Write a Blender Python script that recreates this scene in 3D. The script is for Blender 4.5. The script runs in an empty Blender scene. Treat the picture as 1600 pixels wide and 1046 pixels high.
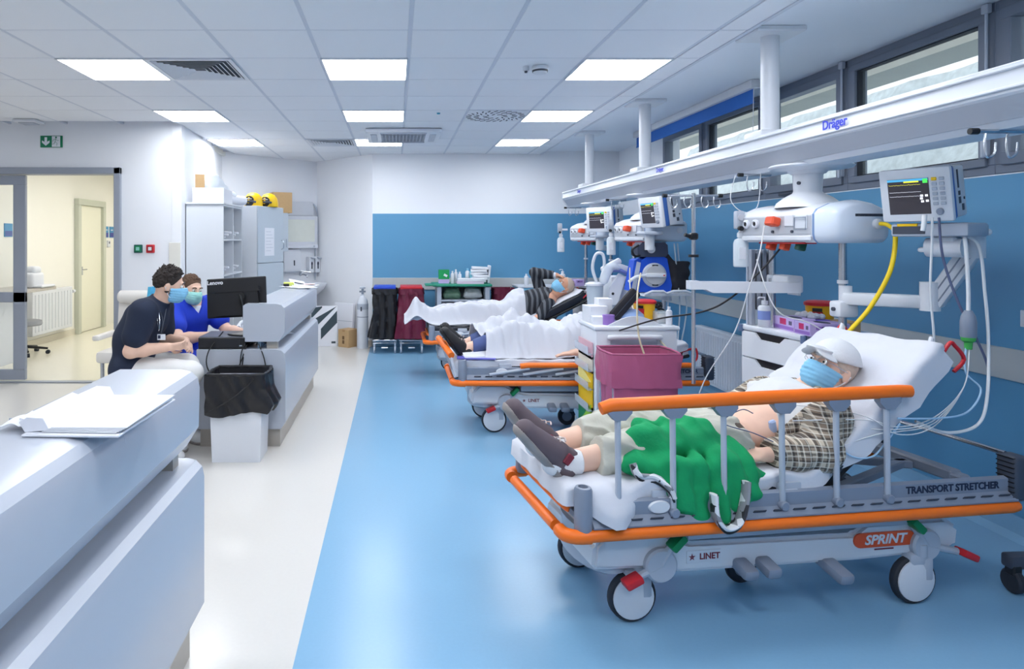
import bpy, bmesh, math, random
import numpy as np
from mathutils import Vector, Matrix, Euler
random.seed(7)
PI = math.pi
sc = bpy.context.scene
COL = sc.collection
# ------------------------------------------------------------------ camera, sky, exposure
CAMZ = 1.53
cam_d = bpy.data.cameras.new('camera'); cam = bpy.data.objects.new('camera', cam_d); COL.objects.link(cam)
cam.location = (0, 0, CAMZ); cam.rotation_euler = (PI/2, 0, 0)
cam_d.sensor_width = 36; cam_d.lens = 36*1040/1600; cam_d.shift_x = 0.1131; cam_d.shift_y = -0.0925
cam_d.clip_start = 0.02; cam_d.clip_end = 200
sc.camera = cam
sc.view_settings.view_transform = 'Standard'; sc.view_settings.look = 'None'
sc.view_settings.gamma = 1; sc.view_settings.use_curve_mapping = False
sc.view_settings.exposure = 0.4
W = bpy.data.worlds.new('overcast_sky'); sc.world = W; W.use_nodes = True
_bg = W.node_tree.nodes['Background']; _bg.inputs[0].default_value = (0.88, 0.95, 1.0, 1); _bg.inputs[1].default_value = 1.2
PANEL = 12.5          # ceiling panel emission
CORRIDOR = 17        # warm panel in the side corridor
# ------------------------------------------------------------------ helpers
def at(px, py, Y):
    return Vector(((px-619)*Y/1040, Y, CAMZ-(py-375)*Y/1040))
def lin(c):
    c = c/255
    return c/12.92 if c <= .04045 else ((c+.055)/1.055)**2.4
def rgb(c): return (lin(c[0]), lin(c[1]), lin(c[2]), 1)
MATS = {}
def mat(name, col, rough=.5, metal=0, noise=.04, scale=14, bump=0, bscale=80, trans=0, alpha=1, emit=0, coat=0, ior=1.45, sheen=0):
    if name in MATS: return MATS[name]
    m = bpy.data.materials.new(name); m.use_nodes = True; MATS[name] = m
    nt = m.node_tree; b = nt.nodes['Principled BSDF']
    c = rgb(col)
    tc = nt.nodes.new('ShaderNodeTexCoord')
    if noise > 0:
        n = nt.nodes.new('ShaderNodeTexNoise'); n.inputs['Scale'].default_value = scale; n.inputs['Detail'].default_value = 3
        r = nt.nodes.new('ShaderNodeMapRange'); r.inputs['To Min'].default_value = 1-noise; r.inputs['To Max'].default_value = 1+noise
        x = nt.nodes.new('ShaderNodeMix'); x.data_type = 'RGBA'; x.blend_type = 'MULTIPLY'; x.inputs[0].default_value = 1
        x.inputs[6].default_value = c
        nt.links.new(tc.outputs['Object'], n.inputs['Vector']); nt.links.new(n.outputs['Fac'], r.inputs['Value'])
        nt.links.new(r.outputs[0], x.inputs[7]); nt.links.new(x.outputs[2], b.inputs['Base Color'])
    else: b.inputs['Base Color'].default_value = c
    b.inputs['Roughness'].default_value = rough; b.inputs['Metallic'].default_value = metal
    b.inputs['Transmission Weight'].default_value = trans; b.inputs['Alpha'].default_value = alpha
    b.inputs['IOR'].default_value = ior; b.inputs['Coat Weight'].default_value = coat
    b.inputs['Sheen Weight'].default_value = sheen
    if emit:
        b.inputs['Emission Color'].default_value = c; b.inputs['Emission Strength'].default_value = emit
    if bump:
        n2 = nt.nodes.new('ShaderNodeTexNoise'); n2.inputs['Scale'].default_value = bscale; n2.inputs['Detail'].default_value = 4
        bp = nt.nodes.new('ShaderNodeBump'); bp.inputs['Strength'].default_value = bump; bp.inputs['Distance'].default_value = .01
        nt.links.new(tc.outputs['Object'], n2.inputs['Vector']); nt.links.new(n2.outputs['Fac'], bp.inputs['Height'])
        nt.links.new(bp.outputs[0], b.inputs['Normal'])
    return m
def V(*a): return Vector(a)
class MB:
    def __init__(s): s.v = []; s.f = []; s.mi = []; s.m = 0
    def add(s, vs, fs):
        o = len(s.v); s.v += [tuple(v) for v in vs]
        for f in fs: s.f.append(tuple(i+o for i in f)); s.mi.append(s.m)
        return s
    def box(s, c, d, rot=None, bev=0, seg=1):
        bm = bmesh.new(); bmesh.ops.create_cube(bm, size=1)
        for v in bm.verts: v.co = Vector((v.co.x*d[0], v.co.y*d[1], v.co.z*d[2]))
        if bev: bmesh.ops.bevel(bm, geom=list(bm.edges), offset=bev, segments=seg, affect='EDGES', profile=.5)
        R = rot if rot is not None else Matrix.Identity(3)
        if isinstance(R, (tuple, list)): R = Euler(R).to_matrix()
        bm.verts.index_update(); c = Vector(c)
        s.add([R @ v.co + c for v in bm.verts], [[v.index for v in f.verts] for f in bm.faces]); bm.free(); return s
    def bb(s, a, b, bev=0, seg=1):
        a = Vector(a); b = Vector(b); d = b-a
        return s.box((a+b)/2, (abs(d.x), abs(d.y), abs(d.z)), None, bev, seg)
    def cyl(s, p0, p1, r0, r1=None, n=14, bev=0):
        p0 = Vector(p0); p1 = Vector(p1); r1 = r0 if r1 is None else r1
        L = (p1-p0).length
        pr = [(0, 0), (r0, 0), (r1, L), (0, L)] if not bev else [(0, 0), (r0-bev, 0), (r0, bev), (r1, L-bev), (r1-bev, L), (0, L)]
        return s.lathe(pr, p0, p1-p0, n)
    def lathe(s, prof, o, axis=(0, 0, 1), n=20, sx=1, sy=1):
        o = Vector(o); q = Vector((0, 0, 1)).rotation_difference(Vector(axis).normalized())
        vs = []; fs = []; rings = []
        for r, z in prof:
            if r < 1e-6: rings.append([len(vs)]); vs.append(o + q @ Vector((0, 0, z)))
            else:
                rings.append(list(range(len(vs), len(vs)+n)))
                for i in range(n):
                    a = 2*PI*i/n; vs.append(o + q @ Vector((r*math.cos(a)*sx, r*math.sin(a)*sy, z)))
        for A, B in zip(rings, rings[1:]):
            for i in range(n):
                j = (i+1) % n
                if len(A) == 1 and len(B) == 1: break
                if len(A) == 1: fs.append((A[0], B[j], B[i]))
                elif len(B) == 1: fs.append((A[i], A[j], B[0]))
                else: fs.append((A[i], A[j], B[j], B[i]))
        return s.add(vs, fs)
    def ell(s, c, r, n=16, rot=None):
        m = n//2; R = rot if rot is not None else Matrix.Identity(3); c = Vector(c); vs = []; fs = []
        prof = [(math.sin(PI*k/m), -math.cos(PI*k/m)) for k in range(m+1)]
        t = MB(); t.lathe(prof, (0, 0, 0), (0, 0, 1), n)
        return s.add([R @ Vector((v[0]*r[0], v[1]*r[1], v[2]*r[2])) + c for v in t.v], t.f)
    def tube(s, pts, r, n=8, closed=False, smooth=0, flat=1):
        pts = [Vector(p) for p in pts]
        if smooth: pts = spline(pts, smooth, closed)
        N = len(pts); vs = []; fs = []; up = None
        rs = r if isinstance(r, (list, tuple)) else [r]*N
        if len(rs) != N: rs = [rs[min(len(rs)-1, int(i*len(rs)/N))] for i in range(N)]
        for i in range(N):
            if closed: t = pts[(i+1) % N]-pts[i-1]
            else: t = pts[min(i+1, N-1)]-pts[max(i-1, 0)]
            t = t.normalized() if t.length > 1e-9 else Vector((0, 0, 1))
            if up is None:
                up = Vector((0, 0, 1)) if abs(t.z) < .9 else Vector((1, 0, 0))
            a = t.cross(up)
            if a.length < 1e-6: a = t.orthogonal()
            a.normalize(); up = a.cross(t).normalized()
            for k in range(n):
                g = 2*PI*k/n; vs.append(pts[i] + a*math.cos(g)*rs[i] + up*math.sin(g)*rs[i]*flat)
        M_ = N if closed else N-1
        for i in range(M_):
            for k in range(n):
                j = (i+1) % N; fs.append((i*n+k, i*n+(k+1) % n, j*n+(k+1) % n, j*n+k))
        if not closed: fs.append(tuple(reversed(range(n)))); fs.append(tuple(range((N-1)*n, N*n)))
        return s.add(vs, fs)
    def prism(s, poly, d0, d1, M_=None):
        """polygon in local xy extruded along local z from d0 to d1, then transformed"""
        M_ = M_ or Matrix.Identity(4); n = len(poly)
        vs = [M_ @ Vector((p[0], p[1], d0)) for p in poly]+[M_ @ Vector((p[0], p[1], d1)) for p in poly]
        fs = [tuple(reversed(range(n))), tuple(range(n, 2*n))]+[(i, (i+1) % n, n+(i+1) % n, n+i) for i in range(n)]
        return s.add(vs, fs)
    def ext(s, poly, axis, a, b):
        """polygon extruded along a world axis: 'x' poly=(y,z), 'y' poly=(x,z), 'z' poly=(x,y)"""
        n = len(poly)
        f = {'x': lambda p, t: (t, p[0], p[1]), 'y': lambda p, t: (p[0], t, p[1]), 'z': lambda p, t: (p[0], p[1], t)}[axis]
        vs = [f(p, a) for p in poly]+[f(p, b) for p in poly]
        fs = [tuple(reversed(range(n))), tuple(range(n, 2*n))]+[(i, (i+1) % n, n+(i+1) % n, n+i) for i in range(n)]
        return s.add(vs, fs)
    def grid(s, P, th=0):
        """P: array (nu,nv,3); th gives thickness along normals (closed shell)"""
        nu, nv, _ = P.shape
        q = lambda o: [(o+i*nv+j, o+(i+1)*nv+j, o+(i+1)*nv+j+1, o+i*nv+j+1) for i in range(nu-1) for j in range(nv-1)]
        if not th: return s.add(P.reshape(-1, 3), q(0))
        du = np.gradient(P, axis=0); dv = np.gradient(P, axis=1); nn = np.cross(du, dv)
        nn /= np.maximum(np.linalg.norm(nn, axis=2, keepdims=True), 1e-9)
        Q = P - nn*th; N = nu*nv
        fs = q(0)+[tuple(reversed(f)) for f in q(N)]
        rim = [(i, 0) for i in range(nu)]+[(nu-1, j) for j in range(1, nv)]+[(i, nv-1) for i in range(nu-2, -1, -1)]+[(0, j) for j in range(nv-2, 0, -1)]
        ids = [i*nv+j for i, j in rim]
        for a, b in zip(ids, ids[1:]+ids[:1]): fs.append((b, a, a+N, b+N))
        return s.add(np.concatenate([P.reshape(-1, 3), Q.reshape(-1, 3)]), fs)
    def xf(s, M_): s.v = [tuple(M_ @ Vector(v)) for v in s.v]; return s
    def mesh(s, name, mats, ang=35):
        me = bpy.data.meshes.new(name); me.from_pydata(s.v, [], s.f)
        for m in (mats if isinstance(mats, (list, tuple)) else [mats]): me.materials.append(m)
        if s.m or any(s.mi): me.polygons.foreach_set('material_index', s.mi)
        fix_normals(me)
        me.polygons.foreach_set('use_smooth', [True]*len(me.polygons))
        me.set_sharp_from_angle(angle=math.radians(ang)); me.update(); return me
def fix_normals(me):
    if len(me.polygons) > 30000: return
    bm = bmesh.new(); bm.from_mesh(me); bmesh.ops.recalc_face_normals(bm, faces=bm.faces); bm.to_mesh(me); bm.free()
def spline(pts, k=6, closed=False):
    out = []; N = len(pts)
    rng = range(N if closed else N-1)
    for i in rng:
        p0 = pts[i-1] if (i > 0 or closed) else pts[0]; p1 = pts[i]; p2 = pts[(i+1) % N]
        p3 = pts[(i+2) % N] if (i+2 < N or closed) else pts[-1]
        for j in range(k):
            t = j/k
            out.append(.5*((2*p1)+(p2-p0)*t+(2*p0-5*p1+4*p2-p3)*t*t+(3*p1-p0-3*p2+p3)*t**3))
    if not closed: out.append(pts[-1])
    return out
def prop(o, label=None, cat=None, group=None, kind=None):
    if label: o['label'] = label
    if cat: o['category'] = cat
    if group: o['group'] = group
    if kind: o['kind'] = kind
    return o
def link(name, me, parent=None):
    o = bpy.data.objects.new(name, me); COL.objects.link(o)
    if parent is not None: o.parent = parent
    return o
def solo(name, mb, mats, label=None, cat=None, group=None, kind=None, M_=None, ang=35):
    """a top-level thing that is one mesh; its origin goes to its base"""
    me = mb.mesh(name, mats, ang) if isinstance(mb, MB) else mb
    o = link(name, me)
    if kind != 'structure':
        co = np.empty(len(me.vertices)*3); me.vertices.foreach_get('co', co); co = co.reshape(-1, 3)
        c = Vector(((co[:, 0].min()+co[:, 0].max())/2, (co[:, 1].min()+co[:, 1].max())/2, co[:, 2].min()))
        me.transform(Matrix.Translation(-c)); o.matrix_world = (M_ or Matrix.Identity(4)) @ Matrix.Translation(c)
    elif M_: o.matrix_world = M_
    return prop(o, label, cat, group, kind)
class T:
    """a thing: an Empty at its base that parents its parts"""
    def __init__(s, name, label=None, cat=None, group=None, M_=None, kind=None):
        s.o = bpy.data.objects.new(name, None); COL.objects.link(s.o); s.o.empty_display_size = .05
        prop(s.o, label, cat, group, kind); s.M = M_ or Matrix.Identity(4)
    def p(s, name, mb, mats, parent=None, label=None, ang=35, kind=None):
        me = mb.mesh(name, mats, ang) if isinstance(mb, MB) else mb
        o = link(name, me, parent or s.o)
        return prop(o, label, kind=kind)
    def done(s, base=None):
        if base is None:
            lo = Vector((1e9,)*3); hi = -lo
            for c in s.o.children:
                for b in c.bound_box:
                    q = c.matrix_basis @ Vector(b)
                    for k in range(3): lo[k] = min(lo[k], q[k]); hi[k] = max(hi[k], q[k])
            base = Vector(((lo.x+hi.x)/2, (lo.y+hi.y)/2, lo.z))
        base = Vector(base)
        for c in s.o.children: c.location = c.location-base
        s.o.matrix_world = s.M @ Matrix.Translation(base); return s.o
def dup(root, M_=None, label=None, group=None):
    """copy a thing with its parts and sub-parts; M_ is applied in world space"""
    r = root.copy(); COL.objects.link(r)
    if M_ is not None: r.matrix_world = M_ @ root.matrix_basis
    if label: r['label'] = label
    if group: r['group'] = group
    for ch in root.children:
        c = ch.copy(); COL.objects.link(c); c.parent = r
        for g in ch.children:
            d = g.copy(); COL.objects.link(d); d.parent = c
    return r
def TR(x=0, y=0, z=0): return Matrix.Translation((x, y, z))
def RZ(d): return Matrix.Rotation(math.radians(d), 4, 'Z')
def RX(d): return Matrix.Rotation(math.radians(d), 4, 'X')
def RY(d): return Matrix.Rotation(math.radians(d), 4, 'Y')
def text_mb(txt, size, M_, depth=.001, bold=0, shear=0, align='CENTER', sx=1):
    """lettering as flat geometry: text lies in local xy, facing +z, then M_"""
    cu = bpy.data.curves.new('lettering', 'FONT'); cu.body = txt; cu.size = size; cu.extrude = depth
    cu.align_x = align; cu.align_y = 'CENTER'; cu.offset = bold; cu.shear = shear; cu.resolution_u = 3
    o = bpy.data.objects.new('lettering', cu); COL.objects.link(o)
    dg = bpy.context.evaluated_depsgraph_get(); me = bpy.data.meshes.new_from_object(o.evaluated_get(dg))
    mb = MB(); mb.add([M_ @ Vector((v.co.x*sx, v.co.y, v.co.z)) for v in me.vertices], [list(p.vertices) for p in me.polygons])
    bpy.data.objects.remove(o); bpy.data.curves.remove(cu); bpy.data.meshes.remove(me); return mb
def face_m(o, xdir, ydir):
    """matrix whose local x,y are xdir,ydir with the origin o"""
    x = Vector(xdir).normalized(); y = Vector(ydir).normalized(); z = x.cross(y).normalized()
    M_ = Matrix.Identity(4)
    for k in range(3): M_[k][0] = x[k]; M_[k][1] = y[k]; M_[k][2] = z[k]; M_[k][3] = o[k]
    return M_
def wav(x, y, seed, freq=10, n=7, spread=PI, base=0):
    """smooth pseudo-random folds in about [-1,1]"""
    r = np.random.RandomState(seed); s = 0; tot = 0
    for i in range(n):
        a = base+(r.rand()-.5)*spread; f = freq*(.5+r.rand()*1.3); w = 1/(f/freq)
        s = s+w*np.sin(f*(x*np.cos(a)+y*np.sin(a))+r.rand()*6.28); tot += w
    return s/tot*1.6
# ---- smooth solids for people and soft goods: distance field + surface nets
class SDF:
    def __init__(s, h): s.h = h; s.pr = []
    def cap(s, p0, p1, r0, r1=None, k=.02, flat=None, sub=False):
        s.pr.append(('c', np.array(p0, float), np.array(p1, float), r0, r0 if r1 is None else r1, k, flat, sub)); return s
    def chain(s, pts, rs, k=.02, flat=None):
        for i in range(len(pts)-1): s.cap(pts[i], pts[i+1], rs[i], rs[i+1], k, flat)
        return s
    def ell(s, c, r, k=.02, R=None, sub=False):
        s.pr.append(('e', np.array(c, float), np.array(r, float), np.array(R) if R is not None else None, 0, k, None, sub)); return s
    def bounds(s):
        lo = np.full(3, 1e9); hi = -lo
        for q in s.pr:
            if q[7]: continue
            if q[0] == 'c':
                r = max(q[3], q[4])*1.5; a = np.minimum(q[1], q[2])-r; b = np.maximum(q[1], q[2])+r
            else: r = q[2].max(); a = q[1]-r; b = q[1]+r
            lo = np.minimum(lo, a); hi = np.maximum(hi, b)
        return lo-4*s.h, hi+4*s.h
    def field(s, infl=0):
        lo, hi = s.bounds(); lo = lo-infl; hi = hi+infl
        n = np.ceil((hi-lo)/s.h).astype(int)+1; D = np.full(n, .3, np.float32)
        ax = [lo[i]+s.h*np.arange(n[i]) for i in range(3)]
        for q in s.pr:
            kind, k, sub = q[0], q[5], q[7]
            if kind == 'c': r = max(q[3], q[4]); a = np.minimum(q[1], q[2])-r; b = np.maximum(q[1], q[2])+r
            else: r = q[2].max(); a = q[1]-r; b = q[1]+r
            m = k+4*s.h+infl+(.5*r if q[6] is not None else 0)
            i0 = np.clip(np.floor((a-m-lo)/s.h).astype(int), 0, n); i1 = np.clip(np.ceil((b+m-lo)/s.h).astype(int)+1, 0, n)
            if (i1 <= i0).any(): continue
            sl = tuple(slice(i0[i], i1[i]) for i in range(3))
            X = ax[0][sl[0]][:, None, None]; Y = ax[1][sl[1]][None, :, None]; Z = ax[2][sl[2]][None, None, :]
            if kind == 'c':
                ba = q[2]-q[1]; L = max(ba@ba, 1e-12)
                t = np.clip(((X-q[1][0])*ba[0]+(Y-q[1][1])*ba[1]+(Z-q[1][2])*ba[2])/L, 0, 1)
                dx = X-q[1][0]-t*ba[0]; dy = Y-q[1][1]-t*ba[1]; dz = Z-q[1][2]-t*ba[2]
                d2 = dx*dx+dy*dy+dz*dz
                if q[6] is not None:
                    w = np.array(q[6][0], float); w /= np.linalg.norm(w); f = q[6][1]
                    c = dx*w[0]+dy*w[1]+dz*w[2]; d2 = d2+c*c*(1/f**2-1)
                d = np.sqrt(d2)-(q[3]+(q[4]-q[3])*t)
            else:
                x, y, z = X-q[1][0], Y-q[1][1], Z-q[1][2]
                if q[3] is not None:
                    R = q[3]; x, y, z = (R[0][0]*x+R[1][0]*y+R[2][0]*z, R[0][1]*x+R[1][1]*y+R[2][1]*z, R[0][2]*x+R[1][2]*y+R[2][2]*z)
                r = q[2]
                k0 = np.sqrt((x/r[0])**2+(y/r[1])**2+(z/r[2])**2); k1 = np.sqrt((x/r[0]**2)**2+(y/r[1]**2)**2+(z/r[2]**2)**2)
                d = k0*(k0-1)/np.maximum(k1, 1e-6)
            A = D[sl]
            if sub:
                d = -d; hh = np.clip(.5-.5*(A-d)/k, 0, 1); D[sl] = A*(1-hh)+d*hh+k*hh*(1-hh)
            else:
                hh = np.clip(.5+.5*(A-d)/k, 0, 1); D[sl] = A*(1-hh)+d*hh-k*hh*(1-hh)
        return D, lo, ax
    def mesh(s, name, mats, infl=0, fn=None, cut=None):
        D, lo, ax = s.field(infl); D = D-infl
        G = None
        if fn or cut:
            G = np.meshgrid(*ax, indexing='ij')
            if fn: D = D+fn(*G)
            if cut:
                for c in (cut if isinstance(cut, list) else [cut]): D = np.maximum(D, c(*G))
        Vt, F = surfnet(D, lo, s.h)
        me = bpy.data.meshes.new(name); me.from_pydata(Vt.tolist(), [], F.tolist())
        for m in (mats if isinstance(mats, (list, tuple)) else [mats]): me.materials.append(m)
        me.polygons.foreach_set('use_smooth', [True]*len(me.polygons)); me.update(); return me
def plane_cut(p, n):
    """keeps the side that n points away from"""
    p = np.array(p, float); n = np.array(n, float); n /= np.linalg.norm(n)
    return lambda X, Y, Z: (X-p[0])*n[0]+(Y-p[1])*n[1]+(Z-p[2])*n[2]
def surfnet(D, lo, h):
    neg = D < 0; c = np.zeros(tuple(np.array(D.shape)-1), np.int8)
    C8 = [(i, j, k) for i in (0, 1) for j in (0, 1) for k in (0, 1)]
    sh = c.shape
    for o in C8: c += neg[o[0]:o[0]+sh[0], o[1]:o[1]+sh[1], o[2]:o[2]+sh[2]]
    act = (c > 0) & (c < 8); ijk = np.argwhere(act); idx = -np.ones(sh, int); idx[act] = np.arange(len(ijk))
    acc = np.zeros((len(ijk), 3)); w = np.zeros(len(ijk))
    for a in C8:
        for ax_ in range(3):
            if a[ax_]: continue
            b = list(a); b[ax_] = 1
            da = D[ijk[:, 0]+a[0], ijk[:, 1]+a[1], ijk[:, 2]+a[2]].astype(float); db = D[ijk[:, 0]+b[0], ijk[:, 1]+b[1], ijk[:, 2]+b[2]].astype(float)
            m = (da < 0) != (db < 0); t = np.where(m, da/np.where(m, da-db, 1), 0)
            p = np.tile(np.array(a, float), (len(ijk), 1)); p[:, ax_] += t
            acc[m] += p[m]; w[m] += 1
    Vt = lo+h*(ijk+acc/np.maximum(w, 1)[:, None])
    Fs = []
    for ax_ in range(3):
        u, v = (ax_+1) % 3, (ax_+2) % 3
        sl0 = [slice(None)]*3; sl1 = [slice(None)]*3; sl0[ax_] = slice(0, -1); sl1[ax_] = slice(1, None)
        e = np.argwhere(neg[tuple(sl0)] != neg[tuple(sl1)])
        e = e[(e[:, u] > 0) & (e[:, v] > 0) & (e[:, u] < sh[u]) & (e[:, v] < sh[v])]
        if not len(e): continue
        fl = neg[e[:, 0], e[:, 1], e[:, 2]]
        def cell(du, dv):
            q = e.copy(); q[:, u] += du; q[:, v] += dv; return idx[q[:, 0], q[:, 1], q[:, 2]]
        F = np.stack([cell(-1, -1), cell(0, -1), cell(0, 0), cell(-1, 0)], 1)
        F[~fl] = F[~fl][:, ::-1]; Fs.append(F)
    F = np.concatenate(Fs); return Vt, F[(F >= 0).all(1)]
# ------------------------------------------------------------------ materials of the room
WHITE = mat('white_wall_paint', (236, 239, 245), .55, noise=.012, scale=3, bump=.03, bscale=180)
BLUE = mat('blue_wall_paint', (94, 154, 194), .36, noise=.02, scale=2, bump=.02, bscale=160)
GREYB = mat('grey_wall_guard', (186, 190, 192), .4, noise=.02)
FLW = mat('white_vinyl_floor', (214, 212, 208), .2, noise=.025, scale=60)
FLB = mat('blue_vinyl_floor', (128, 174, 208), .24, noise=.03, scale=70)
FLC = mat('cream_vinyl_floor', (232, 228, 212), .18, noise=.02, scale=50)
CREAM = mat('cream_wall_paint', (240, 239, 232), .55, noise=.012, scale=3)
TILE = mat('mineral_ceiling_tile', (234, 237, 243), .85, noise=.02, scale=220)
TBAR = mat('ceiling_grid_bar', (206, 212, 224), .6, noise=.01)
PLAST = mat('plasterboard_ceiling', (228, 234, 243), .8, noise=.01, scale=4)
ALU = mat('grey_powder_coated_aluminium', (150, 157, 170), .45, noise=.02)
WINF = mat('dark_grey_window_frame', (112, 121, 138), .4, noise=.02)
GLASS = mat('clear_glass', (205, 225, 230), .03, alpha=.10, noise=0)
WPL = mat('white_plastic', (218, 222, 230), .35, noise=.012)
WPL2 = mat('white_powder_coat', (214, 219, 228), .3, noise=.012)
GPL = mat('grey_plastic', (132, 142, 160), .42, noise=.03)
LGPL = mat('light_grey_plastic', (176, 184, 198), .42, noise=.02)
DGPL = mat('dark_grey_plastic', (66, 72, 86), .45, noise=.04)
BLK = mat('black_plastic', (20, 22, 26), .4, noise=.05)
RUB = mat('dark_rubber', (40, 46, 56), .7, noise=.06)
CHR = mat('brushed_steel', (196, 200, 206), .25, metal=1, noise=.03)
ORG = mat('orange_plastic', (250, 118, 28), .38, noise=.03)
RED = mat('red_plastic', (196, 36, 46), .4, noise=.04)
GRN = mat('green_plastic', (8, 132, 78), .4, noise=.04)
YEL = mat('yellow_plastic', (240, 196, 20), .4, noise=.03)
CARD = mat('corrugated_cardboard', (190, 158, 116), .8, noise=.05, scale=30)
PAPER = mat('white_paper', (224, 227, 235), .7, noise=.01)
LILAC = mat('lilac_carton', (196, 176, 226), .55, noise=.03)
INK = mat('dark_print', (36, 44, 70), .6, noise=0)
DIFF = bpy.data.materials.new('light_panel_diffuser'); DIFF.use_nodes = True
_b = DIFF.node_tree.nodes['Principled BSDF']; _b.inputs['Base Color'].default_value = (.9, .9, .9, 1)
_b.inputs['Emission Color'].default_value = (.965, .982, 1, 1); _b.inputs['Emission Strength'].default_value = PANEL
DIFW = bpy.data.materials.new('warm_light_panel_diffuser'); DIFW.use_nodes = True
_b = DIFW.node_tree.nodes['Principled BSDF']; _b.inputs['Emission Color'].default_value = (1, .965, .89, 1); _b.inputs['Emission Strength'].default_value = CORRIDOR
ST = 'structure'
# ------------------------------------------------------------------ floor
fl = solo('floor', MB().bb((-8, -3, -.1), (-.37, 14, 0)), FLW, kind=ST)
T_ = MB().bb((-.37, -3, -.1), (3.25, 11, 0)); link('blue_vinyl', T_.mesh('blue_vinyl', FLB), fl)
T_ = MB().bb((-8, 7.12, -.1), (-2.35, 13.5, .003)); link('cream_vinyl', T_.mesh('cream_vinyl', FLC), fl)
# ------------------------------------------------------------------ walls
def wall_seg(name, a, b, z0, z1, th, m, side=1):
    a = Vector((a[0], a[1], 0)); b = Vector((b[0], b[1], 0)); t = (b-a).normalized(); nrm = Vector((-t.y, t.x, 0))*th*side
    poly = [(a.x, a.y), (b.x, b.y), (b.x+nrm.x, b.y+nrm.y), (a.x+nrm.x, a.y+nrm.y)]
    return solo(name, MB().ext(poly, 'z', z0, z1), m, kind=ST)
wb = wall_seg('wall_back', (-.34, 9.55), (3.35, 9.55), 0, 2.9, .15, WHITE)
link('blue_paint_band', MB().bb((-.338, 9.545, .1), (3.2, 9.56, 1.906)).mesh('blue_paint_band', BLUE), wb)
link('grey_wall_guard', MB().bb((-.338, 9.53, .815), (3.2, 9.56, .985), .004).mesh('grey_wall_guard', GREYB), wb)
wr = solo('wall_right', MB().bb((3.2, -3, 0), (3.4, 10, 1.88)).bb((3.2, 7.98, 1.88), (3.4, 10, 2.9)).bb((3.2, -3, 1.88), (3.4, .25, 2.9)), WHITE, kind=ST)
link('blue_paint_band', MB().bb((3.193, -3, .1), (3.21, 9.55, 1.872)).mesh('blue_paint_band', BLUE), wr)
link('grey_wall_guard', MB().bb((3.178, -3, .80), (3.21, 9.53, .965), .004).mesh('grey_wall_guard', GREYB), wr)
solo('baseboard_right', MB().ext([(3.2, 0), (3.13, 0), (3.165, .03), (3.183, .11), (3.2, .11)], 'y', -3, 9.55), FLB, kind=ST)
solo('baseboard_back', MB().bb((-.33, 9.53, 0), (3.15, 9.555, .1), .004), FLB, kind=ST)
# facing wall on the left with the sliding door opening
wl = solo('wall_left', MB().bb((-8, 7.1, 0), (-5.2, 7.22, 2.9)).bb((-2.95, 7.1, 0), (-2.29, 7.22, 2.9)).bb((-5.2, 7.1, 2.3), (-2.95, 7.22, 2.9)), WHITE, kind=ST)
wall_seg('wall_left_return', (-2.29, 7.1), (-2.46, 9.4), 0, 2.9, .1, WHITE)
wall_seg('wall_alcove_left', (-2.46, 9.4), (-1.25, 10.5), 0, 2.9, .1, WHITE)
wall_seg('wall_alcove_right', (-1.25, 10.5), (-.34, 9.55), 0, 2.9, .1, WHITE)
solo('baseboard_alcove', MB().ext([(-1.25, 10.49), (-.335, 9.535), (-.35, 9.52), (-1.25, 10.46)], 'z', 0, .09), FLW, kind=ST)
solo('wall_front', MB().bb((-8, -3.1, 0), (3.4, -3, 2.9)), WHITE, kind=ST)
solo('wall_far_left', MB().bb((-8.1, -3, 0), (-8, 14, 2.9)), WHITE, kind=ST)
# side room beyond the sliding door
solo('wall_corridor_left', MB().bb((-5.32, 7.22, 0), (-5.2, 13.2, 2.9)), CREAM, kind=ST)
solo('wall_corridor_end', MB().bb((-5.3, 13.2, 0), (-2.4, 13.3, 2.9)), CREAM, kind=ST)
solo('wall_corridor_right', MB().bb((-2.42, 10.6, 0), (-2.3, 13.3, 2.9)), CREAM, kind=ST)
solo('baseboard_corridor', MB().bb((-5.21, 7.25, 0), (-5.185, 11.0, .1), .003), mat('cream_baseboard', (220, 214, 198), .5), kind=ST)
# ------------------------------------------------------------------ ceiling
ce = solo('ceiling', MB().bb((-8, -3, 2.79), (2.085, 14, 2.95)), TBAR, kind=ST)
link('plasterboard_strip', MB().bb((2.085, -3, 2.80), (3.4, 10.6, 2.95)).mesh('plasterboard_strip', PLAST), ce)
gb = MB()
XS = [-7.117+.6*i for i in range(16)]; YS = [2.71+.6*k for k in range(14)]
for x in XS: gb.bb((x-.012, 2.1, 2.764), (x+.012, 10.5, 2.79))
for y in YS: gb.bb((-7.2, y-.007, 2.7645), (2.08, y+.007, 2.79))
gb.bb((2.06, -3, 2.755), (2.085, 9.55, 2.80))
link('grid_bar', gb.mesh('grid_bar', TBAR), ce)['kind'] = 'stuff'
LIGHTS = [(a, b) for a in (0, 3, 6) for b in (0, 1, 2)]   # filled below by cell
def cell(i, k): return (-7.117+.6*i+.3, 2.71+.6*k+.3)
ci = lambda x: int(round((x+7.117)/.6))
LC = {(ci(c), k) for c in (-2.317, -.517, 1.283) for k in (3, 6, 9)}
VC = {(ci(-1.717), 3): 'square', (ci(-1.117), 9): 'square', (ci(.683), 6): 'swirl', (ci(-.517), 8): 'cassette', (ci(.083), 8): 'half'}
tile_me = MB().box((0, 0, 0), (.576, .586, .02), None, .003).mesh('ceiling_tile', TILE)
edge_me = MB().box((0, 0, 0), (.166, .586, .02), None, .003).mesh('ceiling_tile_cut', TILE)
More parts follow.
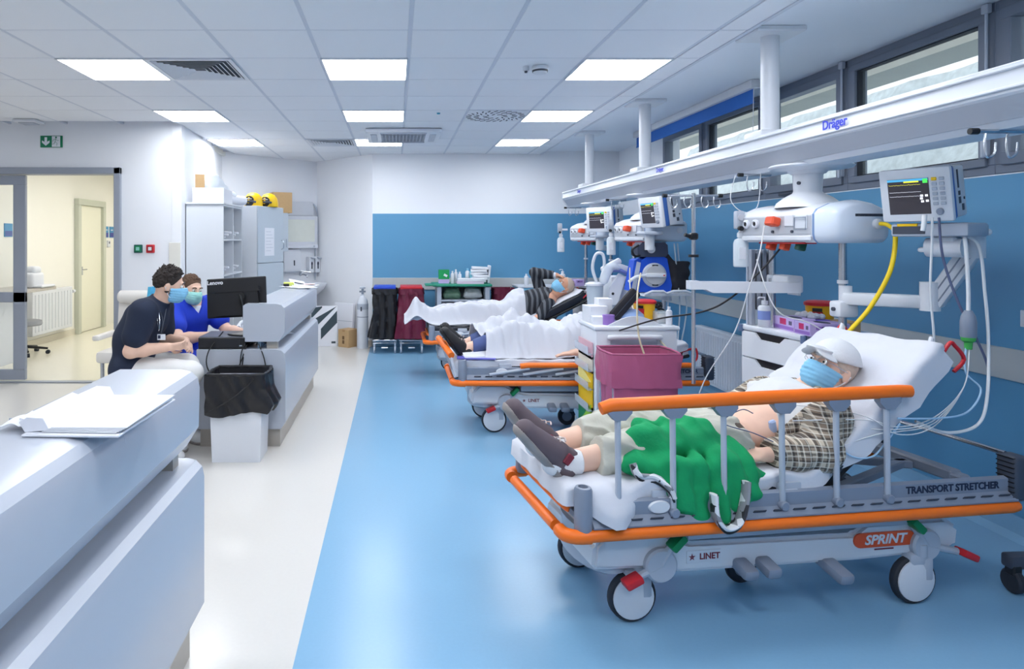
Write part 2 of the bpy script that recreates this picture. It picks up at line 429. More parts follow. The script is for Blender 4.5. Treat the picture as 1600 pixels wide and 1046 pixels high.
for i in range(16):
    for k in range(0, 13):
        if i == 15: x, y = 1.985, cell(0, k)[1]
        else: x, y = cell(i, k)
        if (i, k) in LC or (i, k) in VC and VC[(i, k)] in ('square', 'swirl'): continue
        if k == 12 and not -2.2 < x < -.6: continue
        if k >= 7 and x < -2.45: continue
        if k == 11 and not (-2.3 < x): continue
        if k == 0 and (x > 2.2): continue
        yy = y
        me = edge_me if i == 15 else tile_me
        o = link('ceiling_tile', me, ce); o.location = (x, yy, 2.772)
ccl = solo('trim_1', MB().bb((-5.2, 7.22, 2.72), (-2.42, 13.2, 2.785)), CREAM, kind=ST)
# ------------------------------------------------------------------ light panels
def panel(x, y, label, warm=False, z=2.76):
    t = T('ceiling_light', label, 'ceiling light', 'square ceiling light panels')
    f = MB()
    for a in (-1, 1):
        f.bb((x+a*.293-.006, y-.297, z-.006), (x+a*.293+.006, y+.297, z+.02)); f.bb((x-.297, y+a*.293-.006, z-.006), (x+.297, y+a*.293+.006, z+.02))
    t.p('frame', f, WPL)
    t.p('diffuser', MB().bb((x-.29, y-.29, z-.002), (x+.29, y+.29, z+.015)), DIFW if warm else DIFF); t.done()
rowname = {3: 'nearest', 6: 'middle', 9: 'farthest'}; colname = {-2.317: 'left', -.517: 'centre', 1.283: 'right'}
for c in (-2.317, -.517, 1.283):
    for k in (3, 6, 9):
        x, y = cell(ci(c), k); panel(x, y, 'square white ceiling light panel, %s one of the %s row' % (colname[c], rowname[k]))
OFF = 'added square white ceiling light panel over the near part of the room outside the picture'  # unseen panels continuing the rows, added to light the room
for c in (-4.117, -2.317, -.517, 1.283):
    for k in ((0, -3, -6) if c > -1 else (0, -6)): x, y = cell(ci(c), k); panel(x, y, OFF)
for k in (3,): x, y = cell(ci(-5.917), k); panel(x, y, OFF)
for y in (8.4, 10.0, 11.8): panel(-3.6, y, 'warm white ceiling light panel in the side room behind the sliding door', True, 2.715)
# ------------------------------------------------------------------ ceiling fittings
def diffuser4(cx, cy, label):
    t = T('air_diffuser', label, 'ceiling vent', 'square air diffusers'); z = 2.758
    dark = mat('dark_vent_gap', (70, 74, 84), .7, noise=0)
    t.p('backing', MB().bb((cx-.27, cy-.27, z+.004), (cx+.27, cy+.27, z+.02)), dark)
    fr = MB()
    for a in (-1, 1): fr.bb((cx+a*.283-.014, cy-.297, z-.006), (cx+a*.283+.014, cy+.297, z+.02)); fr.bb((cx-.27, cy+a*.283-.014, z-.006), (cx+.27, cy+a*.283+.014, z+.02))
    t.p('frame', fr, WPL)
    for j in range(7):
        r = .262-.034*j; q = r-.024; m = MB()
        for dx, dy in ((1, 0), (-1, 0), (0, 1), (0, -1)):
            A = Vector((dx*r, dy*r, 0)); tx = Vector((-dy, dx, 0)); B = Vector((dx*q, dy*q, 0))
            o = Vector((cx, cy, z-.008)); o2 = Vector((cx, cy, z+.006))
            pts = [o+A-tx*r, o+A+tx*r, o2+B+tx*q, o2+B-tx*q]; up = Vector((0, 0, .002))
            m.add(pts+[p+up for p in pts], [(0, 1, 2, 3), (7, 6, 5, 4), (0, 4, 5, 1), (1, 5, 6, 2), (2, 6, 7, 3), (3, 7, 4, 0)])
        t.p('louvre', m, WPL2)
    t.done()
diffuser4(*cell(ci(-1.717), 3), 'square four-way air diffuser beside the near left ceiling light')
diffuser4(*cell(ci(-1.117), 9), 'square four-way air diffuser at the far end above the alcove')
cx, cy = cell(ci(.683), 6)
t = T('swirl_diffuser', 'square swirl air diffuser with dark slots left of a ceiling light', 'ceiling vent')
t.p('plate', MB().bb((cx-.29, cy-.29, 2.757), (cx+.29, cy+.29, 2.775), .003), WPL)
for rr, n in ((.10, 10), (.19, 20), (.265, 26)):
    for j in range(n):
        a = 2*PI*j/n; c = V(cx+rr*math.cos(a), cy+rr*math.sin(a), 2.756)
        if max(abs(c.x-cx), abs(c.y-cy)) < .27: t.p('slot', MB().box(c, (.055, .012, .004), (0, 0, a+.6)), mat('dark_vent_gap', (70, 74, 84), .7, noise=0))
t.done()
# air conditioning cassette
cx, cy, s = .08, 7.72, .42
t = T('air_conditioning_cassette', 'white square air conditioning cassette with dark grille in the ceiling', 'air conditioner')
t.p('panel', MB().box((cx, cy, 2.735), (s*2, s*2, .045), None, .012, 2), WPL)
t.p('grille_recess', MB().box((cx, cy, 2.712), (.5, .5, .006)), mat('dark_vent_gap', (70, 74, 84), .7, noise=0))
g = MB()
for j in range(13): g.box((cx-.24+.04*j, cy, 2.708), (.012, .5, .008))
for j in range(9): g.box((cx, cy-.24+.06*j, 2.708), (.5, .012, .008))
t.p('grille', g, LGPL, kind='stuff')
for dx, dy in ((1, 0), (-1, 0), (0, 1), (0, -1)):
    t.p('air_flap', MB().box((cx+dx*.335, cy+dy*.335, 2.710), (.07 if dx else .52, .52 if dx else .07, .01), None, .003), LGPL)
t.done()
t = T('smoke_detector', 'round white smoke detector on the ceiling with small indicator beside', 'smoke detector')
p = V(1.02, 4.72, 2.76); t.p('base', MB().lathe([(0, 0), (.055, 0), (.06, -.02), (.045, -.05), (0, -.055)], p, n=24), WPL)
t.p('sensor_ring', MB().lathe([(.047, -.028), (.056, -.028), (.054, -.04), (.046, -.04)], p, n=24), DGPL)
t.p('indicator', MB().lathe([(0, 0), (.022, 0), (.022, -.03), (0, -.035)], p+V(-.1, 0, 0), n=14), WPL)
t.p('indicator_lamp', MB().lathe([(0, -.03), (.012, -.03), (.01, -.045), (0, -.046)], p+V(-.1, 0, 0), n=10), DGPL); t.done()
solo('ceiling_sensor', MB().lathe([(0, 0), (.018, 0), (.014, -.012), (0, -.014)], V(.41, 6.45, 2.76), n=14), mat('teal_lens', (70, 160, 190), .3), 'tiny round teal sensor in a ceiling tile', 'sensor')
t = T('ceiling_access_point', 'flat white fitting on the left ceiling above the exit sign', 'ceiling fitting')
t.p('body', MB().box((-3.78, 6.85, 2.745), (.24, .2, .03), None, .012, 2), WPL); t.p('rim', MB().box((-3.78, 6.85, 2.727), (.16, .13, .01), None, .004), LGPL); t.done()
# ------------------------------------------------------------------ high windows on the right
WY = [7.98, 6.89, 5.76, 4.71, 3.55, 2.45, 1.35, .25]
for n, (y1, y0) in enumerate(zip(WY, WY[1:]), 1):
    w = T('window_%d' % n, kind=ST); x = 3.2; z0, z1 = 1.88, 2.80
    def ring(mb, y0, y1, z0, z1, t_, xa, xb, bev=.003):
        mb.bb((xa, y0, z0), (xb, y1, z0+t_), bev); mb.bb((xa, y0, z1-t_), (xb, y1, z1), bev)
        mb.bb((xa, y0, z0+t_), (xb, y0+t_, z1-t_), bev); mb.bb((xa, y1-t_, z0+t_), (xb, y1, z1-t_), bev)
    w.p('window_frame', (lambda m: (ring(m, y0, y1, z0, z1, .05, x-.005, x+.10), m)[1])(MB()), WINF)
    so = MB(); ring(so, y0+.045, y1-.045, z0+.045, z1-.05, .045 if n % 2 == 0 else .06, x-.02, x+.07); w.p('sash', so, WINF)
    sg = MB(); ring(sg, y0+.085, y1-.085, z0+.085, z1-.088, .014, x+.0, x+.05, 0); w.p('gasket', sg, RUB)
    w.p('pane', MB().bb((x+.03, y0+.09, z0+.09), (x+.036, y1-.09, z1-.09)), GLASS)
    if n in (3, 4, 5):
        w.p('handle', MB().bb((x-.045, y0+.012, z0+.10), (x-.015, y0+.034, z0+.30), .006).bb((x-.06, y0+.014, z0+.09), (x-.04, y0+.034, z0+.19), .005), LGPL)
        w.p('opener_rod', MB().cyl((x-.03, y0+.025, z0+.3), (x-.03, y0+.025, z1-.01), .008, n=8).box((x-.03, y0+.025, z1-.03), (.03, .04, .05), None, .004), LGPL)
        w.p('hinge_bar', MB().bb((x-.04, y0+.5, z0+.012), (x-.015, y0+.8, z0+.03), .004), DGPL)
    w.done(base=(3.2, (y0+y1)/2, 1.88))
t = T('roller_blind', 'blue roller blind in a white cassette above the far windows', 'blind')
t.p('cassette', MB().bb((2.80, 5.25, 2.73), (2.88, 7.88, 2.80), .012, 2), WPL)
t.p('blind_fabric', MB().bb((2.835, 5.28, 2.62), (2.838, 7.85, 2.74)).bb((2.828, 5.28, 2.615), (2.845, 7.85, 2.63), .003), mat('blue_blind_fabric', (38, 104, 190), .7, noise=.03))
t.p('pull_cord', MB().tube([(2.83, 5.27, 2.74), (2.825, 5.27, 2.4), (2.83, 5.275, 2.1)], .0025, 6), WPL); t.done()
# outdoors seen through the windows
rock = mat('frosted_rock_face', (204, 214, 218), .9, noise=.34, scale=11, bump=1, bscale=16)
nx, ny = 34, 90
gy = np.linspace(-6, 16, ny); gz = np.linspace(-1, 1, nx)
P = np.zeros((nx, ny, 3)); 
for i in range(nx):
    for j in range(ny):
        zz = -.5+4.2*(i/(nx-1)); P[i, j] = (5.4+zz*.45+.05*math.sin(gy[j]*3.1+i*.6)+.03*math.sin(i*.9+gy[j]*7), gy[j], zz)
solo('frosted_bank', MB().grid(P, .2), rock, 'frost-white rocky bank outside the high windows', 'bank', kind='stuff', ang=180)
solo('concrete_eave', MB().bb((4.3, -6, 3.02), (4.7, 12, 3.7)), mat('weathered_concrete', (176, 178, 170), .85, noise=.12, scale=5), 'grey concrete eave beam outside above the windows', 'eave')
solo('ground_outside', MB().bb((3.5, -6, -.6), (12, 16, -.5)), rock, kind=ST)
# ------------------------------------------------------------------ sliding door on the left
d = T('door_1', kind=ST)
f = MB().bb((-3.0, 7.06, 0), (-2.93, 7.24, 2.30), .006).bb((-5.3, 7.06, 2.23), (-2.93, 7.24, 2.30), .006)
d.p('door_frame', f, ALU)
s = MB(); x0, x1 = -5.15, -3.97
s.bb((x0, 7.12, .03), (x1, 7.165, .14), .004).bb((x0, 7.12, 2.12), (x1, 7.165, 2.22), .004).bb((x1-.13, 7.12, .14), (x1, 7.165, 2.12), .004).bb((x0, 7.12, .14), (x0+.1, 7.165, 2.12), .004).bb((x0, 7.12, .86), (x1, 7.165, .97), .004)
d.p('door_leaf_frame', s, ALU)
d.p('pane', MB().bb((x0+.1, 7.138, .14), (x1-.13, 7.146, .86)), GLASS); d.p('pane', MB().bb((x0+.1, 7.138, .97), (x1-.13, 7.146, 2.12)), GLASS)
d.p('floor_guide', MB().bb((-5.2, 7.10, .003), (-3.0, 7.19, .01)), ALU); d.done(base=(-4.1, 7.15, 0))
d = T('door_2', kind=ST)
fm = mat('grey_green_door_frame', (196, 200, 186), .5, noise=.01); dm = mat('cream_door_leaf', (232, 231, 214), .45, noise=.012)
ya, yb = 10.75, 11.75
d.p('door_frame', MB().bb((-5.2, ya, 0), (-5.12, ya+.09, 2.1), .005).bb((-5.2, yb-.09, 0), (-5.12, yb, 2.1), .005).bb((-5.2, ya, 2.1), (-5.12, yb, 2.2), .005), fm)
d.p('door_leaf', MB().bb((-5.2, ya+.09, .01), (-5.17, yb-.09, 2.1), .003), dm)
d.p('door_handle', MB().box((-5.155, ya+.17, 1.02), (.02, .03, .14), None, .004).box((-5.125, ya+.22, 1.04), (.018, .13, .018), None, .006), CHR); d.done(base=(-5.15, 11.3, 0))
# ------------------------------------------------------------------ people
SKIN = mat('skin', (230, 190, 168), .5, noise=.05, scale=30)
SKIN2 = mat('tanned_skin', (206, 152, 124), .5, noise=.06, scale=30)
MASKM = mat('blue_mask_fabric', (138, 200, 236), .8, noise=.02, scale=30)
MASKG = mat('green_mask_fabric', (160, 220, 214), .8, noise=.02, scale=30)
EYEW = mat('eye_white', (232, 228, 224), .2, noise=0); IRIS = mat('dark_iris', (40, 30, 26), .2, noise=0)
HAIRD = mat('dark_brown_hair', (44, 36, 34), .7, noise=.25, scale=120, bump=.5, bscale=220)
HAIRG = mat('short_grey_hair', (196, 178, 164), .8, noise=.15, scale=120)
HAIRB = mat('cropped_brown_hair', (92, 70, 56), .8, noise=.2, scale=150, bump=.3, bscale=300)
nv = lambda a: np.array(a, float)/np.linalg.norm(a)
class Body(SDF):
    def __init__(s, h): SDF.__init__(s, h); s.tags = []; s.tag = 'torso'
    def _t(s):
        while len(s.tags) < len(s.pr): s.tags.append(s.tag)
    def part(s, *tags, h=None):
        s._t(); q = SDF(h or s.h); q.pr = [p for p, t in zip(s.pr, s.tags) if t in tags]; return q
    def use(s, t): s._t(); s.tag = t; return s
    def head(s, c, f, u, neck, sc_=1.0, r_neck=.056):
        c = np.array(c, float); f = nv(f); u = np.array(u, float); u = nv(u-f*(u@f)); r = np.cross(f, u)
        s.c, s.f, s.u, s.r, s.hs = c, f, u, r, sc_; R = np.stack([r, f, u], 1); P = lambda a, b, d: c+sc_*(r*a+f*b+u*d)
        s.P = P; s.R = R; k = sc_
        s.use('skull').ell(P(0, -.012, .022), (.075*k, .096*k, .090*k), .02, R)
        s.use('face').ell(P(0, .030, -.042), (.060*k, .062*k, .083*k), .025, R)
        s.ell(P(0, .058, -.098), (.032*k, .028*k, .024*k), .025, R)
        s.cap(P(-.030, .084, .016), P(.030, .084, .016), .012*k, None, .012)
        s.cap(P(0, .092, .004), P(0, .112, -.036), .009*k, .014*k, .012)
        s.cap(P(-.016, .092, -.070), P(.016, .092, -.070), .008*k, None, .01)
        for e in (-1, 1):
            s.ell(P(e*.030, .098, -.004), (.012*k, .012*k, .009*k), .012, R, sub=True)
            s.ell(P(e*.077, -.006, -.022), (.010*k, .020*k, .032*k), .006, R)
        s.use('neck').cap(P(0, -.022, -.05), neck, r_neck, r_neck*1.08, .03)
        return s
    def hand(s, w, d, n, curl=.5, side=1, k=.9, spread=.15):
        """w wrist, d finger direction, n direction the palm faces; thumb on the +side of cross(d,n)"""
        w = np.array(w, float); d = nv(d); n = np.array(n, float); n = nv(n-d*(n@d)); l = np.cross(d, n)*side
        s.use('hand')
        for o in (-.026, -.009, .009, .026):
            s.cap(w+d*.012*k+l*o*.55*k, w+d*.085*k+l*o*k, .015*k, .0125*k, .012)
        L = [(.027, .040, .026, .020), (.009, .045, .030, .022), (-.009, .042, .028, .021), (-.027, .032, .022, .018)]
        for o, a, b, c_ in L:
            p = w+d*.086*k+l*o*k; ang = curl*.55; dd = d+l*o*spread*8
            for q, (ln, rr) in enumerate(((a, .0098), (b, .0088), (c_, .0078))):
                v = nv(nv(dd)*math.cos(ang)+n*math.sin(ang)); e = p+v*ln*k
                s.cap(p, e, rr*k, rr*.9*k, .004); p = e; ang += curl*.75
        p = w+d*.022*k+l*.026*k
        for q, (v, ln, rr) in enumerate(((d*.55+l*.75+n*.25, .044, .0125), (d*.85+l*.35+n*(.2+curl*.3), .032, .0105), (d*.95+n*(.1+curl*.5), .025, .009))):
            e = p+nv(v)*ln*k; s.cap(p, e, rr*k, rr*.9*k, .006); p = e
        return s
    def arm(s, tag, sh, el, wr, r=(.056, .043, .029)):
        s.use(tag).cap(sh, el, r[0], r[1], .03)
        a = np.array(el, float); b = np.array(wr, float); m = a+(b-a)*.35
        s.cap(a, m, r[1], r[1]*1.0, .02); s.cap(m, b, r[1]*1.0, r[2], .02); return s
    def leg(s, tag, hp, kn, an, r=(.088, .060, .042)):
        s.use(tag); a = np.array(kn, float); b = np.array(an, float); m = a+(b-a)*.32
        s.cap(hp, kn, r[0], r[1], .04); s.cap(a, m, r[1], r[1]*.98, .02); s.cap(m, b, r[1]*.98, r[2], .02); return s
def eyes(t, B, white=EYEW, brow=HAIRD, closed=False):
    for e in (-1, 1):
        c = B.P(e*.030, .086, -.004); k = B.hs; R = Matrix(B.R.tolist())
        m = MB(); m.ell(c, (.0115*k, .0115*k, .0115*k), 14)
        o = t.p('eye', m, white); i = MB(); i.ell(c+B.f*.0088*k, (.0055*k, .0045*k, .0055*k), 10, R); t.p('iris', i, IRIS, o)
        t.p('eyebrow', MB().tube([B.P(e*.014, .098, .017), B.P(e*.030, .1, .023), B.P(e*.047, .089, .018)], .0042*k, 6, smooth=3), brow)
def mask(t, B, m=MASKM, loops=True, droop=0):
    q = B.part('face', 'skull'); c0 = B.P(0, 0, 0)
    def fn(X, Y, Z):
        d = (X-c0[0])*B.u[0]+(Y-c0[1])*B.u[1]+(Z-c0[2])*B.u[2]
        return -.0022*np.sin(d*330)
    f, u, r = B.f, B.u, B.r
    cuts = [plane_cut(B.P(0, .095, -.014), u*1-f*.10), plane_cut(B.P(0, .02, 0), -f*1.0+u*.1), plane_cut(B.P(0, .05, -.125), -u)]
    q.ell(B.P(0, .080, -.058), (.046, .040, .052), .03, B.R)
    t_ = t.p('face_mask', q.mesh('face_mask', m, .008, fn, cuts), m)
    if loops:
        for e in (-1, 1):
            for z0 in (-.022, -.088):
                t.p('ear_loop', MB().tube([B.P(e*.066, .024, z0), B.P(e*.079, .004, (z0-.035)/2), B.P(e*.086, -.02, -.015)], .0022, 6, smooth=4), PAPER, t_)
    return t_
def hair(t, B, m, infl=.012, front=.055, back=-.09, name='hair', curl=.003):
    q = B.part('skull')
    fn = lambda X, Y, Z: curl*np.sin(X*210+Y*90)*np.sin(Z*190+Y*160)
    cuts = [plane_cut(B.P(0, .066, front), B.f*.80-B.u*.60), plane_cut(B.P(0, -.06, back), -B.u*.8+B.f*.35)]
    return t.p(name, q.mesh(name, m, infl, fn, cuts), m)
def tufts(t, B, m, n, seed, ln=.026, r=.0075, lift=.5, side=.55, label=None):
    """short combed hair: many small locks growing from the scalp"""
    rs = np.random.RandomState(seed); q = SDF(.0042); a = np.array([.075, .096, .090])*B.hs; c = B.P(0, -.012, .022); k = 0; tries = 0
    q.pr += [('e',)+p[1:] for p in B.part('skull').pr]; q.pr[0] = ('e', c, a+.001, B.R, 0, .004, None, False)
    while k < n and tries < n*12:
        tries += 1; d = nv(rs.randn(3)); x, y, z = d
        lim = .60 if y > .55 else (.60-(.55-y)*1.5 if y > .1 else (-.08-(.1-y)*.75))
        if z < max(lim, -.62): continue
        k += 1; p = c+B.R @ (a*d); nrm = B.R @ nv(d/a); top = max(0, z)
        comb = nv(B.f*.9+B.u*.25) if z > .3 else nv(-B.u*.8-B.f*.35)
        v = nv(nrm*lift*(.35+top)+comb*(1-.3*lift)+.35*rs.randn(3)); l = ln*(side+(1-side)*top)*(.7+.6*rs.rand())
        q.cap(p-nrm*.002, p+v*l, r, r*.45, .005)
    return t.p('hair', q.mesh('hair', m, 0, None, [plane_cut(B.P(0, .068, .048), B.f*.78-B.u*.62), plane_cut(B.P(0, -.06, -.07), -B.u*.8+B.f*.35), ear_cut(B)]), m)
def ear_cut(B):
    """keeps hair off the face in front of and below the ears"""
    p = np.array(B.P(0, .012, -.006))
    def f(X, Y, Z):
        a = (X-p[0])*B.f[0]+(Y-p[1])*B.f[1]+(Z-p[2])*B.f[2]; b = (X-p[0])*B.u[0]+(Y-p[1])*B.u[1]+(Z-p[2])*B.u[2]
        return np.minimum(a+.35*b, -b+.004)
    return f
def shoe(t, heel, toe, up, m_up, m_sole, w=.045, h=.006, ankle=None, name='shoe', k=1.05):
    heel = np.array(heel, float); toe = np.array(toe, float); d = nv(toe-heel); up = np.array(up, float); up = nv(up-d*(up@d)); sd = np.cross(d, up); L = np.linalg.norm(toe-heel)
    q = SDF(h)
    q.cap(heel+up*.04*k, heel+d*L*.3+up*.045*k, .040*k, .042*k, .02)
    q.cap(heel+up*.07*k, heel+up*.09*k, .036*k, .038*k, .02)
    q.cap(heel+d*L*.25+up*.07*k, heel+d*L*.62+up*.038*k, .037*k, .037*k, .03)
    q.cap(heel+d*L*.5+up*.032*k, toe-d*.03+up*.032*k, .044*k, .037*k, .03, (sd, 1.12))
    o = t.p(name, q.mesh(name, m_up, 0, None, [plane_cut(heel+up*.018, -up), plane_cut(heel+up*.115*k, up)]), m_up)
    t.p('sole', q.mesh('sole', m_sole, .006, None, [plane_cut(heel+up*.022, up), plane_cut(heel-up*.004, -up)]), m_sole, o)
    lc = MB()
    for j in range(5):
        c = heel+d*L*(.34+.065*j)+up*(.113-.0125*j)*k
        lc.tube([Vector(c-sd*.024-up*.006), Vector(c+up*.004), Vector(c+sd*.024-up*.006)], .0032, 6, smooth=3)
    t.p('laces', lc, mat('pale_shoelace', (196, 180, 176), .8), o)
    return o
# ------------------------------------------------------------------ transport stretchers
SHEET = mat('white_bed_sheet', (206, 209, 219), .85, noise=.01, bump=.08, bscale=60)
MATB = mat('black_mattress_cover', (34, 38, 48), .6, noise=.05)
ZM = .58                                            # top of the mattress
def bed_path(hinge, ang, L0=.03, LB=.85, z=ZM, n=44):
    """side line of the lying surface: list of (x, z, nx, nz) from foot to head"""
    a = math.radians(ang); pts = []
    R = .16; T_ = R*math.tan(a/2)
    tot = (hinge-L0-T_)+R*a+(LB-T_)
    for i in range(n):
        s = tot*i/(n-1)
        if s < hinge-L0-T_: pts.append((L0+s, z, 0, 1))
        elif s < hinge-L0-T_+R*a:
            g = (s-(hinge-L0-T_))/R; pts.append((hinge-T_+R*math.sin(g), z+R*(1-math.cos(g)), -math.sin(g), math.cos(g)))
        else:
            q = s-(hinge-L0-T_+R*a)+T_; pts.append((hinge+q*math.cos(a), z+q*math.sin(a), -math.sin(a), math.cos(a)))
    return pts
def round_head(s): return 1-.15*max(0, (s-.89)/.11)**2.6
def sheet(name, path, y0, y1, hang0, hang1, seed, label, M_, amp=.006, tip=0, mats=SHEET, z0=0, n_hang=8, foot=True):
    """a cotton sheet laid over the mattress, hanging over its sides"""
    path = list(path)
    if foot: path = [(path[0][0]-.028, path[0][1]-.06, -1, 0), (path[0][0]-.02, path[0][1]-.012, -.7, .7)]+path
    hx, hz, nx_, nz_ = path[-1]; dx, dz = nz_, -nx_
    path = path+[(hx+dx*.012-nx_*.01, hz+dz*.012-nz_*.01, .7*dx, .7*dz), (hx+dx*.014-nx_*.09, hz+dz*.014-nz_*.09, dx, dz)]
    ns = len(path); tt = [(-1, q/n_hang) for q in range(n_hang, 0, -1)]+[(0, q/16) for q in range(17)]+[(1, q/n_hang) for q in range(1, n_hang+1)]
    P = np.zeros((ns, len(tt), 3))
    for i, (x, z, nx, nz) in enumerate(path):
        s = i/(ns-1)
        for j, (sd, q) in enumerate(tt):
            if sd == 0: y = y0+(y1-y0)*q; off = .006; e = 0
            else:
                h = hang0(s) if sd < 0 else hang1(s)
                y = (y0-.014 if sd < 0 else y1+.014); e = q*h; off = .006-e
                y += (-.075*math.exp(-((s-.115)/.045)**2)*min(1, q*1.5) if sd < 0 and seed == 3 else 0)+(-1 if sd < 0 else 1)*(.012*math.sin(14*s*PI+seed)*q)
            nn = abs(wav(s*2.1, y*1.6+e, seed, 20))*amp*1.3+.004+wav(s*2.1, y*.6, seed+5, 40, base=.2, spread=1.2)*amp*.6
            y = .36+(y-.36)*round_head(s)
            P[i, j] = (x+nx*(off+nn), y, z+nz*(off+nn))
    return solo(name, MB().grid(P, .004), mats, label, 'sheet', M_=M_, ang=70)
def stretcher(label, M_, ang, rail_up, hinge=.97, LB=.85, foot_handle=False, mat_black_side=False):
    t = T('transport_stretcher', label, 'stretcher', 'transport stretchers', M_)
    # white base cover, a profile along the bed
    prof = [(.13, .235), (.14, .33), (.20, .385), (.40, .385), (.47, .345), (.54, .318), (1.28, .305), (1.34, .345), (1.72, .345), (1.79, .30), (1.78, .225), (1.70, .20), (1.30, .19), (.50, .20), (.36, .225)]
    m = MB()
    bm = bmesh.new(); vs0 = [bm.verts.new((x, .10, z)) for x, z in prof]; f = bm.faces.new(vs0)
    r = bmesh.ops.extrude_face_region(bm, geom=[f]); bmesh.ops.translate(bm, verts=[v for v in r['geom'] if isinstance(v, bmesh.types.BMVert)], vec=(0, .5, 0))
    bmesh.ops.bevel(bm, geom=[e for e in bm.edges], offset=.016, segments=2, affect='EDGES'); bm.verts.index_update()
    m.add([v.co.copy() for v in bm.verts], [[v.index for v in f.verts] for f in bm.faces]); bm.free()
    base = t.p('base_cover', m, WPL)
    t.p('end_drum', MB().lathe([(0, .185), (.10, .185), (.115, .20), (.115, .34), (0, .345)], (.245, .35, 0), n=28, sy=1.9), LGPL)
    # maker's marks on the base
    F = lambda x, y, z: face_m((x, y, z), (1, 0, 0), (0, 0, 1))
    b = t.p('maker_plate', MB().box((.60, .0985, .262), (.15, .003, .05), None, .001), WPL2)
    t.p('maker_lettering', text_mb('LINET', .034, F(.625, .0965, .262), .0008, .0008), mat('maroon_print', (120, 30, 50), .5), b)
    st = MB()
    for q in range(5):
        a = PI/2+q*2*PI/5; c = V(.548, .0965, .262)
        st.ext([(c.x+.004*math.cos(a+1.2), c.z+.004*math.sin(a+1.2)), (c.x+.015*math.cos(a), c.z+.015*math.sin(a)), (c.x+.004*math.cos(a-1.2), c.z+.004*math.sin(a-1.2))], 'y', .0955, .097)
    t.p('maker_star', st, mat('maroon_print', (120, 30, 50), .5), b)
    pill = [(1.42+.115*sx+.03*math.cos(g), .277+.03*math.sin(g)) for sx, g0 in ((1, -PI/2), (-1, PI/2)) for g in [g0+PI*q/8 for q in range(9)]]
    b = t.p('name_badge', MB().ext(pill, 'y', .094, .101), mat('orange_red_badge', (226, 86, 40), .4))
    t.p('badge_lettering', text_mb('SPRINT', .054, F(1.42, .0935, .277), .0008, .0016, .25, sx=1.12), WPL, b)
    t.p('badge_line', MB().box((1.42, .0985, .236), (.09, .002, .005)), mat('maroon_print', (120, 30, 50), .5), b)
    # under deck
    t.p('under_deck', MB().bb((.52, .08, .335), (1.55, .62, .425), .012, 2), LGPL)
    for x in (.55, 1.38):
        bl = MB(); prof2 = [(0, 0)]
        for q in range(6): prof2 += [(.10, q*.025), (.085, q*.025+.0125)]
        t.p('lifting_column', bl.lathe(prof2+[(0, .15)], (x, .35, .33), n=20), DGPL)
    # casters
    for i, (x, y) in enumerate(((.318, .15), (1.557, .10), (.293, .60), (1.58, .60))):
        n = -1 if y < .3 else 1
        hd = t.p('caster', MB().box((x+.015, y, .185), (.10, .055, .06), None, .018, 2).box((x+.05, y, .145), (.055, .060, .11), None, .016, 2).cyl((x+.03, y, .2), (x+.03, y, .25), .032, n=16), LGPL)
        t.p('tyre', MB().lathe([(.080, -.016), (.094, -.018), (.100, -.010), (.100, .010), (.094, .018), (.080, .016)], (x, y, .1), (0, 1, 0), 32), RUB, hd)
        t.p('wheel_cover', MB().lathe([(0, -.030), (.06, -.029), (.086, -.022), (.088, 0), (.086, .022), (.06, .029), (0, .030)], (x, y, .1), (0, 1, 0), 32), WPL, hd)
        xl = x+(.09 if i % 2 == 0 else .05); yl = y-.06*(-n) if n > 0 else y-.055
        yl = .088 if n < 0 else .63
        hub = t.p('brake_link', MB().lathe([(0, -.014), (.06, -.014), (.068, -.006), (.068, .014), (0, .014)], (xl, yl, .245), (0, 1, 0), 28).tube([(xl, yl, .245), (xl+.055*(1 if i % 2 == 0 else -1), yl, .33)], .017, 8).tube([(xl, yl, .245), (xl-.10*(1 if i % 2 == 0 else -1.6), yl, .205)], .015, 8), LGPL)
        g = (1 if i % 2 == 0 else -1)
        t.p('brake_pedal', MB().box((xl+.062*g, yl+.012*n, .338), (.075, .055, .032), (0, -.75*g, 0), .008, 2), GRN, label='green release pedal')
        t.p('brake_pedal', MB().box((xl-.125*(1 if i % 2 == 0 else -1.5), yl+.012*n, .198), (.075, .06, .030), (0, -.42*g, 0), .008, 2), RED, label='red brake pedal')
    cw = t.p('steering_wheel', MB().box((.98, .36, .155), (.05, .07, .09), None, .012), GPL)
    t.p('tyre', MB().lathe([(.04, -.015), (.066, -.016), (.072, -.008), (.072, .008), (.066, .016), (.04, .015)], (.95, .36, .072), (0, 1, 0), 28), RUB, cw)
    t.p('wheel_disc', MB().lathe([(0, -.012), (.042, -.01), (.042, .01), (0, .012)], (.95, .36, .072), (0, 1, 0), 20), GPL, cw)
    for x, z, l in ((.76, .215, .10), (.86, .215, .10), (1.16, .185, .15)):
        t.p('foot_pedal', MB().box((x, .07, z), (.065, l, .045), (.2, 0, 0), .014, 2), GPL)
    # bumpers
    for y in (0, .72):
        t.p('side_bumper', MB().tube([(.06, y, .42), (.14, y, .42), (1.92, y, .42), (1.955, y+(.01 if y == 0 else -.01), .42)], .0235, 12), ORG)
        s_ = 1 if y == 0 else -1
        t.p('corner_bumper', MB().tube([(.075, y, .418), (.02, y+.006*s_, .418), (-.012, y+.035*s_, .418), (-.016, y+.075*s_, .418)], .0265, 12, smooth=3), ORG)
    t.p('end_bumper', MB().tube([(-.018, .11, .42), (-.018, .60, .42)], .0225, 12), ORG)
    if not foot_handle: t.p('foot_push_bar', MB().tube([(.035, .10, .485), (.02, .16, .49), (.02, .55, .49), (.035, .62, .485)], .014, 10, smooth=3), ORG)
    # deck frame with side panels
    fr = MB()
    fr.bb((.05, .055, .445), (1.93, .085, .475), .004).bb((.05, .635, .445), (1.93, .665, .475), .004)
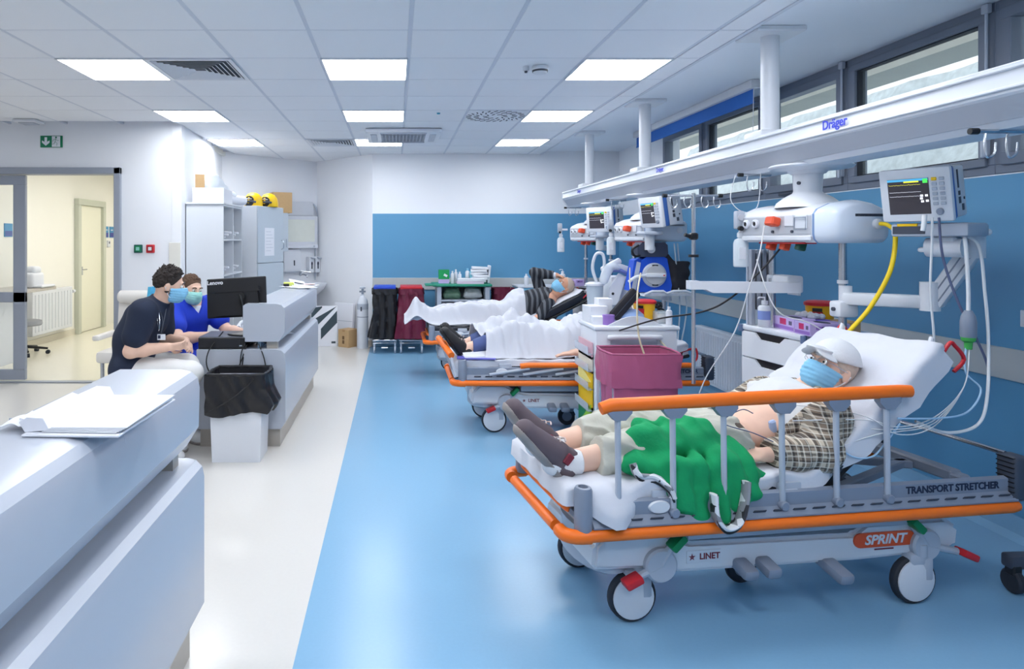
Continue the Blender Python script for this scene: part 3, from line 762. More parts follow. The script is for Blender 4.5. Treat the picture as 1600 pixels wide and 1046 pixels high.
    for x in (.06, .5, .95, 1.4, 1.9): fr.bb((x, .06, .44), (x+.04, .66, .47), .004)
    t.p('deck_frame', fr, GPL)
    for y, n in ((.012, -1), (.708, 1)):
        s_ = t.p('side_panel', MB().ext([(y+.022*n, .445), (y+.024*n, .452), (y-.004*n, .482), (y-.004*n, .532), (y-.022*n, .540), (y-.024*n, .445)], 'x', .085, 1.945), GPL)
        mk = MB()
        for q in range(21): mk.box((.17+q*.086, y+.0105*n, .4685), (.052, .003, .022), (-n*.75, 0, 0))
        t.p('angle_marks', mk, DGPL, s_, kind='stuff')
        if n < 0:
            t.p('panel_lettering', text_mb('TRANSPORT STRETCHER', .040, F(1.66, y+.0028, .508), .0008, .0012, sx=.98), INK, s_)
            t.p('release_button', MB().lathe([(0, 0), (.045, 0), (.04, .008), (0, .009)], (.36, y+.004, .507), (0, -1, 0), 24, sy=.55), WPL, s_)
    for x, y in ((.055, .02), (.055, .70)):
        t.p('corner_post', MB().lathe([(0, .425), (.034, .425), (.036, .44), (.036, .588), (.031, .598), (.020, .600), (.018, .55), (0, .55)], (x, y, 0), n=24, sx=.92), GPL)
    for x, y in ((1.965, .03), (1.955, .69)):
        hp = MB().box((x, y, .535), (.075, .085, .19), None, .02, 3)
        o = t.p('head_post', hp, DGPL); rb = MB()
        for q in range(9): rb.box((x, y, .46+q*.02), (.079, .07, .004))
        t.p('post_ribs', rb, BLK, o)
    t.p('head_push_bar', MB().tube([(1.955, .05, .625), (1.95, .36, .63), (1.945, .67, .625)], .0105, 10), CHR)
    # head end frame under the backrest
    hf = MB().tube([(1.02, .1, .47), (1.5, .1, .50), (1.85, .1, .47)], .013, 8).tube([(1.02, .62, .47), (1.5, .62, .50), (1.85, .62, .47)], .013, 8)
    hf.box((1.45, .22, .49), (.78, .04, .035), (0, 0, .42), .005).box((1.45, .5, .49), (.78, .04, .035), (0, 0, -.42), .005).box((1.83, .36, .5), (.06, .42, .05), None, .008)
    hf.box((1.3, .62, .50), (.10, .06, .06), None, .008).box((1.79, .1, .50), (.06, .05, .06), None, .008)
    t.p('head_frame', hf, GPL)
    a = math.radians(ang); hx = lambda d, off: (hinge+d*math.cos(a)-off*-math.sin(a)*-1 if False else hinge+d*math.cos(a)+off*math.sin(a), ZM+d*math.sin(a)-off*math.cos(a))
    bf = MB()
    for y in (.085, .635):
        p0 = hx(.02, .10); p1 = hx(LB+.01, .10); bf.tube([(p0[0], y, p0[1]), (p1[0], y, p1[1])], .016, 8)
    p1 = hx(LB+.01, .10); bf.tube([(p1[0], .085, p1[1]), (p1[0], .635, p1[1])], .014, 8)
    t.p('backrest_frame', bf, BLK)
    for y in (.14, .58):
        q = hx(.52, .10); t.p('gas_strut', MB().cyl((q[0], y, q[1]), (1.10, y, .47), .017, n=12).cyl((q[0], y, q[1]), (q[0]-.06, y, q[1]-.07), .010, n=10), BLK)
    for y, s_ in ((.075, -1), (.645, 1)):
        A = hx(LB-.05, .06); Bp = hx(LB+.08, .05); C_ = hx(LB+.07, .13)
        o = t.p('push_handle', MB().tube([(A[0], y, A[1]), (Bp[0]-.03, y+.0*s_, Bp[1]), (Bp[0], y, Bp[1]-.01), (C_[0], y, C_[1]), (C_[0]-.05, y, C_[1]-.05)], .008, 8, smooth=4), RED, label='red folding push handle')
        t.p('handle_arm', MB().tube([(A[0], y+.05*-s_, A[1]), (Bp[0]-.06, y+.05*-s_, Bp[1]+.02), (Bp[0]-.06, y+.05*-s_, Bp[1]-.06), (A[0], y+.05*-s_, A[1]-.06)], .009, 8, smooth=3), WPL, o)
    # mattress: foot section and backrest in one profile
    path = bed_path(hinge, ang, LB=LB)
    th = .078
    poly = [(x, z) for x, z, _, _ in path]+[(x-nx*th, z-nz*th) for x, z, nx, nz in reversed(path)]
    n = len(path); mm = MB(); vs = []; fs = []
    sec = [(.058, .0), (.045, .018), (.045, .06), (.055, th)]
    ring = [(.062, 0)]+[(.048, .012), (.046, .06), (.056, th)]+[(.664, th), (.674, .06), (.672, .012), (.658, 0)]
    for i, (x, z, nx, nz) in enumerate(path): vs += [(x-nx*d, .36+(y-.36)*round_head(i/(n-1)), z-nz*d) for y, d in ring]
    k = len(ring)
    for i in range(n-1):
        for j in range(k): fs.append((i*k+j, i*k+(j+1) % k, (i+1)*k+(j+1) % k, (i+1)*k+j))
    fs += [tuple(range(k)), tuple(reversed(range((n-1)*k, n*k)))]
    t.p('mattress', mm.add(vs, fs), MATB)
    t.p('deck_plate', MB().bb((.06, .06, .478), (hinge-.04, .66, .500), .004), DGPL)
    for x in (.34, .88): t.p('latch_box', MB().bb((x, .03, .475), (x+.10, .065, .565), .006, 2).box((x+.05, .028, .525), (.06, .006, .03), None, .003), LGPL)
    # side rails
    for y, up, n in ((.012, rail_up, -1), (.708, False, 1)):
        if up:
            bar = MB().tube([(.119, y-.004, .893), (.16, y-.004, .905), (.8, y-.004, .912), (1.40, y-.004, .917), (1.451, y-.004, .915)], [.019, .021, .0215, .021, .020], 14, flat=1.25)
            rl = t.p('side_rail', bar, ORG)
            for x in (.193, .417, .63, .88, 1.12, 1.35):
                t.p('rail_post', MB().tube([(x, y, .49), (x-.004, y, .88)], .0115, 10, flat=1), LGPL, rl)
                t.p('rail_bracket', MB().ext([(x-.048, .903), (x+.048, .903), (x+.048, .875), (x+.022, .848), (x-.022, .848), (x-.048, .878)], 'y', y-.016, y+.014), GPL, rl)
                t.p('rail_pivot', MB().cyl((x, y-.02, .485), (x, y+.015, .485), .019, n=14, bev=.004), GPL, rl)
        else:
            yy = y+.018*n
            rl = t.p('side_rail', MB().tube([(.50, yy, .552), (.56, yy, .56), (1.80, yy, .56), (1.84, yy, .556)], .021, 12), ORG)
            for x in (.52, .78, 1.03, 1.28, 1.52):
                t.p('rail_post', MB().tube([(x-.26, yy, .487), (x+.05, yy, .535)], .0115, 10), LGPL, rl)
    if foot_handle:
        h = t.p('foot_rail', MB().tube([(-.03, .03, .63), (-.10, .28, .71), (-.11, .33, .72)], .026, 12), ORG)
        t.p('rail_stem', MB().tube([(-.035, .05, .62), (.0, -.02, .47)], .012, 10), LGPL, h)
        t.p('rail_stem', MB().tube([(-.10, .30, .70), (-.0, .30, .47)], .012, 10), LGPL, h)
    t.done(base=(1.0, .36, 0)); return t
B1 = TR(.653, 2.48, 0) @ RZ(8.5)
B2 = TR(.46, 5.15, 0) @ RZ(0)
B3 = TR(.33, 7.20, 0) @ RZ(0)
ANG1, ANG2, ANG3 = 40, 9, 27
stretcher('nearest orange-railed transport stretcher with its side rail raised, old man in cap on it', B1, ANG1, True, hinge=1.05, LB=.775)
stretcher('middle transport stretcher with lowered rail and tilted orange foot handle', B2, ANG2, False, foot_handle=True)
stretcher('farthest transport stretcher, in front of the green-topped cart, black mattress showing', B3, ANG3, False)
PATH1, PATH2, PATH3 = bed_path(1.05, ANG1, LB=.775), bed_path(.97, ANG2), bed_path(.97, ANG3)
bump = lambda s, c, w: math.exp(-((s-c)/w)**2)
sheet('bed_sheet', PATH1, .052, .668, lambda s: .075+.062*bump(s, .115, .04)+.012*math.sin(s*9)+.035*bump(s, .8, .25), lambda s: .07, 3, 'crumpled white sheet over the nearest stretcher, rising up its backrest', B1, .015)
sheet('bed_sheet', PATH2, .052, .668, lambda s: .060+.012*math.sin(s*16)-.035*bump(s, .42, .03), lambda s: .06, 8, 'white sheet on the middle stretcher under the blanketed patient', B2, .009)
sheet('bed_sheet', PATH3, .10, .62, lambda s: .004, lambda s: .02, 12, 'narrow white sheet on the black mattress of the farthest stretcher', B3, .006, foot=False)
# ------------------------------------------------------------------ patients
KHAKI = mat('khaki_trouser_cloth', (186, 186, 176), .9, noise=.05, scale=40, bump=.15, bscale=90)
TSH = mat('pale_grey_tshirt', (208, 210, 212), .9, noise=.03)
SOCK = mat('white_sock', (226, 228, 232), .9, noise=.03, bump=.2, bscale=160)
SHOEG = mat('grey_maroon_shoe', (96, 84, 92), .7, noise=.12, scale=25)
SOLE = mat('pale_grey_sole', (150, 144, 142), .7, noise=.08)
def plaid():
    m = bpy.data.materials.new('brown_plaid_shirt'); m.use_nodes = True; nt = m.node_tree; b = nt.nodes['Principled BSDF']; b.inputs['Roughness'].default_value = .9
    tc = nt.nodes.new('ShaderNodeTexCoord'); acc = None
    for d, s, th, col in (('X', 7, .6, (116, 100, 88)), ('Z', 7.5, .6, (116, 100, 88)), ('X', 10, .78, (36, 34, 38)), ('Z', 11, .78, (36, 34, 38)), ('X', 14, .9, (230, 226, 214)), ('Z', 15, .9, (230, 226, 214))):
        w = nt.nodes.new('ShaderNodeTexWave'); w.bands_direction = d; w.inputs['Scale'].default_value = s; w.inputs['Distortion'].default_value = .8; w.inputs['Detail'].default_value = 1; w.inputs['Detail Scale'].default_value = 1.0
        r = nt.nodes.new('ShaderNodeMath'); r.operation = 'GREATER_THAN'; r.inputs[1].default_value = th
        mm = nt.nodes.new('ShaderNodeMath'); mm.operation = 'MULTIPLY'; mm.inputs[1].default_value = .42 if col[0] > 200 else .66
        x = nt.nodes.new('ShaderNodeMix'); x.data_type = 'RGBA'; x.inputs[7].default_value = rgb(col)
        if acc is None: x.inputs[6].default_value = rgb((192, 180, 162))
        else: nt.links.new(acc, x.inputs[6])
        nt.links.new(tc.outputs['Object'], w.inputs['Vector']); nt.links.new(w.outputs['Fac'], r.inputs[0]); nt.links.new(r.outputs[0], mm.inputs[0]); nt.links.new(mm.outputs[0], x.inputs[0]); acc = x.outputs[2]
    nt.links.new(acc, b.inputs['Base Color']); return m
PLAID = plaid()
folds = lambda seed, amp, fr=26: (lambda X, Y, Z: amp*(wav(X+.6*Y, Z+.4*Y, seed, fr)))
# --- old man in the cap on the nearest stretcher
t = T('person', 'old man lying back in a white cap, blue mask, plaid shirt and khaki trousers', 'person', M_=B1)
B = Body(.0065)
HP = {'l': (.79, .235, .66), 'r': (.79, .425, .66)}
B.use('torso').cap(HP['l'], HP['r'], .100, None, .04)
B.use('belly').ell((.930, .33, .685), (.140, .160, .108), .05, [[.9, 0, -.43], [0, 1, 0], [.43, 0, .9]])
B.use('chest').cap((1.0, .33, .700), (1.14, .33, .775), .108, .112, .05, ((0, 1, 0), 1.4))
B.cap((1.175, .165, .800), (1.175, .495, .800), .066, None, .05)
B.head((1.352, .30, .960), (-.88, -.20, .44), (.45, -.02, .88), (1.21, .33, .835))
SH = {'l': (1.165, .135, .795), 'r': (1.165, .52, .80)}
B.arm('arm_l', SH['l'], (1.115, .085, .655), (.875, .115, .650)); B.hand((.875, .115, .650), (-1, .12, -.02), (.1, .6, -.8), .5, -1, .95)
B.arm('arm_r', SH['r'], (1.02, .62, .675), (.82, .50, .715)); B.hand((.82, .50, .715), (-1, -.4, -.05), (0, -.2, -1), .5, 1, .95)
B.leg('leg_l', HP['l'], (.43, .215, .665), (.045, .185, .635)); B.leg('leg_r', HP['r'], (.42, .40, .70), (.045, .375, .648))
B.use('foot').cap((.045, .185, .635), (-.07, .185, .70), .036, .026, .02); B.cap((.045, .375, .648), (-.06, .375, .73), .036, .026, .02)
B._t()
body = t.p('body', B.mesh('body', SKIN), SKIN)
eyes(t, B, brow=HAIRG); mask(t, B)
hair(t, B, HAIRG, .005, .03, -.075)
cp = B.part('skull')
c_ = t.p('cap', cp.mesh('cap', mat('white_cotton_cap', (214, 217, 222), .9, noise=.02, bump=.15, bscale=120), .020, lambda X, Y, Z: .003*wav(X+Y, Z, 7, 60), [plane_cut(B.P(0, 0, .034), -B.u*.97-B.f*.2)]), WPL)
vz = SDF(.004)
for e_ in (-1, 0, 1): vz.ell(B.P(e_*.034, .100-.014*abs(e_), .046-.013*abs(e_)), (.046, .074, .0085), .012, B.R @ np.array(Matrix.Rotation(e_*.55, 3, 'Y') @ Matrix.Rotation(-.16, 3, 'X')))
t.p('cap_peak', vz.mesh('cap_peak', mat('white_cotton_cap', (214, 217, 222), .9), 0, None, [plane_cut(B.P(0, .072, 0), -B.f)]), mat('white_cotton_cap', (214, 217, 222), .9), c_)
t.p('cap_button', MB().ell(B.P(0, -.012, .129), (.008, .008, .006), 10), WPL, c_)
g = MB()
for e in (-1, 1):
    g.tube([B.P(e*.031+.021*math.cos(a), .108, -.006+.016*math.sin(a)) for a in [2*PI*q/16 for q in range(16)]], .0014, 6, closed=True)
    g.tube([B.P(e*.052, .106, 0), B.P(e*.078, .05, -.003), B.P(e*.083, -.01, -.005)], .0016, 6)
g.tube([B.P(-.010, .110, -.004), B.P(0, .114, -.001), B.P(.010, .110, -.004)], .0014, 6)
gl = t.p('glasses', g, CHR)
# trousers, t-shirt, open plaid shirt, socks, shoes
q = B.part('leg_l', 'leg_r', 'torso')
q.cap((.36, .215, .662), (.17, .195, .648), .068, .068, .03); q.cap((.36, .40, .69), (.17, .385, .655), .068, .068, .03); q.cap((.79, .235, .655), (.45, .22, .66), .092, .075, .03); q.cap((.79, .425, .655), (.45, .40, .69), .092, .075, .03)
tr = t.p('trousers', q.mesh('trousers', KHAKI, .016, lambda X, Y, Z: .020*np.abs(wav(X+.5*Y, Z+.8*Y, 4, 46))-.008+.006*wav(X, Z+Y, 6, 16), [plane_cut((.185, 0, .65), (-1, 0, .2)), plane_cut((.845, 0, .7), (1, 0, .25))]), KHAKI)
t.p('belt', (lambda s: s.mesh('belt', mat('brown_belt', (90, 80, 74), .6), .016, None, [plane_cut((.845, 0, .7), (1, 0, .25)), plane_cut((.81, 0, .7), (-1, 0, -.25))]))(B.part('torso', 'belly')), KHAKI, tr)
q = B.part('chest', 'belly', 'neck')
t.p('t_shirt', q.mesh('t_shirt', TSH, .014, lambda X, Y, Z: .016*np.abs(wav(X+.3*Z, Y+.3*Z, 9, 36))-.006, [plane_cut((1.01, 0, .78), (-1, 0, .30)), plane_cut((1.225, 0, .85), (.8, 0, .55))]), TSH)
for a, sd in (('arm_l', -1), ('arm_r', 1)):
    q = B.part(a)
    w = (.90, .115, .65) if sd < 0 else (.845, .5, .71)
    if sd < 0: q.cap((1.19, .135, .80), (1.12, .10, .66), .078, .066, .03); q.cap((1.12, .095, .655), (.93, .115, .65), .062, .048, .03)
    t.p('shirt_sleeve', q.mesh('shirt_sleeve', PLAID, .015, (lambda X, Y, Z, sd=sd: .014*np.abs(wav(X+.4*Y, Z+.4*Y, 15+sd, 40))-.005), [plane_cut(w, (-1, 0, 0))]), PLAID)
q = B.part('chest', 'belly')
def low(X, Y, Z): return (Z-.765)-.754*(X-1.12)-.010+.02*np.sin(Y*30)-np.maximum(0, np.abs(Y-.33)-.12)*.9
t.p('shirt_back', q.mesh('shirt_back', PLAID, .020, folds(21, .007), [low, plane_cut((.97, 0, 0), (-1, 0, 0))]), PLAID)
for y0_, y1_ in ((.20, .26), (.46, .40)):
    q = SDF(.006); q.cap((1.195, y0_, .845), (1.25, y1_, .875), .030, .022, .02)
    t.p('shirt_collar', q.mesh('shirt_collar', PLAID, 0, folds(5, .004)), PLAID)
for y, z0, a in ((.185, .635, 'l'), (.375, .648, 'r')):
    q = SDF(.006); q.cap((.12, y, z0+.002), (.0, y, z0+.0), .049, .046, .01)
    t.p('sock', q.mesh('sock', SOCK, 0, lambda X, Y, Z: .0012*np.sin(X*500), [plane_cut((.115, 0, 0), (1, 0, 0))]), SOCK)
shoe(t, (.012, .185, .578), (-.165, .172, .775), (.72, .03, .66), SHOEG, SOLE, k=1.14)
shoe(t, (.012, .375, .595), (-.145, .375, .815), (.82, 0, .55), SHOEG, SOLE, k=1.14)
for y_, z_ in ((.185, .665), (.375, .685)): t.p('heel_tab', MB().box((.045, y_-.052, z_), (.03, .012, .045), (0, .7, 0), .004), mat('maroon_leather', (120, 40, 56), .6))
pc = MB().tube([(.84, .14, .70), (.80, .16, .715)], .012, 8)
t.p('pulse_sensor', MB().box((.965, .175, .745), (.03, .02, .06), (.2, -.3, 0), .006), mat('pale_blue_plastic', (176, 196, 232), .4))
t.done(base=(.65, .33, .585))
# --- green jacket over the rail
GJ = mat('green_fleece', (12, 150, 92), .9, noise=.08, scale=40, bump=.2, bscale=90)
chk = bpy.data.materials.new('black_and_white_print'); chk.use_nodes = True
_n = chk.node_tree; _k = _n.nodes.new('ShaderNodeTexVoronoi'); _k.inputs['Scale'].default_value = 34; _tc = _n.nodes.new('ShaderNodeTexCoord')
_r = _n.nodes.new('ShaderNodeValToRGB'); _r.color_ramp.interpolation = 'CONSTANT'
_r.color_ramp.elements[0].color = (.02, .02, .025, 1); _r.color_ramp.elements[1].position = .33; _r.color_ramp.elements[1].color = (.75, .76, .8, 1)
_e = _r.color_ramp.elements.new(.66); _e.color = (.25, .26, .29, 1)
_n.links.new(_tc.outputs['Object'], _k.inputs['Vector']); _n.links.new(_k.outputs['Color'], _r.inputs['Fac']); _n.links.new(_r.outputs[0], _n.nodes['Principled BSDF'].inputs['Base Color'])
t = T('jacket', 'crumpled green jacket with black and white hem over the nearest stretcher edge', 'jacket', M_=B1)
q = SDF(.0065); fl_ = ((0, 1, 0), .55)
for a, b, r0, r1 in (((.34, .16, .655), (.72, .15, .665), .055, .060), ((.38, .19, .735), (.66, .19, .742), .045, .045), ((.40, .25, .745), (.60, .25, .75), .035, .035), ((.30, .12, .635), (.46, .09, .62), .05, .055), ((.36, .20, .70), (.62, .22, .725), .045, .05), ((.60, .17, .71), (.76, .12, .66), .05, .05),
    ((.70, .10, .65), (.84, .07, .565), .05, .030), ((.47, .06, .64), (.47, .03, .50), .050, .035), ((.54, .06, .65), (.53, .022, .46), .050, .034), ((.62, .06, .65), (.62, .015, .45), .05, .032),
    ((.68, .06, .65), (.70, .02, .47), .05, .030), ((.42, .09, .65), (.43, .045, .56), .045, .03), ((.76, .07, .63), (.77, .03, .53), .04, .028)):
    q.cap(a, b, r0, r1, .022)
q.ell((.53, .18, .705), (.20, .10, .065), .03)
gj = t.p('cloth', q.mesh('cloth', GJ, 0, lambda X, Y, Z: .020*np.abs(wav(X, Z*.4+Y*.3, 31, 50, base=0, spread=1.2))-.006+.008*wav(X, Z+Y, 32, 40)), GJ)
for pts in (((.56, -.026, .56), (.565, -.03, .48), (.60, -.034, .432), (.66, -.03, .45), (.69, -.026, .53), (.70, -.02, .60)), ((.285, .08, .655), (.30, .062, .615), (.36, .05, .605), (.40, .02, .575), (.415, .015, .54))):
    t.p('printed_hem', MB().tube([Vector(p) for p in pts], .025, 10, smooth=5, flat=.45), chk)
    t.p('black_piping', MB().tube([Vector(p)+V(0, -.012, -.014) for p in pts], .005, 6, smooth=5), BLK)
t.done()
# --- blankets: a cloth settled over the body below it
BLANK = mat('white_cotton_blanket', (200, 203, 213), .88, noise=.01, bump=.1, bscale=50)
def settle(F, x0, x1, y0, y1, path, it=26, nx=110, ny=56, extra=None):
    """height of a cloth lying over the body field F and the bed surface, in the bed's frame"""
    D, lo, ax = F.field(0)
    xs = np.linspace(x0, x1, nx); ys = np.linspace(y0, y1, ny)
    zt = np.where(D < .004, ax[2][None, None, :], -1).max(2)
    ix = np.clip(np.searchsorted(ax[0], xs), 0, len(ax[0])-1); iy = np.clip(np.searchsorted(ax[1], ys), 0, len(ax[1])-1)
    h = zt[np.ix_(ix, iy)]
    inx = (xs >= ax[0][0]) & (xs <= ax[0][-1]); iny = (ys >= ax[1][0]) & (ys <= ax[1][-1])
    h = np.where(inx[:, None] & iny[None, :], h, -1)
    px = np.array([p[0] for p in path]); pz = np.array([p[1] for p in path]); bz = np.interp(xs, px, pz)
    base = np.where((ys > .045) & (ys < .675), bz[:, None], 0)
    base = np.where(ys[None, :] <= .045, bz[:, None]-(.045-ys[None, :])*2.4, base); base = np.where(ys[None, :] >= .675, bz[:, None]-(ys[None, :]-.675)*2.4, base)
    base[xs < .02] = base[xs < .02]-(.02-xs[xs < .02])[:, None]*.5
    if extra is not None: base = np.maximum(base, extra(xs[:, None], ys[None, :]))
    h0 = np.maximum(np.where(h > -.5, h+.022, h), base)+.014; g = h0.copy()
    for _ in range(it):
        p = np.pad(g, 1, 'edge'); b = (p[:-2, 1:-1]+p[2:, 1:-1]+p[1:-1, :-2]+p[1:-1, 2:]+p[:-2, :-2]+p[2:, 2:]+p[:-2, 2:]+p[2:, :-2])/8
        g = np.maximum(h0, b)
    p = np.pad(g, 1, 'edge'); g = (p[:-2, 1:-1]+p[2:, 1:-1]+p[1:-1, :-2]+p[1:-1, 2:]+4*g)/8
    return np.stack(np.broadcast_arrays(xs[:, None], ys[None, :], g), 2).copy()
def blanket(P, label, M_, seed, amp=.010):
    X, Y = P[:, :, 0], P[:, :, 1]
    E = np.clip((Y-Y.min())/.08, 0, 1)
    P[:, :, 2] += (np.abs(wav(X, Y, seed, 22))*amp*.9 + np.abs(wav(X*1.1, Y*.8, seed+3, 52, spread=1.6, base=.7))*amp*.5)*(.12+.88*E)
    return solo('blanket', MB().grid(P, .006), BLANK, label, 'blanket', M_=M_, ang=80)
# --- patient on the middle stretcher, blanketed, head behind the cart
t = T('person', 'patient under a white blanket on the middle stretcher, black shoes out', 'person', M_=B2)
B = Body(.008)
HP = {'l': (.92, .25, .675), 'r': (.92, .44, .675)}
B.use('torso').cap(HP['l'], HP['r'], .11, None, .04); B.cap((1.02, .345, .705), (1.32, .345, .735), .145, .14, .05, ((0, 1, 0), 1.2))
B.cap((1.40, .18, .735), (1.40, .51, .735), .066, None, .05)
B.head((1.615, .345, .775), (-.25, -.15, .95), (.97, 0, .2), (1.46, .345, .74))
B.arm('arm_l', (1.38, .15, .72), (1.18, .07, .66), (.93, .085, .640)); B.hand((.93, .085, .640), (-1, .05, -.06), (0, .1, -1), .3, -1)
B.arm('arm_r', (1.38, .54, .72), (1.2, .62, .66), (.98, .60, .65)); B.hand((.98, .60, .65), (-1, -.1, 0), (0, 0, -1), .3, 1)
B.leg('leg_l', HP['l'], (.50, .24, .76), (.075, .20, .645)); B.leg('leg_r', HP['r'], (.50, .45, .80), (.08, .36, .65))
B.use('foot').cap((.075, .20, .645), (-.02, .19, .70), .038, .03, .02); B.cap((.08, .36, .65), (-.02, .37, .70), .038, .03, .02); B._t()
t.p('body', B.mesh('body', SKIN), SKIN); eyes(t, B); hair(t, B, HAIRG, .008); mask(t, B)
q = B.part('torso', 'arm_l', 'arm_r')
LSH = mat('light_shirt', (196, 204, 220), .9)
t.p('shirt', q.mesh('shirt', LSH, .012, folds(3, .006), [plane_cut((1.15, 0, 0), (-1, 0, 0)), plane_cut((1.46, 0, .76), (1, 0, .1))]), LSH)
JEAN = mat('blue_denim', (78, 92, 140), .9, noise=.1, scale=60)
q = B.part('leg_l', 'leg_r'); t.p('trousers', q.mesh('trousers', JEAN, .012, folds(8, .004), [plane_cut((.155, 0, 0), (-1, 0, 0))]), JEAN)
BSH = mat('black_shoe_leather', (30, 30, 34), .5, noise=.1)
shoe(t, (.045, .195, .585), (-.115, .175, .80), (.72, 0, .6), BSH, BLK, h=.008); shoe(t, (.05, .36, .59), (-.10, .36, .815), (.8, 0, .55), BSH, BLK, h=.008)
t.done(base=(.8, .345, .585))
P = settle(B.part('leg_l', 'leg_r', 'torso'), .20, 1.34, .055, .72, PATH2, 22)
P[:, :, 0] += .06*np.sin(P[:, :, 1]*9)*np.clip(1-(P[:, :, 0]-.2)/.3, 0, 1)
blanket(P, 'rumpled white blanket over the patient on the middle stretcher', B2, 17, .05)
t = T('document_folder', 'blue-violet document folder with papers at the foot of the middle stretcher', 'folder', M_=B2)
t.p('cover', MB().box((.17, .10, .602), (.30, .15, .006), (0, .0, -.1), .001), mat('blue_violet_cover', (96, 96, 190), .5)); t.p('sheet', MB().box((.19, .11, .609), (.24, .12, .003), (.03, .02, .15)), mat('pale_violet_paper', (200, 204, 232), .6)); t.p('raised_flap', MB().box((.20, .14, .628), (.26, .10, .003), (.35, -.05, .1)), PAPER); t.done()
# --- patient on the farthest stretcher, forearm over the brow
t = T('person', 'patient in a dark striped sweater with forearm over brow on the farthest stretcher', 'person', M_=B3)
STR = bpy.data.materials.new('dark_striped_knit'); STR.use_nodes = True
_n = STR.node_tree; _w = _n.nodes.new('ShaderNodeTexWave'); _w.bands_direction = 'X'; _w.inputs['Scale'].default_value = 5.5; _w.inputs['Distortion'].default_value = 2.0; _tc = _n.nodes.new('ShaderNodeTexCoord'); _r = _n.nodes.new('ShaderNodeValToRGB')
_r.color_ramp.elements[0].position = .5; _r.color_ramp.elements[0].color = (.012, .014, .022, 1); _r.color_ramp.elements[1].position = .72; _r.color_ramp.elements[1].color = (.10, .11, .13, 1)
_n.links.new(_tc.outputs['Object'], _w.inputs['Vector']); _n.links.new(_w.outputs['Fac'], _r.inputs['Fac']); _n.links.new(_r.outputs[0], _n.nodes['Principled BSDF'].inputs['Base Color']); _n.nodes['Principled BSDF'].inputs['Roughness'].default_value = .9
B = Body(.008)
HP = {'l': (.98, .25, .69), 'r': (.98, .44, .69)}
B.use('torso').cap(HP['l'], HP['r'], .115, None, .04); B.cap((1.05, .345, .735), (1.23, .345, .80), .165, .15, .05, ((0, 1, 0), 1.1)); B.cap((1.22, .345, .80), (1.34, .345, .84), .15, .14, .05, ((0, 1, 0), 1.2))
B.cap((1.37, .18, .865), (1.37, .51, .865), .07, None, .05)
B.head((1.575, .345, 1.005), (-.62, -.42, .66), (.80, 0, .60), (1.43, .345, .90))
B.arm('arm_l', (1.35, .15, .83), (1.22, .05, .665), (.93, .07, .635)); B.hand((.93, .07, .635), (-1, .1, -.05), (0, .2, -1), .45, -1)
B.arm('arm_r', (1.37, .53, .88), (1.27, .50, 1.15), (1.50, .38, 1.125)); B.hand((1.50, .38, 1.125), (.85, -.35, -.35), (-.35, -.3, -.85), .7, -1)
B.leg('leg_l', HP['l'], (.54, .24, .70), (.06, .24, .66)); B.leg('leg_r', HP['r'], (.54, .45, .72), (.06, .42, .67))
B.use('foot').cap((.06, .24, .66), (-.10, .22, .76), .04, .032, .02); B.cap((.06, .42, .67), (-.09, .42, .77), .04, .032, .02); B._t()
t.p('body', B.mesh('body', SKIN2), SKIN2); eyes(t, B, brow=HAIRG); mask(t, B); hair(t, B, HAIRG, .004, .08, -.07)
q = B.part('torso', 'arm_r')
t.p('sweater', q.mesh('sweater', STR, .014, folds(3, .006), [plane_cut((1.06, 0, .8), (-1, 0, 0)), plane_cut((1.46, 0, .96), (.6, 0, .35)) if False else plane_cut((1.455, .36, 1.13), (.9, -.4, 0)), plane_cut((1.44, 0, .93), (.85, 0, -.5))]), STR)
q = B.part('arm_l'); t.p('sweater_sleeve', q.mesh('sweater_sleeve', STR, .016, folds(5, .005), [plane_cut((1.20, .05, .66), (-1, 0, .1))]), STR)
q = SDF(.008); q.cap((1.445, .405, 1.125), (1.475, .392, 1.125), .036, None, .01); t.p('white_cuff', q.mesh('white_cuff', PAPER), PAPER)
shoe(t, (.035, .235, .60), (-.155, .21, .775), (.7, 0, .7), BSH, BLK, h=.008); shoe(t, (.035, .42, .61), (-.15, .42, .79), (.7, 0, .7), BSH, BLK, h=.008)
t.done(base=(.8, .345, .585))
P = settle(B.part('leg_l', 'leg_r', 'torso', 'foot'), -.24, 1.10, .075, .70, PATH3, 26, extra=lambda X, Y: .56+.295*np.exp(-((X+.105)/.10)**2)*np.exp(-((Y-.31)/.22)**4)-.5*np.clip(-.15-X, 0, 1))
blanket(P, 'smooth white blanket drawn over the legs of the farthest patient', B3, 29, .032)
# ------------------------------------------------------------------ ceiling supply beam and pendants
t = T('supply_beam', 'long white medical supply beam hung from the ceiling on three round columns', 'supply beam')
Y0, Y1 = -1.6, 8.37
t.p('beam_body', MB().ext([(2.10, 2.035), (2.10, 2.125), (2.13, 2.14), (2.43, 2.14), (2.46, 2.125), (2.46, 2.035), (2.45, 2.025), (2.11, 2.025)], 'y', Y0, Y1), WPL2)
t.p('side_channel', MB().ext([(2.108, 2.026), (2.160, 1.955), (2.400, 1.955), (2.452, 2.026)], 'y', Y0, Y1-.004), mat('grey_anodised_channel', (176, 181, 192), .4, noise=.02))
t.p('under_tray', MB().ext([(2.165, 1.956), (2.19, 1.93), (2.37, 1.93), (2.395, 1.956)], 'y', Y0, Y1-.01), WPL2)
for z in (2.045, 2.112): t.p('edge_lip', MB().bb((2.088, Y0, z), (2.102, Y1, z+.014), .004), WPL)
t.p('top_ridge', MB().bb((2.16, Y0, 2.14), (2.40, 4.9, 2.155), .006), WPL)
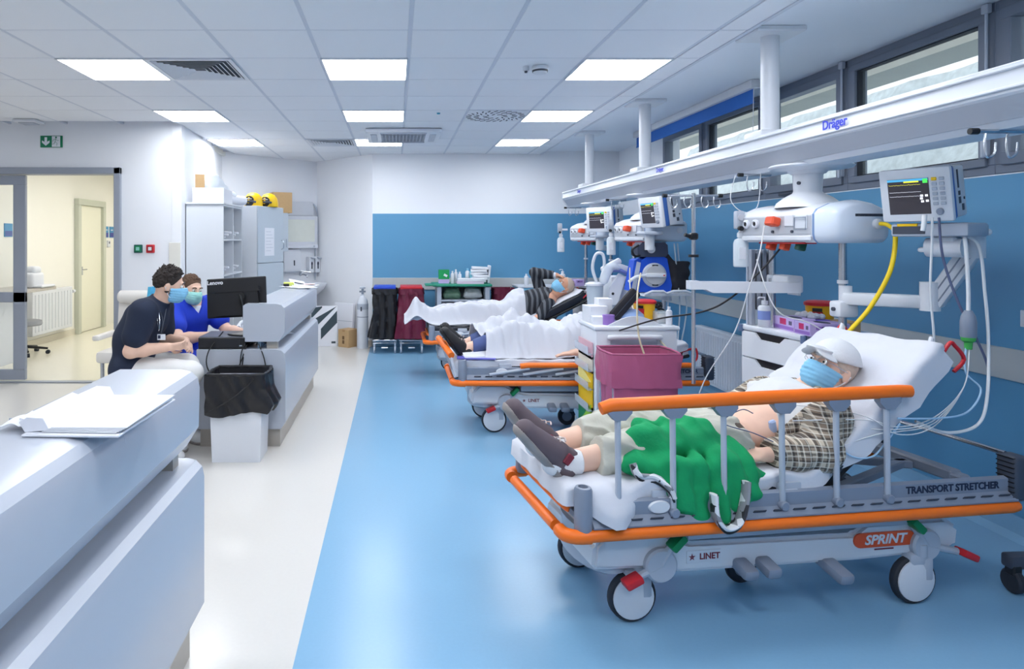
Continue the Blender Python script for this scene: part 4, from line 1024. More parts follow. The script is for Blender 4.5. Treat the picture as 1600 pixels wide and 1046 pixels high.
t.p('end_cap', MB().ext([(2.095, 2.03), (2.095, 2.13), (2.13, 2.145), (2.43, 2.145), (2.465, 2.13), (2.465, 2.03), (2.40, 1.935), (2.16, 1.935)], 'y', Y1-.002, Y1+.02), WPL)
for y in (4.06, 6.10, 7.85):
    c = t.p('ceiling_column', MB().cyl((2.28, y, 2.13), (2.28, y, 2.79), .052, n=28), WPL)
    t.p('ceiling_plate', MB().box((2.28, y, 2.785), (.30, .26, .035), None, .008), WPL, c)
    t.p('column_foot', MB().box((2.28, y, 2.165), (.22, .20, .05), None, .012, 2), WPL, c)
LF = lambda y, z: face_m((2.0865, y, z), (0, -1, 0), (0, 0, 1))
LOGO = mat('blue_logo_print', (44, 60, 190), .5, noise=0)
t.p('maker_lettering', text_mb('Dräger', .062, LF(3.17, 2.085), .0008, .0014), LOGO)
t.p('maker_lettering', text_mb('Dräger', .05, LF(5.27, 2.085), .0008, .001), LOGO)
t.p('maker_lettering', text_mb('Dräger', .05, LF(7.6, 2.085), .0008, .001), LOGO)
def hook_rail(x0, y, x1, z):
    r = t.p('hook_rail', MB().tube([(x0, y, z), (x1, y, z)], .008, 8), CHR)
    t.p('rail_tip', MB().cyl((x0-.01, y, z), (x0+.02, y, z), .012, n=10), BLK, r)
    for q in (.05, .13):
        if x0+q < x1: t.p('hook', MB().tube([(x0+q, y, z), (x0+q-.006, y, z-.05), (x0+q+.004, y, z-.095), (x0+q+.03, y, z-.08), (x0+q+.035, y, z-.04)], .004, 6, smooth=4), CHR, r)
hook_rail(2.095, 2.42, 2.5, 1.925); hook_rail(2.09, 4.05, 2.28, 1.925); hook_rail(2.09, 6.6, 2.28, 1.925); hook_rail(2.08, 8.2, 2.28, 1.925)
t.done()
PANELG = mat('silver_grey_panel', (186, 190, 199), .4, noise=.02)
CLEARP = mat('translucent_plastic', (214, 228, 240), .15, alpha=.45, noise=0)
FROST = mat('frosted_clear_plastic', (226, 234, 242), .3, alpha=.7, noise=0)
def pendant(M_, label, drawers=True, shelf=False, arms=True):
    t = T('ceiling_pendant', label, 'ceiling pendant', 'ceiling pendants under the supply beam', M_)
    t.p('neck', MB().lathe([(0, 1.94), (.16, 1.94), (.16, 1.925), (.10, 1.915), (.088, 1.90), (.075, 1.895), (.070, 1.80), (.076, 1.79), (.12, 1.765), (.155, 1.735), (.165, 1.71), (0, 1.71)], (0, 0, 0), n=32), WPL)
    t.p('swing_disc', MB().lathe([(0, 1.945), (.20, 1.945), (.21, 1.935), (.20, 1.925), (0, 1.925)], (0, -.02, 0), n=32), WPL2)
    t.p('neck_screw', MB().cyl((-.069, -.02, 1.845), (-.076, -.022, 1.845), .010, n=12), DGPL)
    P = [(-.145, 1.515), (-.165, 1.535), (-.17, 1.56), (-.17, 1.665), (-.15, 1.69), (-.08, 1.72), (0, 1.735), (.08, 1.72), (.15, 1.69), (.17, 1.665), (.17, 1.56), (.165, 1.535), (.145, 1.515)]
    def loft(rings):
        m = MB(); n = len(P); vs = []; fs = []
        for y, s_, zc in rings: vs += [(x*s_, y, zc+(z-zc)*s_) for x, z in P]
        for i in range(len(rings)-1):
            for j in range(n): fs.append((i*n+j, i*n+(j+1) % n, (i+1)*n+(j+1) % n, (i+1)*n+j))
        fs += [tuple(range(n)), tuple(range((len(rings)-1)*n, len(rings)*n))]; return m.add(vs, fs)
    t.p('housing', loft([(-.24, 1, 1.62), (.32, 1, 1.62), (.345, .97, 1.62)]), WPL)
    t.p('blue_seam', loft([(-.252, 1.012, 1.62), (-.238, 1.012, 1.62)]), mat('blue_grey_seam', (120, 150, 196), .4))
    cap = t.p('end_cap', loft([(-.252, 1.01, 1.62), (-.30, 1.02, 1.62), (-.34, .97, 1.62), (-.365, .88, 1.62), (-.378, .76, 1.62)]), mat('cool_white_plastic', (206, 216, 230), .3, noise=.01), ang=60)
    pn = t.p('socket_panel', MB().bb((-.1735, -.23, 1.56), (-.165, .315, 1.66), .002), PANELG)
    t.p('lower_rail', MB().bb((-.180, -.23, 1.525), (-.165, .315, 1.552), .005), WPL)
    for y in (.27, .19):
        g = t.p('gas_socket', MB().lathe([(0, 0), (.026, 0), (.026, .012), (.017, .018), (.015, .010), (0, .010)], (-.174, y, 1.622), (-1, 0, 0), 20), WPL, pn)
        t.p('gas_port', MB().cyl((-.183, y, 1.622), (-.187, y, 1.622), .012, n=14), BLK, pn)
    t.p('orange_plug', MB().box((-.20, .02, 1.632), (.055, .07, .05), (0, .25, 0), .008), mat('orange_red_plug', (228, 84, 50), .45), label='orange plug in the socket panel')
    t.p('blank_cover', MB().box((-.176, -.075, 1.635), (.006, .065, .062), None, .002), WPL, pn)
    s_ = t.p('wall_socket', MB().box((-.176, -.165, 1.625), (.008, .085, .072), None, .003), WPL2, pn)
    t.p('cover_frame', MB().tube([(-.186, -.13, 1.65), (-.188, -.21, 1.65), (-.19, -.212, 1.585), (-.19, -.13, 1.585)], .003, 6, closed=True), GPL, pn)
    for y in (.05, -.10): t.p('port', MB().cyl((-.172, y, 1.575), (-.182, y, 1.575), .008, n=10), DGPL, pn)
    for y, m in ((.16, RED), (.05, RED), (-.07, GRN)):
        t.p('hanging_plug', MB().box((-.10, y, 1.497), (.045, .04, .05), (0, .3, 0), .005), mat('orange_red_plug', (228, 84, 50), .45) if m is RED else mat('dark_green_plug', (20, 84, 70), .45))
    t.p('red_label_strip', MB().bb((-.15, -.16, 1.508), (-.08, .2, 1.517)), RED)
    t.p('cap_panel', MB().box((.035, -.362, 1.61), (.17, .02, .10), (.0, 0, 0), .003), mat('blue_grey_panel', (148, 166, 190), .4), cap)
    t.p('panel_bar', MB().box((.035, -.375, 1.655), (.17, .006, .014)), DGPL, cap)
    t.p('hose_socket', MB().lathe([(0, 0), (.026, 0), (.026, .02), (.016, .026), (0, .026)], (.07, -.372, 1.61), (0, -1, 0), 18), WPL, cap)
    for y in (.31, -.22):
        t.p('pole', MB().cyl((.02, y, .70), (.02, y, 1.525), .019, n=18), CHR)
        t.p('pole_collar', MB().cyl((.02, y, 1.30), (.02, y, 1.318), .025, n=18), WPL)
    if drawers:
        d = t.p('drawer_unit', MB().bb((-.03, -.02+.0, .635), (.42, .50, .965), .004), mat('cool_white_laminate', (222, 225, 231), .4, noise=.01))
        t.p('unit_top', MB().bb((-.05, -.03, .965), (.44, .51, 1.0), .01, 2), WPL, d)
        for z in (.64, .805):
            # front with a scooped handle
            f = [(.495, z), (-.015, z), (-.015, z+.155), (.12, z+.155), (.165, z+.118), (.33, z+.118), (.375, z+.155), (.495, z+.155)]
            m = MB(); n = len(f); m.add([(-.048, y, zz) for y, zz in f]+[(-.030, y, zz) for y, zz in f], [tuple(range(n)), tuple(reversed(range(n, 2*n)))]+[(i, (i+1) % n, n+(i+1) % n, n+i) for i in range(n)])
            dr = t.p('drawer', m, mat('cool_white_laminate', (222, 225, 231), .4, noise=.01), d)
            t.p('handle_recess', MB().bb((-.036, .11, z+.10), (-.029, .385, z+.158)), BLK, d)
        for y in (-.03, .5): t.p('corner_buffer', MB().cyl((-.05, y, .955), (-.05, y, .998), .016, n=12), mat('blue_grey_plastic', (96, 116, 150), .5), d)
    if shelf:
        sh = MB().ext([(-.30, -.48), (.12, -.48), (.12, -.16), (-.30, -.16)], 'z', 1.06, 1.078)
        s2 = t.p('equipment_shelf', sh, WPL)
        t.p('shelf_lip', MB().tube([(-.31, -.49, 1.075), (-.24, -.49, 1.10), (-.14, -.49, 1.10), (-.11, -.49, 1.082), (-.05, -.49, 1.10), (.06, -.49, 1.10), (.13, -.49, 1.075)], .011, 8), WPL, s2)
        t.p('shelf_bracket', MB().bb((-.0, -.30, 1.0), (.05, -.2, 1.06), .005), WPL, s2)
    if arms:
        t.p('pole_clamp', MB().box((.0, -.25, 1.17), (.11, .08, .085), None, .014, 2), WPL)
        t.p('clamp_screw', MB().cyl((-.055, -.25, 1.17), (-.066, -.25, 1.17), .010, n=12), DGPL)
        a1 = t.p('lower_arm', MB().box((.115, -.38, 1.225), (.36, .075, .065), (0, 0, -.80), .014, 2).cyl((.01, -.25, 1.2), (.01, -.25, 1.29), .03, n=18), WPL)
        e = V(.245, -.52, 1.225)
        t.p('elbow_joint', MB().cyl(e+V(-.02, 0, -.04), e+V(-.02, 0, .10), .042, n=20), WPL)
        up = e+V(.075, -.13, .27)
        d = (up-e).normalized(); s2 = d.cross(V(0, 0, 1)).normalized(); M3 = Matrix((s2, d, s2.cross(d))).transposed()
        a2 = t.p('upper_arm', MB().box((e+up)/2, (.075, .33, .085), M3, .016, 2), WPL)
        t.p('arm_groove', MB().box((e+up)/2+M3 @ V(.0378, 0, .012), (.003, .27, .006), M3).box((e+up)/2+M3 @ V(.0378, 0, -.018), (.003, .27, .006), M3), GPL, a2)
        t.p('arm_head', MB().cyl(up+V(0, 0, -.05), up+V(0, 0, .075), .045, n=20).box(up+V(-.02, 0, .07), (.16, .13, .03), (0, 0, .9), .008), WPL)
        t.p('side_tray', MB().box(up+V(-.13, .07, -.012), (.24, .13, .022), (0, 0, .75), .01, 2), WPL)
    t.done(); return t
PM = TR(2.30, 3.72, 0) @ RZ(8)
pendant(PM, 'nearest ceiling pendant, carrying the white drawer unit and the large monitor arm')
pendant(TR(2.30, 6.06, 0) @ RZ(8), 'middle ceiling pendant, its shelf holding the blue pack', drawers=False, shelf=True, arms=False)
pendant(TR(2.28, 7.50, 0) @ RZ(14), 'farthest ceiling pendant over the head of the farthest stretcher', arms=False)
# infusion pole on its side arm
t = T('infusion_pole', 'tall steel infusion pole with hooks on a white side arm left of the drawers', 'infusion pole')
px_, py_ = 1.715, 3.84
t.p('pole', MB().cyl((px_, py_, .70), (px_, py_, 1.80), .011, n=14), CHR)
t.p('hook_bar', MB().tube([(px_-.17, py_, 1.785), (px_+.16, py_, 1.785)], .0065, 8), CHR)
for q in (-.165, .155): t.p('bar_tip', MB().cyl((px_+q-.012, py_, 1.785), (px_+q+.012, py_, 1.785), .011, n=10), BLK)
for q in (-.13, -.05, .05, .12): t.p('hook', MB().tube([(px_+q, py_, 1.785), (px_+q-.004, py_, 1.745), (px_+q+.015, py_, 1.715), (px_+q+.035, py_, 1.73), (px_+q+.032, py_, 1.76)], .0035, 6, smooth=4), CHR)
t.p('clamp', MB().box((px_, py_, 1.55), (.045, .04, .04), None, .008).cyl((px_-.05, py_, 1.56), (px_-.02, py_, 1.55), .011, n=10), BLK)
t.p('clamp', MB().cyl((px_, py_, 1.43), (px_, py_, 1.445), .028, n=14), BLK)
t.p('side_arm', MB().ext([(px_-.03, 1.295), (px_+.02, 1.295), (px_+.03, 1.29), (2.32, 1.285), (2.32, 1.225), (px_+.10, 1.225), (px_+.06, 1.245), (px_-.03, 1.245)], 'y', py_-.03, py_+.03), WPL)
t.p('arm_clamp', MB().box((2.315, 3.97, 1.27), (.10, .22, .10), None, .012, 2), WPL); t.done()
t = T('vertical_rail', 'grey aluminium rail column with slots behind the infusion arm', 'rail')
for k in range(4): t.p('rail_profile', MB().bb((2.20+.035*k, 4.12, 1.0), (2.224+.035*k, 4.16, 1.47), .003), ALU)
t.p('rail_back', MB().bb((2.195, 4.16, 1.0), (2.335, 4.175, 1.46)), LGPL); t.done()
# ------------------------------------------------------------------ patient monitors
SCR = mat('dark_screen', (52, 50, 58), .25, noise=0, emit=.35)
def glow(name, c): return mat(name, c, .4, noise=0, emit=.8)
def monitor(M_, label, detail=True):
    """front faces -y; origin at the middle of the base"""
    t = T('patient_monitor', label, 'monitor', 'patient monitors', M_)
    t.p('back_shell', MB().bb((-.160, .030, .004), (.160, .075, .252), .014, 2), mat('blue_shell', (62, 104, 176), .4))
    sd = t.p('rear_housing', MB().bb((-.152, .070, .006), (.152, .20, .244), .012, 2), mat('pale_grey_housing', (200, 206, 216), .4, noise=.01))
    fr = t.p('bezel', MB().bb((-.168, 0, 0), (.168, .034, .256), .013, 2), WPL)
    sc_ = t.p('screen', MB().bb((-.125, -.002, .038), (.070, .004, .208), .001), SCR)
    t.p('screen_header', MB().box((-.028, -.0028, .2015), (.192, .001, .011)), glow('cyan_screen_bar', (70, 150, 190)), sc_)
    t.p('screen_alarm', MB().box((-.01, -.0034, .193), (.07, .001, .007)), glow('yellow_screen_bar', (220, 220, 60)), sc_)
    t.p('screen_block', MB().box((.055, -.0034, .194), (.022, .001, .020)), glow('green_screen_block', (70, 200, 80)), sc_)
    for z, c, a in ((.180, 'yellow_trace', .006), (.145, 'white_trace', .003), (.125, 'white_trace', .004)):
        pts = []; x = -.118
        while x < .03: pts += [V(x, -.003, z+a*(.2*math.sin(x*200))), V(x+.006, -.003, z+a*(1.0 if int(x*1000) % 3 == 0 else -.3))]; x += .012
        t.p('trace', MB().tube(pts, .0007, 4), glow(c, (220, 210, 70) if 'yel' in c else (200, 200, 210)), sc_)
    for x, z in ((.034, .125), (.056, .125), (.036, .098), (.058, .100), (.032, .112)):
        t.p('reading', MB().box((x, -.003, z), (.013, .001, .010)), glow('white_reading', (226, 226, 232)), sc_)
    for i in range(6):
        for j in range(2):
            t.p('button', MB().box((.095+.034*j, -.003, .200-.023*i), (.025, .007, .016), None, .003), YEL if i == 0 and j == 0 else LGPL, fr)
    t.p('knob', MB().cyl((.112, .002, .048), (.112, -.016, .048), .016, n=18, bev=.003), GPL, fr)
    t.p('port_strip', MB().box((.1535, .115, .185), (.003, .012, .085)).box((.1535, .12, .118), (.003, .018, .02)).box((.1535, .12, .085), (.003, .02, .03)).box((.1535, .15, .05), (.003, .02, .03)).box((.1535, .17, .09), (.003, .01, .012)), DGPL, sd)
    t.done(); return t
MM1 = TR(2.395, 3.06, 1.612) @ RZ(-64) @ RX(10) @ Matrix.Diagonal((.86, .75, .97, 1))
monitor(MM1, 'large patient monitor with lit screen on the jointed arm above the old man')
monitor(TR(2.13, 5.55, 1.63) @ RZ(-80) @ RX(8), 'patient monitor seen edge-on in front of the middle pendant')
monitor(TR(2.09, 6.85, 1.61) @ RZ(-58) @ RX(4), 'patient monitor in front of the farthest pendant')
t = T('docking_unit', 'grey docking base under the large patient monitor', 'docking base', M_=TR(2.42, 3.06, 1.545) @ RZ(-60))
b = t.p('base_body', MB().bb((-.13, .0, .0), (.17, .22, .062), .012, 2), LGPL)
t.p('front_slot', MB().bb((-.12, -.003, .012), (.01, .01, .048), .002), DGPL, b); t.p('yellow_label', MB().bb((-.10, -.004, .048), (-.02, .004, .060)), YEL, b)
t.p('tilt_clamp', MB().cyl((-.02, .10, -.05), (.12, .10, -.05), .045, n=20).box((.05, .10, -.03), (.10, .07, .07), None, .01), WPL); t.done()
for (x, y, z, l) in ((2.14, 5.62, 1.585, 'middle'), (2.12, 6.93, 1.565, 'farthest')):
    t = T('monitor_mount', 'grey swivel mount carrying the %s patient monitor' % l, 'monitor mount')
    t.p('plate', MB().box((x, y, z), (.16, .2, .03), None, .008), LGPL); t.p('stem', MB().cyl((x, y, z-.14), (x, y, z), .04, n=18), WPL)
    t.p('arm', MB().tube([(x, y, z-.12), (x+.15, y+.2, z-.12)], .03, 10), WPL); t.done()
# ------------------------------------------------------------------ suction regulators and bottles
def suction(x, y, z, label):
    t = T('suction_unit', label, 'suction bottle', 'suction bottles on the pendants')
    r = t.p('regulator', MB().box((x, y, z+.05), (.05, .045, .11), None, .010, 2), LGPL)
    t.p('dial', MB().cyl((x, y-.022, z+.065), (x, y-.030, z+.065), .019, n=18), PANELG, r); t.p('knob', MB().cyl((x-.005, y-.02, z+.0), (x-.012, y-.055, z-.002), .014, n=14), BLK, r)
    t.p('side_port', MB().cyl((x+.02, y, z+.03), (x+.09, y, z+.03), .012, n=12), WPL, r)
    b = t.p('bottle', MB().lathe([(0, -.235), (.036, -.235), (.042, -.228), (.042, -.09), (.034, -.07), (.017, -.06), (.017, -.045), (0, -.045)], (x+.012, y, z), n=20), FROST)
    t.p('bottle_cap', MB().lathe([(0, -.055), (.022, -.055), (.022, -.03), (.012, -.02), (.012, 0), (0, 0)], (x+.012, y, z), n=16), WPL, b)
    t.p('bottle_label', MB().box((x+.0, y-.0405, z-.15), (.04, .003, .07)), PAPER, b); t.done()
suction(2.075, 4.03, 1.60, 'clear suction bottle under a regulator at the end of the nearest pendant')
suction(2.055, 6.40, 1.62, 'clear suction bottle under a regulator at the end of the middle pendant')
suction(1.93, 7.85, 1.62, 'clear suction bottle under a regulator at the end of the farthest pendant')
# ------------------------------------------------------------------ cables and hoses
def cable(pts, r, m, label, cat='cable', name='cable', k=8):
    return solo(name, MB().tube([V(*p) for p in pts], r, 8, smooth=k), m, label, cat, ang=70)
YH = mat('yellow_hose', (240, 206, 30), .4, noise=.03); WC = mat('white_cable_sheath', (222, 224, 228), .5, noise=.01); BC = mat('black_cable_sheath', (28, 28, 34), .5); GC = mat('grey_blue_cable', (96, 104, 136), .5); LB = mat('pale_blue_tube', (170, 206, 236), .4); CREAMC = mat('cream_cable', (214, 204, 176), .5)
cable([(2.425, 3.345, 1.612), (2.435, 3.29, 1.60), (2.445, 3.26, 1.55), (2.405, 3.24, 1.38), (2.33, 3.27, 1.20), (2.25, 3.30, 1.08), (2.20, 3.33, .99)], .0105, YH, 'yellow gas hose hanging from the nearest pendant', 'hose', 'gas_hose')
cable([(2.20, 3.80, 1.49), (2.10, 3.82, 1.36), (1.95, 3.86, 1.20), (1.80, 3.9, 1.11), (1.65, 4.2, 1.03), (1.55, 4.62, .90)], .0055, BC, 'black power lead swinging from the nearest pendant to the cart')
cable([(2.09, 3.78, 1.61), (2.03, 3.72, 1.45), (1.98, 3.74, 1.25), (1.93, 3.80, 1.0), (1.83, 3.9, .75), (1.80, 3.95, .62)], .0035, WC, 'thin white lead from the orange plug of the nearest pendant')
cable([(2.02, 3.73, 1.42), (2.06, 3.68, 1.22), (2.12, 3.66, 1.12), (2.24, 3.62, 1.08), (2.34, 3.60, 1.02)], .0035, WC, 'thin white lead curling over the glove boxes')
cable([(2.365, 2.98, 1.64), (2.355, 2.97, 1.60), (2.35, 2.97, 1.57)], .010, WC, 'short white monitor plug hanging left under the large monitor', 'plug', 'monitor_plug', 2)
cable([(2.40, 2.98, 1.63), (2.39, 2.97, 1.50), (2.40, 2.99, 1.30), (2.44, 3.02, 1.08), (2.45, 3.05, 1.00)], .005, WC, 'white lead falling from the large monitor past the tray to the bed')
cable([(2.43, 2.98, 1.63), (2.44, 2.97, 1.45), (2.50, 2.96, 1.25), (2.56, 2.94, 1.1), (2.60, 2.92, .95), (2.55, 2.88, .80)], .005, GC, 'grey-blue lead falling behind the arm of the large monitor')
cable([(2.60, 3.00, 1.54), (2.545, 2.98, 1.57), (2.51, 2.93, 1.48), (2.51, 2.92, 1.32), (2.51, 2.92, 1.22)], .008, WC, 'thick white trunk lead from the large monitor to the grey connector')
cable([(2.56, 3.02, 1.56), (2.60, 2.97, 1.5), (2.60, 2.94, 1.3), (2.58, 2.90, 1.1), (2.54, 2.86, .86), (2.48, 2.84, .74), (2.34, 2.83, .71), (2.20, 2.82, .76)], .0065, WC, 'long white looped lead right of the nearest stretcher backrest')
t = T('lead_connector', 'grey and green lead connector hanging beside the nearest stretcher backrest', 'connector')
c = V(2.51, 2.92, 1.13)
t.p('shell', MB().lathe([(0, .09), (.014, .09), (.026, .065), (.03, .04), (.03, -.02), (.026, -.03), (0, -.03)], c, n=16), GPL)
t.p('green_ring', MB().lathe([(0, -.028), (.028, -.028), (.026, -.042), (.016, -.05), (.014, -.08), (0, -.08)], c, n=14), mat('bright_green_plastic', (70, 170, 80), .4)); t.done()
cable([(2.50, 2.92, 1.06), (2.49, 2.91, .95), (2.53, 2.88, .88), (2.42, 2.82, .80), (2.25, 2.76, .79), (2.05, 2.72, .80)], .004, LB, 'pale blue tube sagging from the green connector behind the orange rail')
for q, (a, b) in enumerate((((1.90, 2.70, .80), (1.62, 2.72, .79)), ((1.86, 2.72, .77), (1.72, 2.80, .83)), ((1.95, 2.70, .74), (1.70, 2.70, .66)), ((1.88, 2.71, .82), (1.55, 2.86, .84)))):
    cable([(2.515, 2.92, 1.06), (2.44, 2.86, .90), (2.25, 2.78, .79-.012*q), (2.05, 2.72, .765-.01*q), a, b], .0024, WC, ['topmost', 'second', 'lowest', 'farthest'][q]+' of the thin white electrode leads running to the old man', name='electrode_lead')
cable([(1.76, 2.70, .72), (1.84, 2.69, .655), (1.93, 2.70, .65), (2.0, 2.72, .70), (2.06, 2.72, .78)], .0035, LB, 'pale blue tube looping over the plaid sleeve')
cable([(1.50, 2.80, .80), (1.42, 2.74, .83), (1.34, 2.73, .78), (1.46, 2.72, .74), (1.53, 2.70, .71)], .0024, GC, 'grey-blue lead across the old man’s lap to the finger sensor')
cable([(1.69, 4.6, 1.30), (1.63, 4.5, 1.15), (1.62, 4.45, .9), (1.66, 4.4, .70), (1.65, 4.35, .55)], .006, CREAMC, 'cream lead hanging left of the infusion pole')
cable([(1.93, 5.5, 1.30), (1.90, 5.4, 1.12), (1.80, 5.0, .97), (1.86, 4.62, .80), (1.92, 4.60, .72)], .005, CREAMC, 'cream tube hanging over the front of the supply cart')
cable([(2.10, 4.12, 1.93), (2.06, 4.10, 1.78), (2.11, 4.05, 1.70), (2.17, 4.0, 1.73), (2.18, 3.98, 1.93)], .0025, WC, 'thin white wire loop hanging under the beam')
for q, (x, y) in enumerate(((2.33, 5.75), (2.38, 5.7), (2.43, 5.75))):
    cable([(x, y, 1.5), (x+.02, y-.02, 1.2), (x+.01+.03*q, y-.02, .95), (x+.02, y-.02, .62)], .006, FROST if q else WC, ['left', 'middle', 'right'][q]+' of the three pale tubes hanging right of the black bag', name='tube')
# ------------------------------------------------------------------ goods on the drawer unit of the nearest pendant
def carton(name, c, d, rz, m, label, cat='box', extra=None, group=None):
    M_ = TR(*c) @ RZ(rz); t = T(name, label, cat, group, M_)
    t.p('carton', MB().bb((-d[0]/2, -d[1]/2, 0), (d[0]/2, d[1]/2, d[2]), .002), m)
    if extra: extra(t, d)
    t.done(); return t
def glove(t, d):
    x = -d[0]/2
    t.p('slot', MB().lathe([(0, 0), (.05, 0), (.05, .001), (0, .001)], (0, 0, d[2]), n=20, sx=.6, sy=1.2), INK)
    t.p('printed_panel', MB().bb((x-.0006, -d[1]*.1, d[2]*.45), (x, d[1]*.22, d[2]*.92)), mat('magenta_print', (206, 50, 110), .5))
    t.p('printed_panel', MB().bb((x-.0006, -d[1]*.48, d[2]*.1), (x, d[1]*.48, d[2]*.36)), mat('violet_print', (150, 110, 196), .5))
    for q in (-.38, -.30): t.p('printed_mark', MB().bb((x-.0008, d[1]*q, d[2]*.5), (x, d[1]*(q+.05), d[2]*.8)), INK)
    y = -d[1]/2
    t.p('printed_panel', MB().bb((-d[0]*.35, y-.0006, d[2]*.55), (d[0]*.3, y, d[2]*.8)), mat('violet_print', (150, 110, 196), .5))
    t.p('printed_mark', MB().bb((-d[0]*.2, y-.0008, d[2]*.62), (-d[0]*.08, y, d[2]*.76)), INK)
carton('glove_box', (2.335, 3.90, 1.0), (.12, .22, .075), -4, LILAC, 'lilac glove box left of its twin on the white drawers', extra=glove)
carton('glove_box', (2.37, 3.705, 1.0), (.22, .14, .07), 0, LILAC, 'lilac glove box at the near corner of the white drawers', extra=glove)
def bottle(name, c, r, h, label, m, capm=WPL, pump=False, band=None, group=None):
    t = T(name, label, 'bottle', group)
    b = t.p('body', MB().lathe([(0, 0), (r*.92, 0), (r, r*.12), (r, h*.72), (r*.85, h*.80), (r*.38, h*.84), (r*.38, h*.88), (0, h*.88)], c, n=18), m)
    C_ = V(*c)
    t.p('cap', MB().lathe([(0, h*.86), (r*.5, h*.86), (r*.48, h), (0, h)], c, n=14), capm)
    if pump: t.p('pump', MB().tube([C_+V(0, 0, h), C_+V(0, 0, h*1.12), C_+V(-r*.9, 0, h*1.12), C_+V(-r*1.1, 0, h*1.08)], r*.12, 8), capm)
    if band: t.p('label_band', MB().lathe([(r*1.012, h*.28), (r*1.012, h*.62)], c, n=18), band)
    t.done()
bottle('disinfectant_bottle', (2.245, 4.055, 1.0), .038, .16, 'white disinfectant bottle with blue print on the white drawers', WPL, band=mat('blue_print_band', (130, 150, 210), .5), pump=True)
t = T('plastic_cup', 'clear plastic cup of supplies at the far end of the white drawers', 'cup')
t.p('cup_wall', MB().lathe([(0, 0), (.035, 0), (.042, .10), (.040, .10), (.033, .004), (0, .004)], (2.25, 4.15, 1.0), n=18), CLEARP); t.p('wipes', MB().ell((2.25, 4.15, 1.05), (.028, .028, .04), 10), PAPER); t.done()
t = T('swab_tray', 'violet tray heaped with white cotton swabs behind the lilac glove boxes', 'tray')
t.p('tray', MB().bb((2.40, 3.86, 1.0), (2.52, 4.10, 1.065), .004), mat('violet_plastic', (128, 104, 200), .5))
rs = random.Random(4)
t.p('cotton', (lambda m: [m.ell((2.42+.08*rs.random(), 3.88+.2*rs.random(), 1.073+.012*rs.random()), (.022, .022, .018), 8) for _ in range(16)] and m)(MB()), PAPER, kind='stuff'); t.done()
def sharps(x, y, z, k, label):
    t = T('sharps_bin', label, 'sharps bin', 'yellow sharps bins')
    b = t.p('bin_body', MB().lathe([(0, 0), (.066*k, 0), (.080*k, .135*k), (.080*k, .14*k), (0, .14*k)], (x, y, z), n=24), mat('yellow_bin', (238, 180, 20), .4))
    t.p('lid', MB().lathe([(0, .14*k), (.088*k, .138*k), (.088*k, .155*k), (.07*k, .165*k), (0, .168*k)], (x, y, z), n=24), RED)
    t.p('warning_label', MB().box((x-.05*k, y-.055*k, z+.065*k), (.055*k, .012*k, .075*k), (0, 0, -.75), .001), RED, b)
    t.p('label_text', MB().box((x-.056*k, y-.061*k, z+.115*k), (.05*k, .012*k, .02*k), (0, 0, -.75)), BLK, b); t.done()
sharps(2.56, 4.02, 1.0, .98, 'yellow sharps bin with red lid on the white drawers')
carton('carton', (2.585, 3.86, 1.0), (.12, .14, .06), 3, CARD, 'small brown carton beside the sharps bin on the white drawers')
# ------------------------------------------------------------------ wall fittings on the right
t = T('radiator', 'white fluted radiator on the right wall behind the drawers', 'radiator')
b = t.p('radiator_panel', MB().bb((3.09, 5.2, .10), (3.15, 6.86, .64), .006), WPL2); t.p('top_grille', MB().bb((3.085, 5.19, .62), (3.155, 6.87, .655), .008), WPL)
for k in range(34): t.p('flute', MB().ext([(3.092, 5.24+.048*k-.017), (3.078, 5.24+.048*k-.008), (3.078, 5.24+.048*k+.008), (3.092, 5.24+.048*k+.017)], 'z', .13, .60), WPL2, b)
for y in (5.4, 6.6): t.p('wall_bracket', MB().bb((3.14, y, .2), (3.177, y+.04, .55)), WPL)
t.done()
def plate(name, c, d, label, cat, kids, n='x'):
    t = T(name, label, cat); t.p('plate', MB().box(c, d, None, .003), WPL)
    for nm, mb, m in kids: t.p(nm, mb, m)
    t.done()
c = V(3.186, 5.33, 1.13)
plate('power_socket', c, (.016, .16, .085), 'double white power socket on the blue right wall', 'socket', [('socket_hole', MB().cyl(c+V(-.007, s_*.037, 0), c+V(-.010, s_*.037, 0), .024, n=18), LGPL) for s_ in (-1, 1)]+[('socket_pin', MB().cyl(c+V(-.009, s_*.037, dz), c+V(-.012, s_*.037, dz), .005, n=8), DGPL) for s_ in (-1, 1) for dz in (-.009, .009)])
c = V(3.186, 3.35, 1.13)
plate('light_switch', c, (.016, .085, .085), 'white wall switch on the blue wall at the right edge', 'switch', [('rocker', MB().box(c+V(-.009, 0, 0), (.006, .055, .055), (0, .06, 0), .002), WPL2)])
# stand at the right edge
t = T('equipment_stand', 'dark rolling equipment stand cut by the right edge', 'stand')
t.p('base_arm', MB().box((2.82, 2.90, .135), (.34, .06, .06), (0, 0, .05), .012, 2), DGPL); t.p('base_arm', MB().box((3.02, 3.02, .135), (.07, .30, .06), (0, 0, -.5), .012, 2), DGPL)
t.p('post', MB().cyl((2.97, 2.92, .15), (2.97, 2.92, 1.25), .03, n=18), GPL)
for x, y in ((2.675, 2.885), (3.09, 3.12), (2.97, 2.75)):
    c_ = t.p('caster', MB().box((x, y, .10), (.04, .05, .05), None, .006), BLK); t.p('caster_wheel', MB().cyl((x-.018, y, .052), (x+.018, y, .052), .052, n=20, bev=.008), RUB, c_)
t.done()
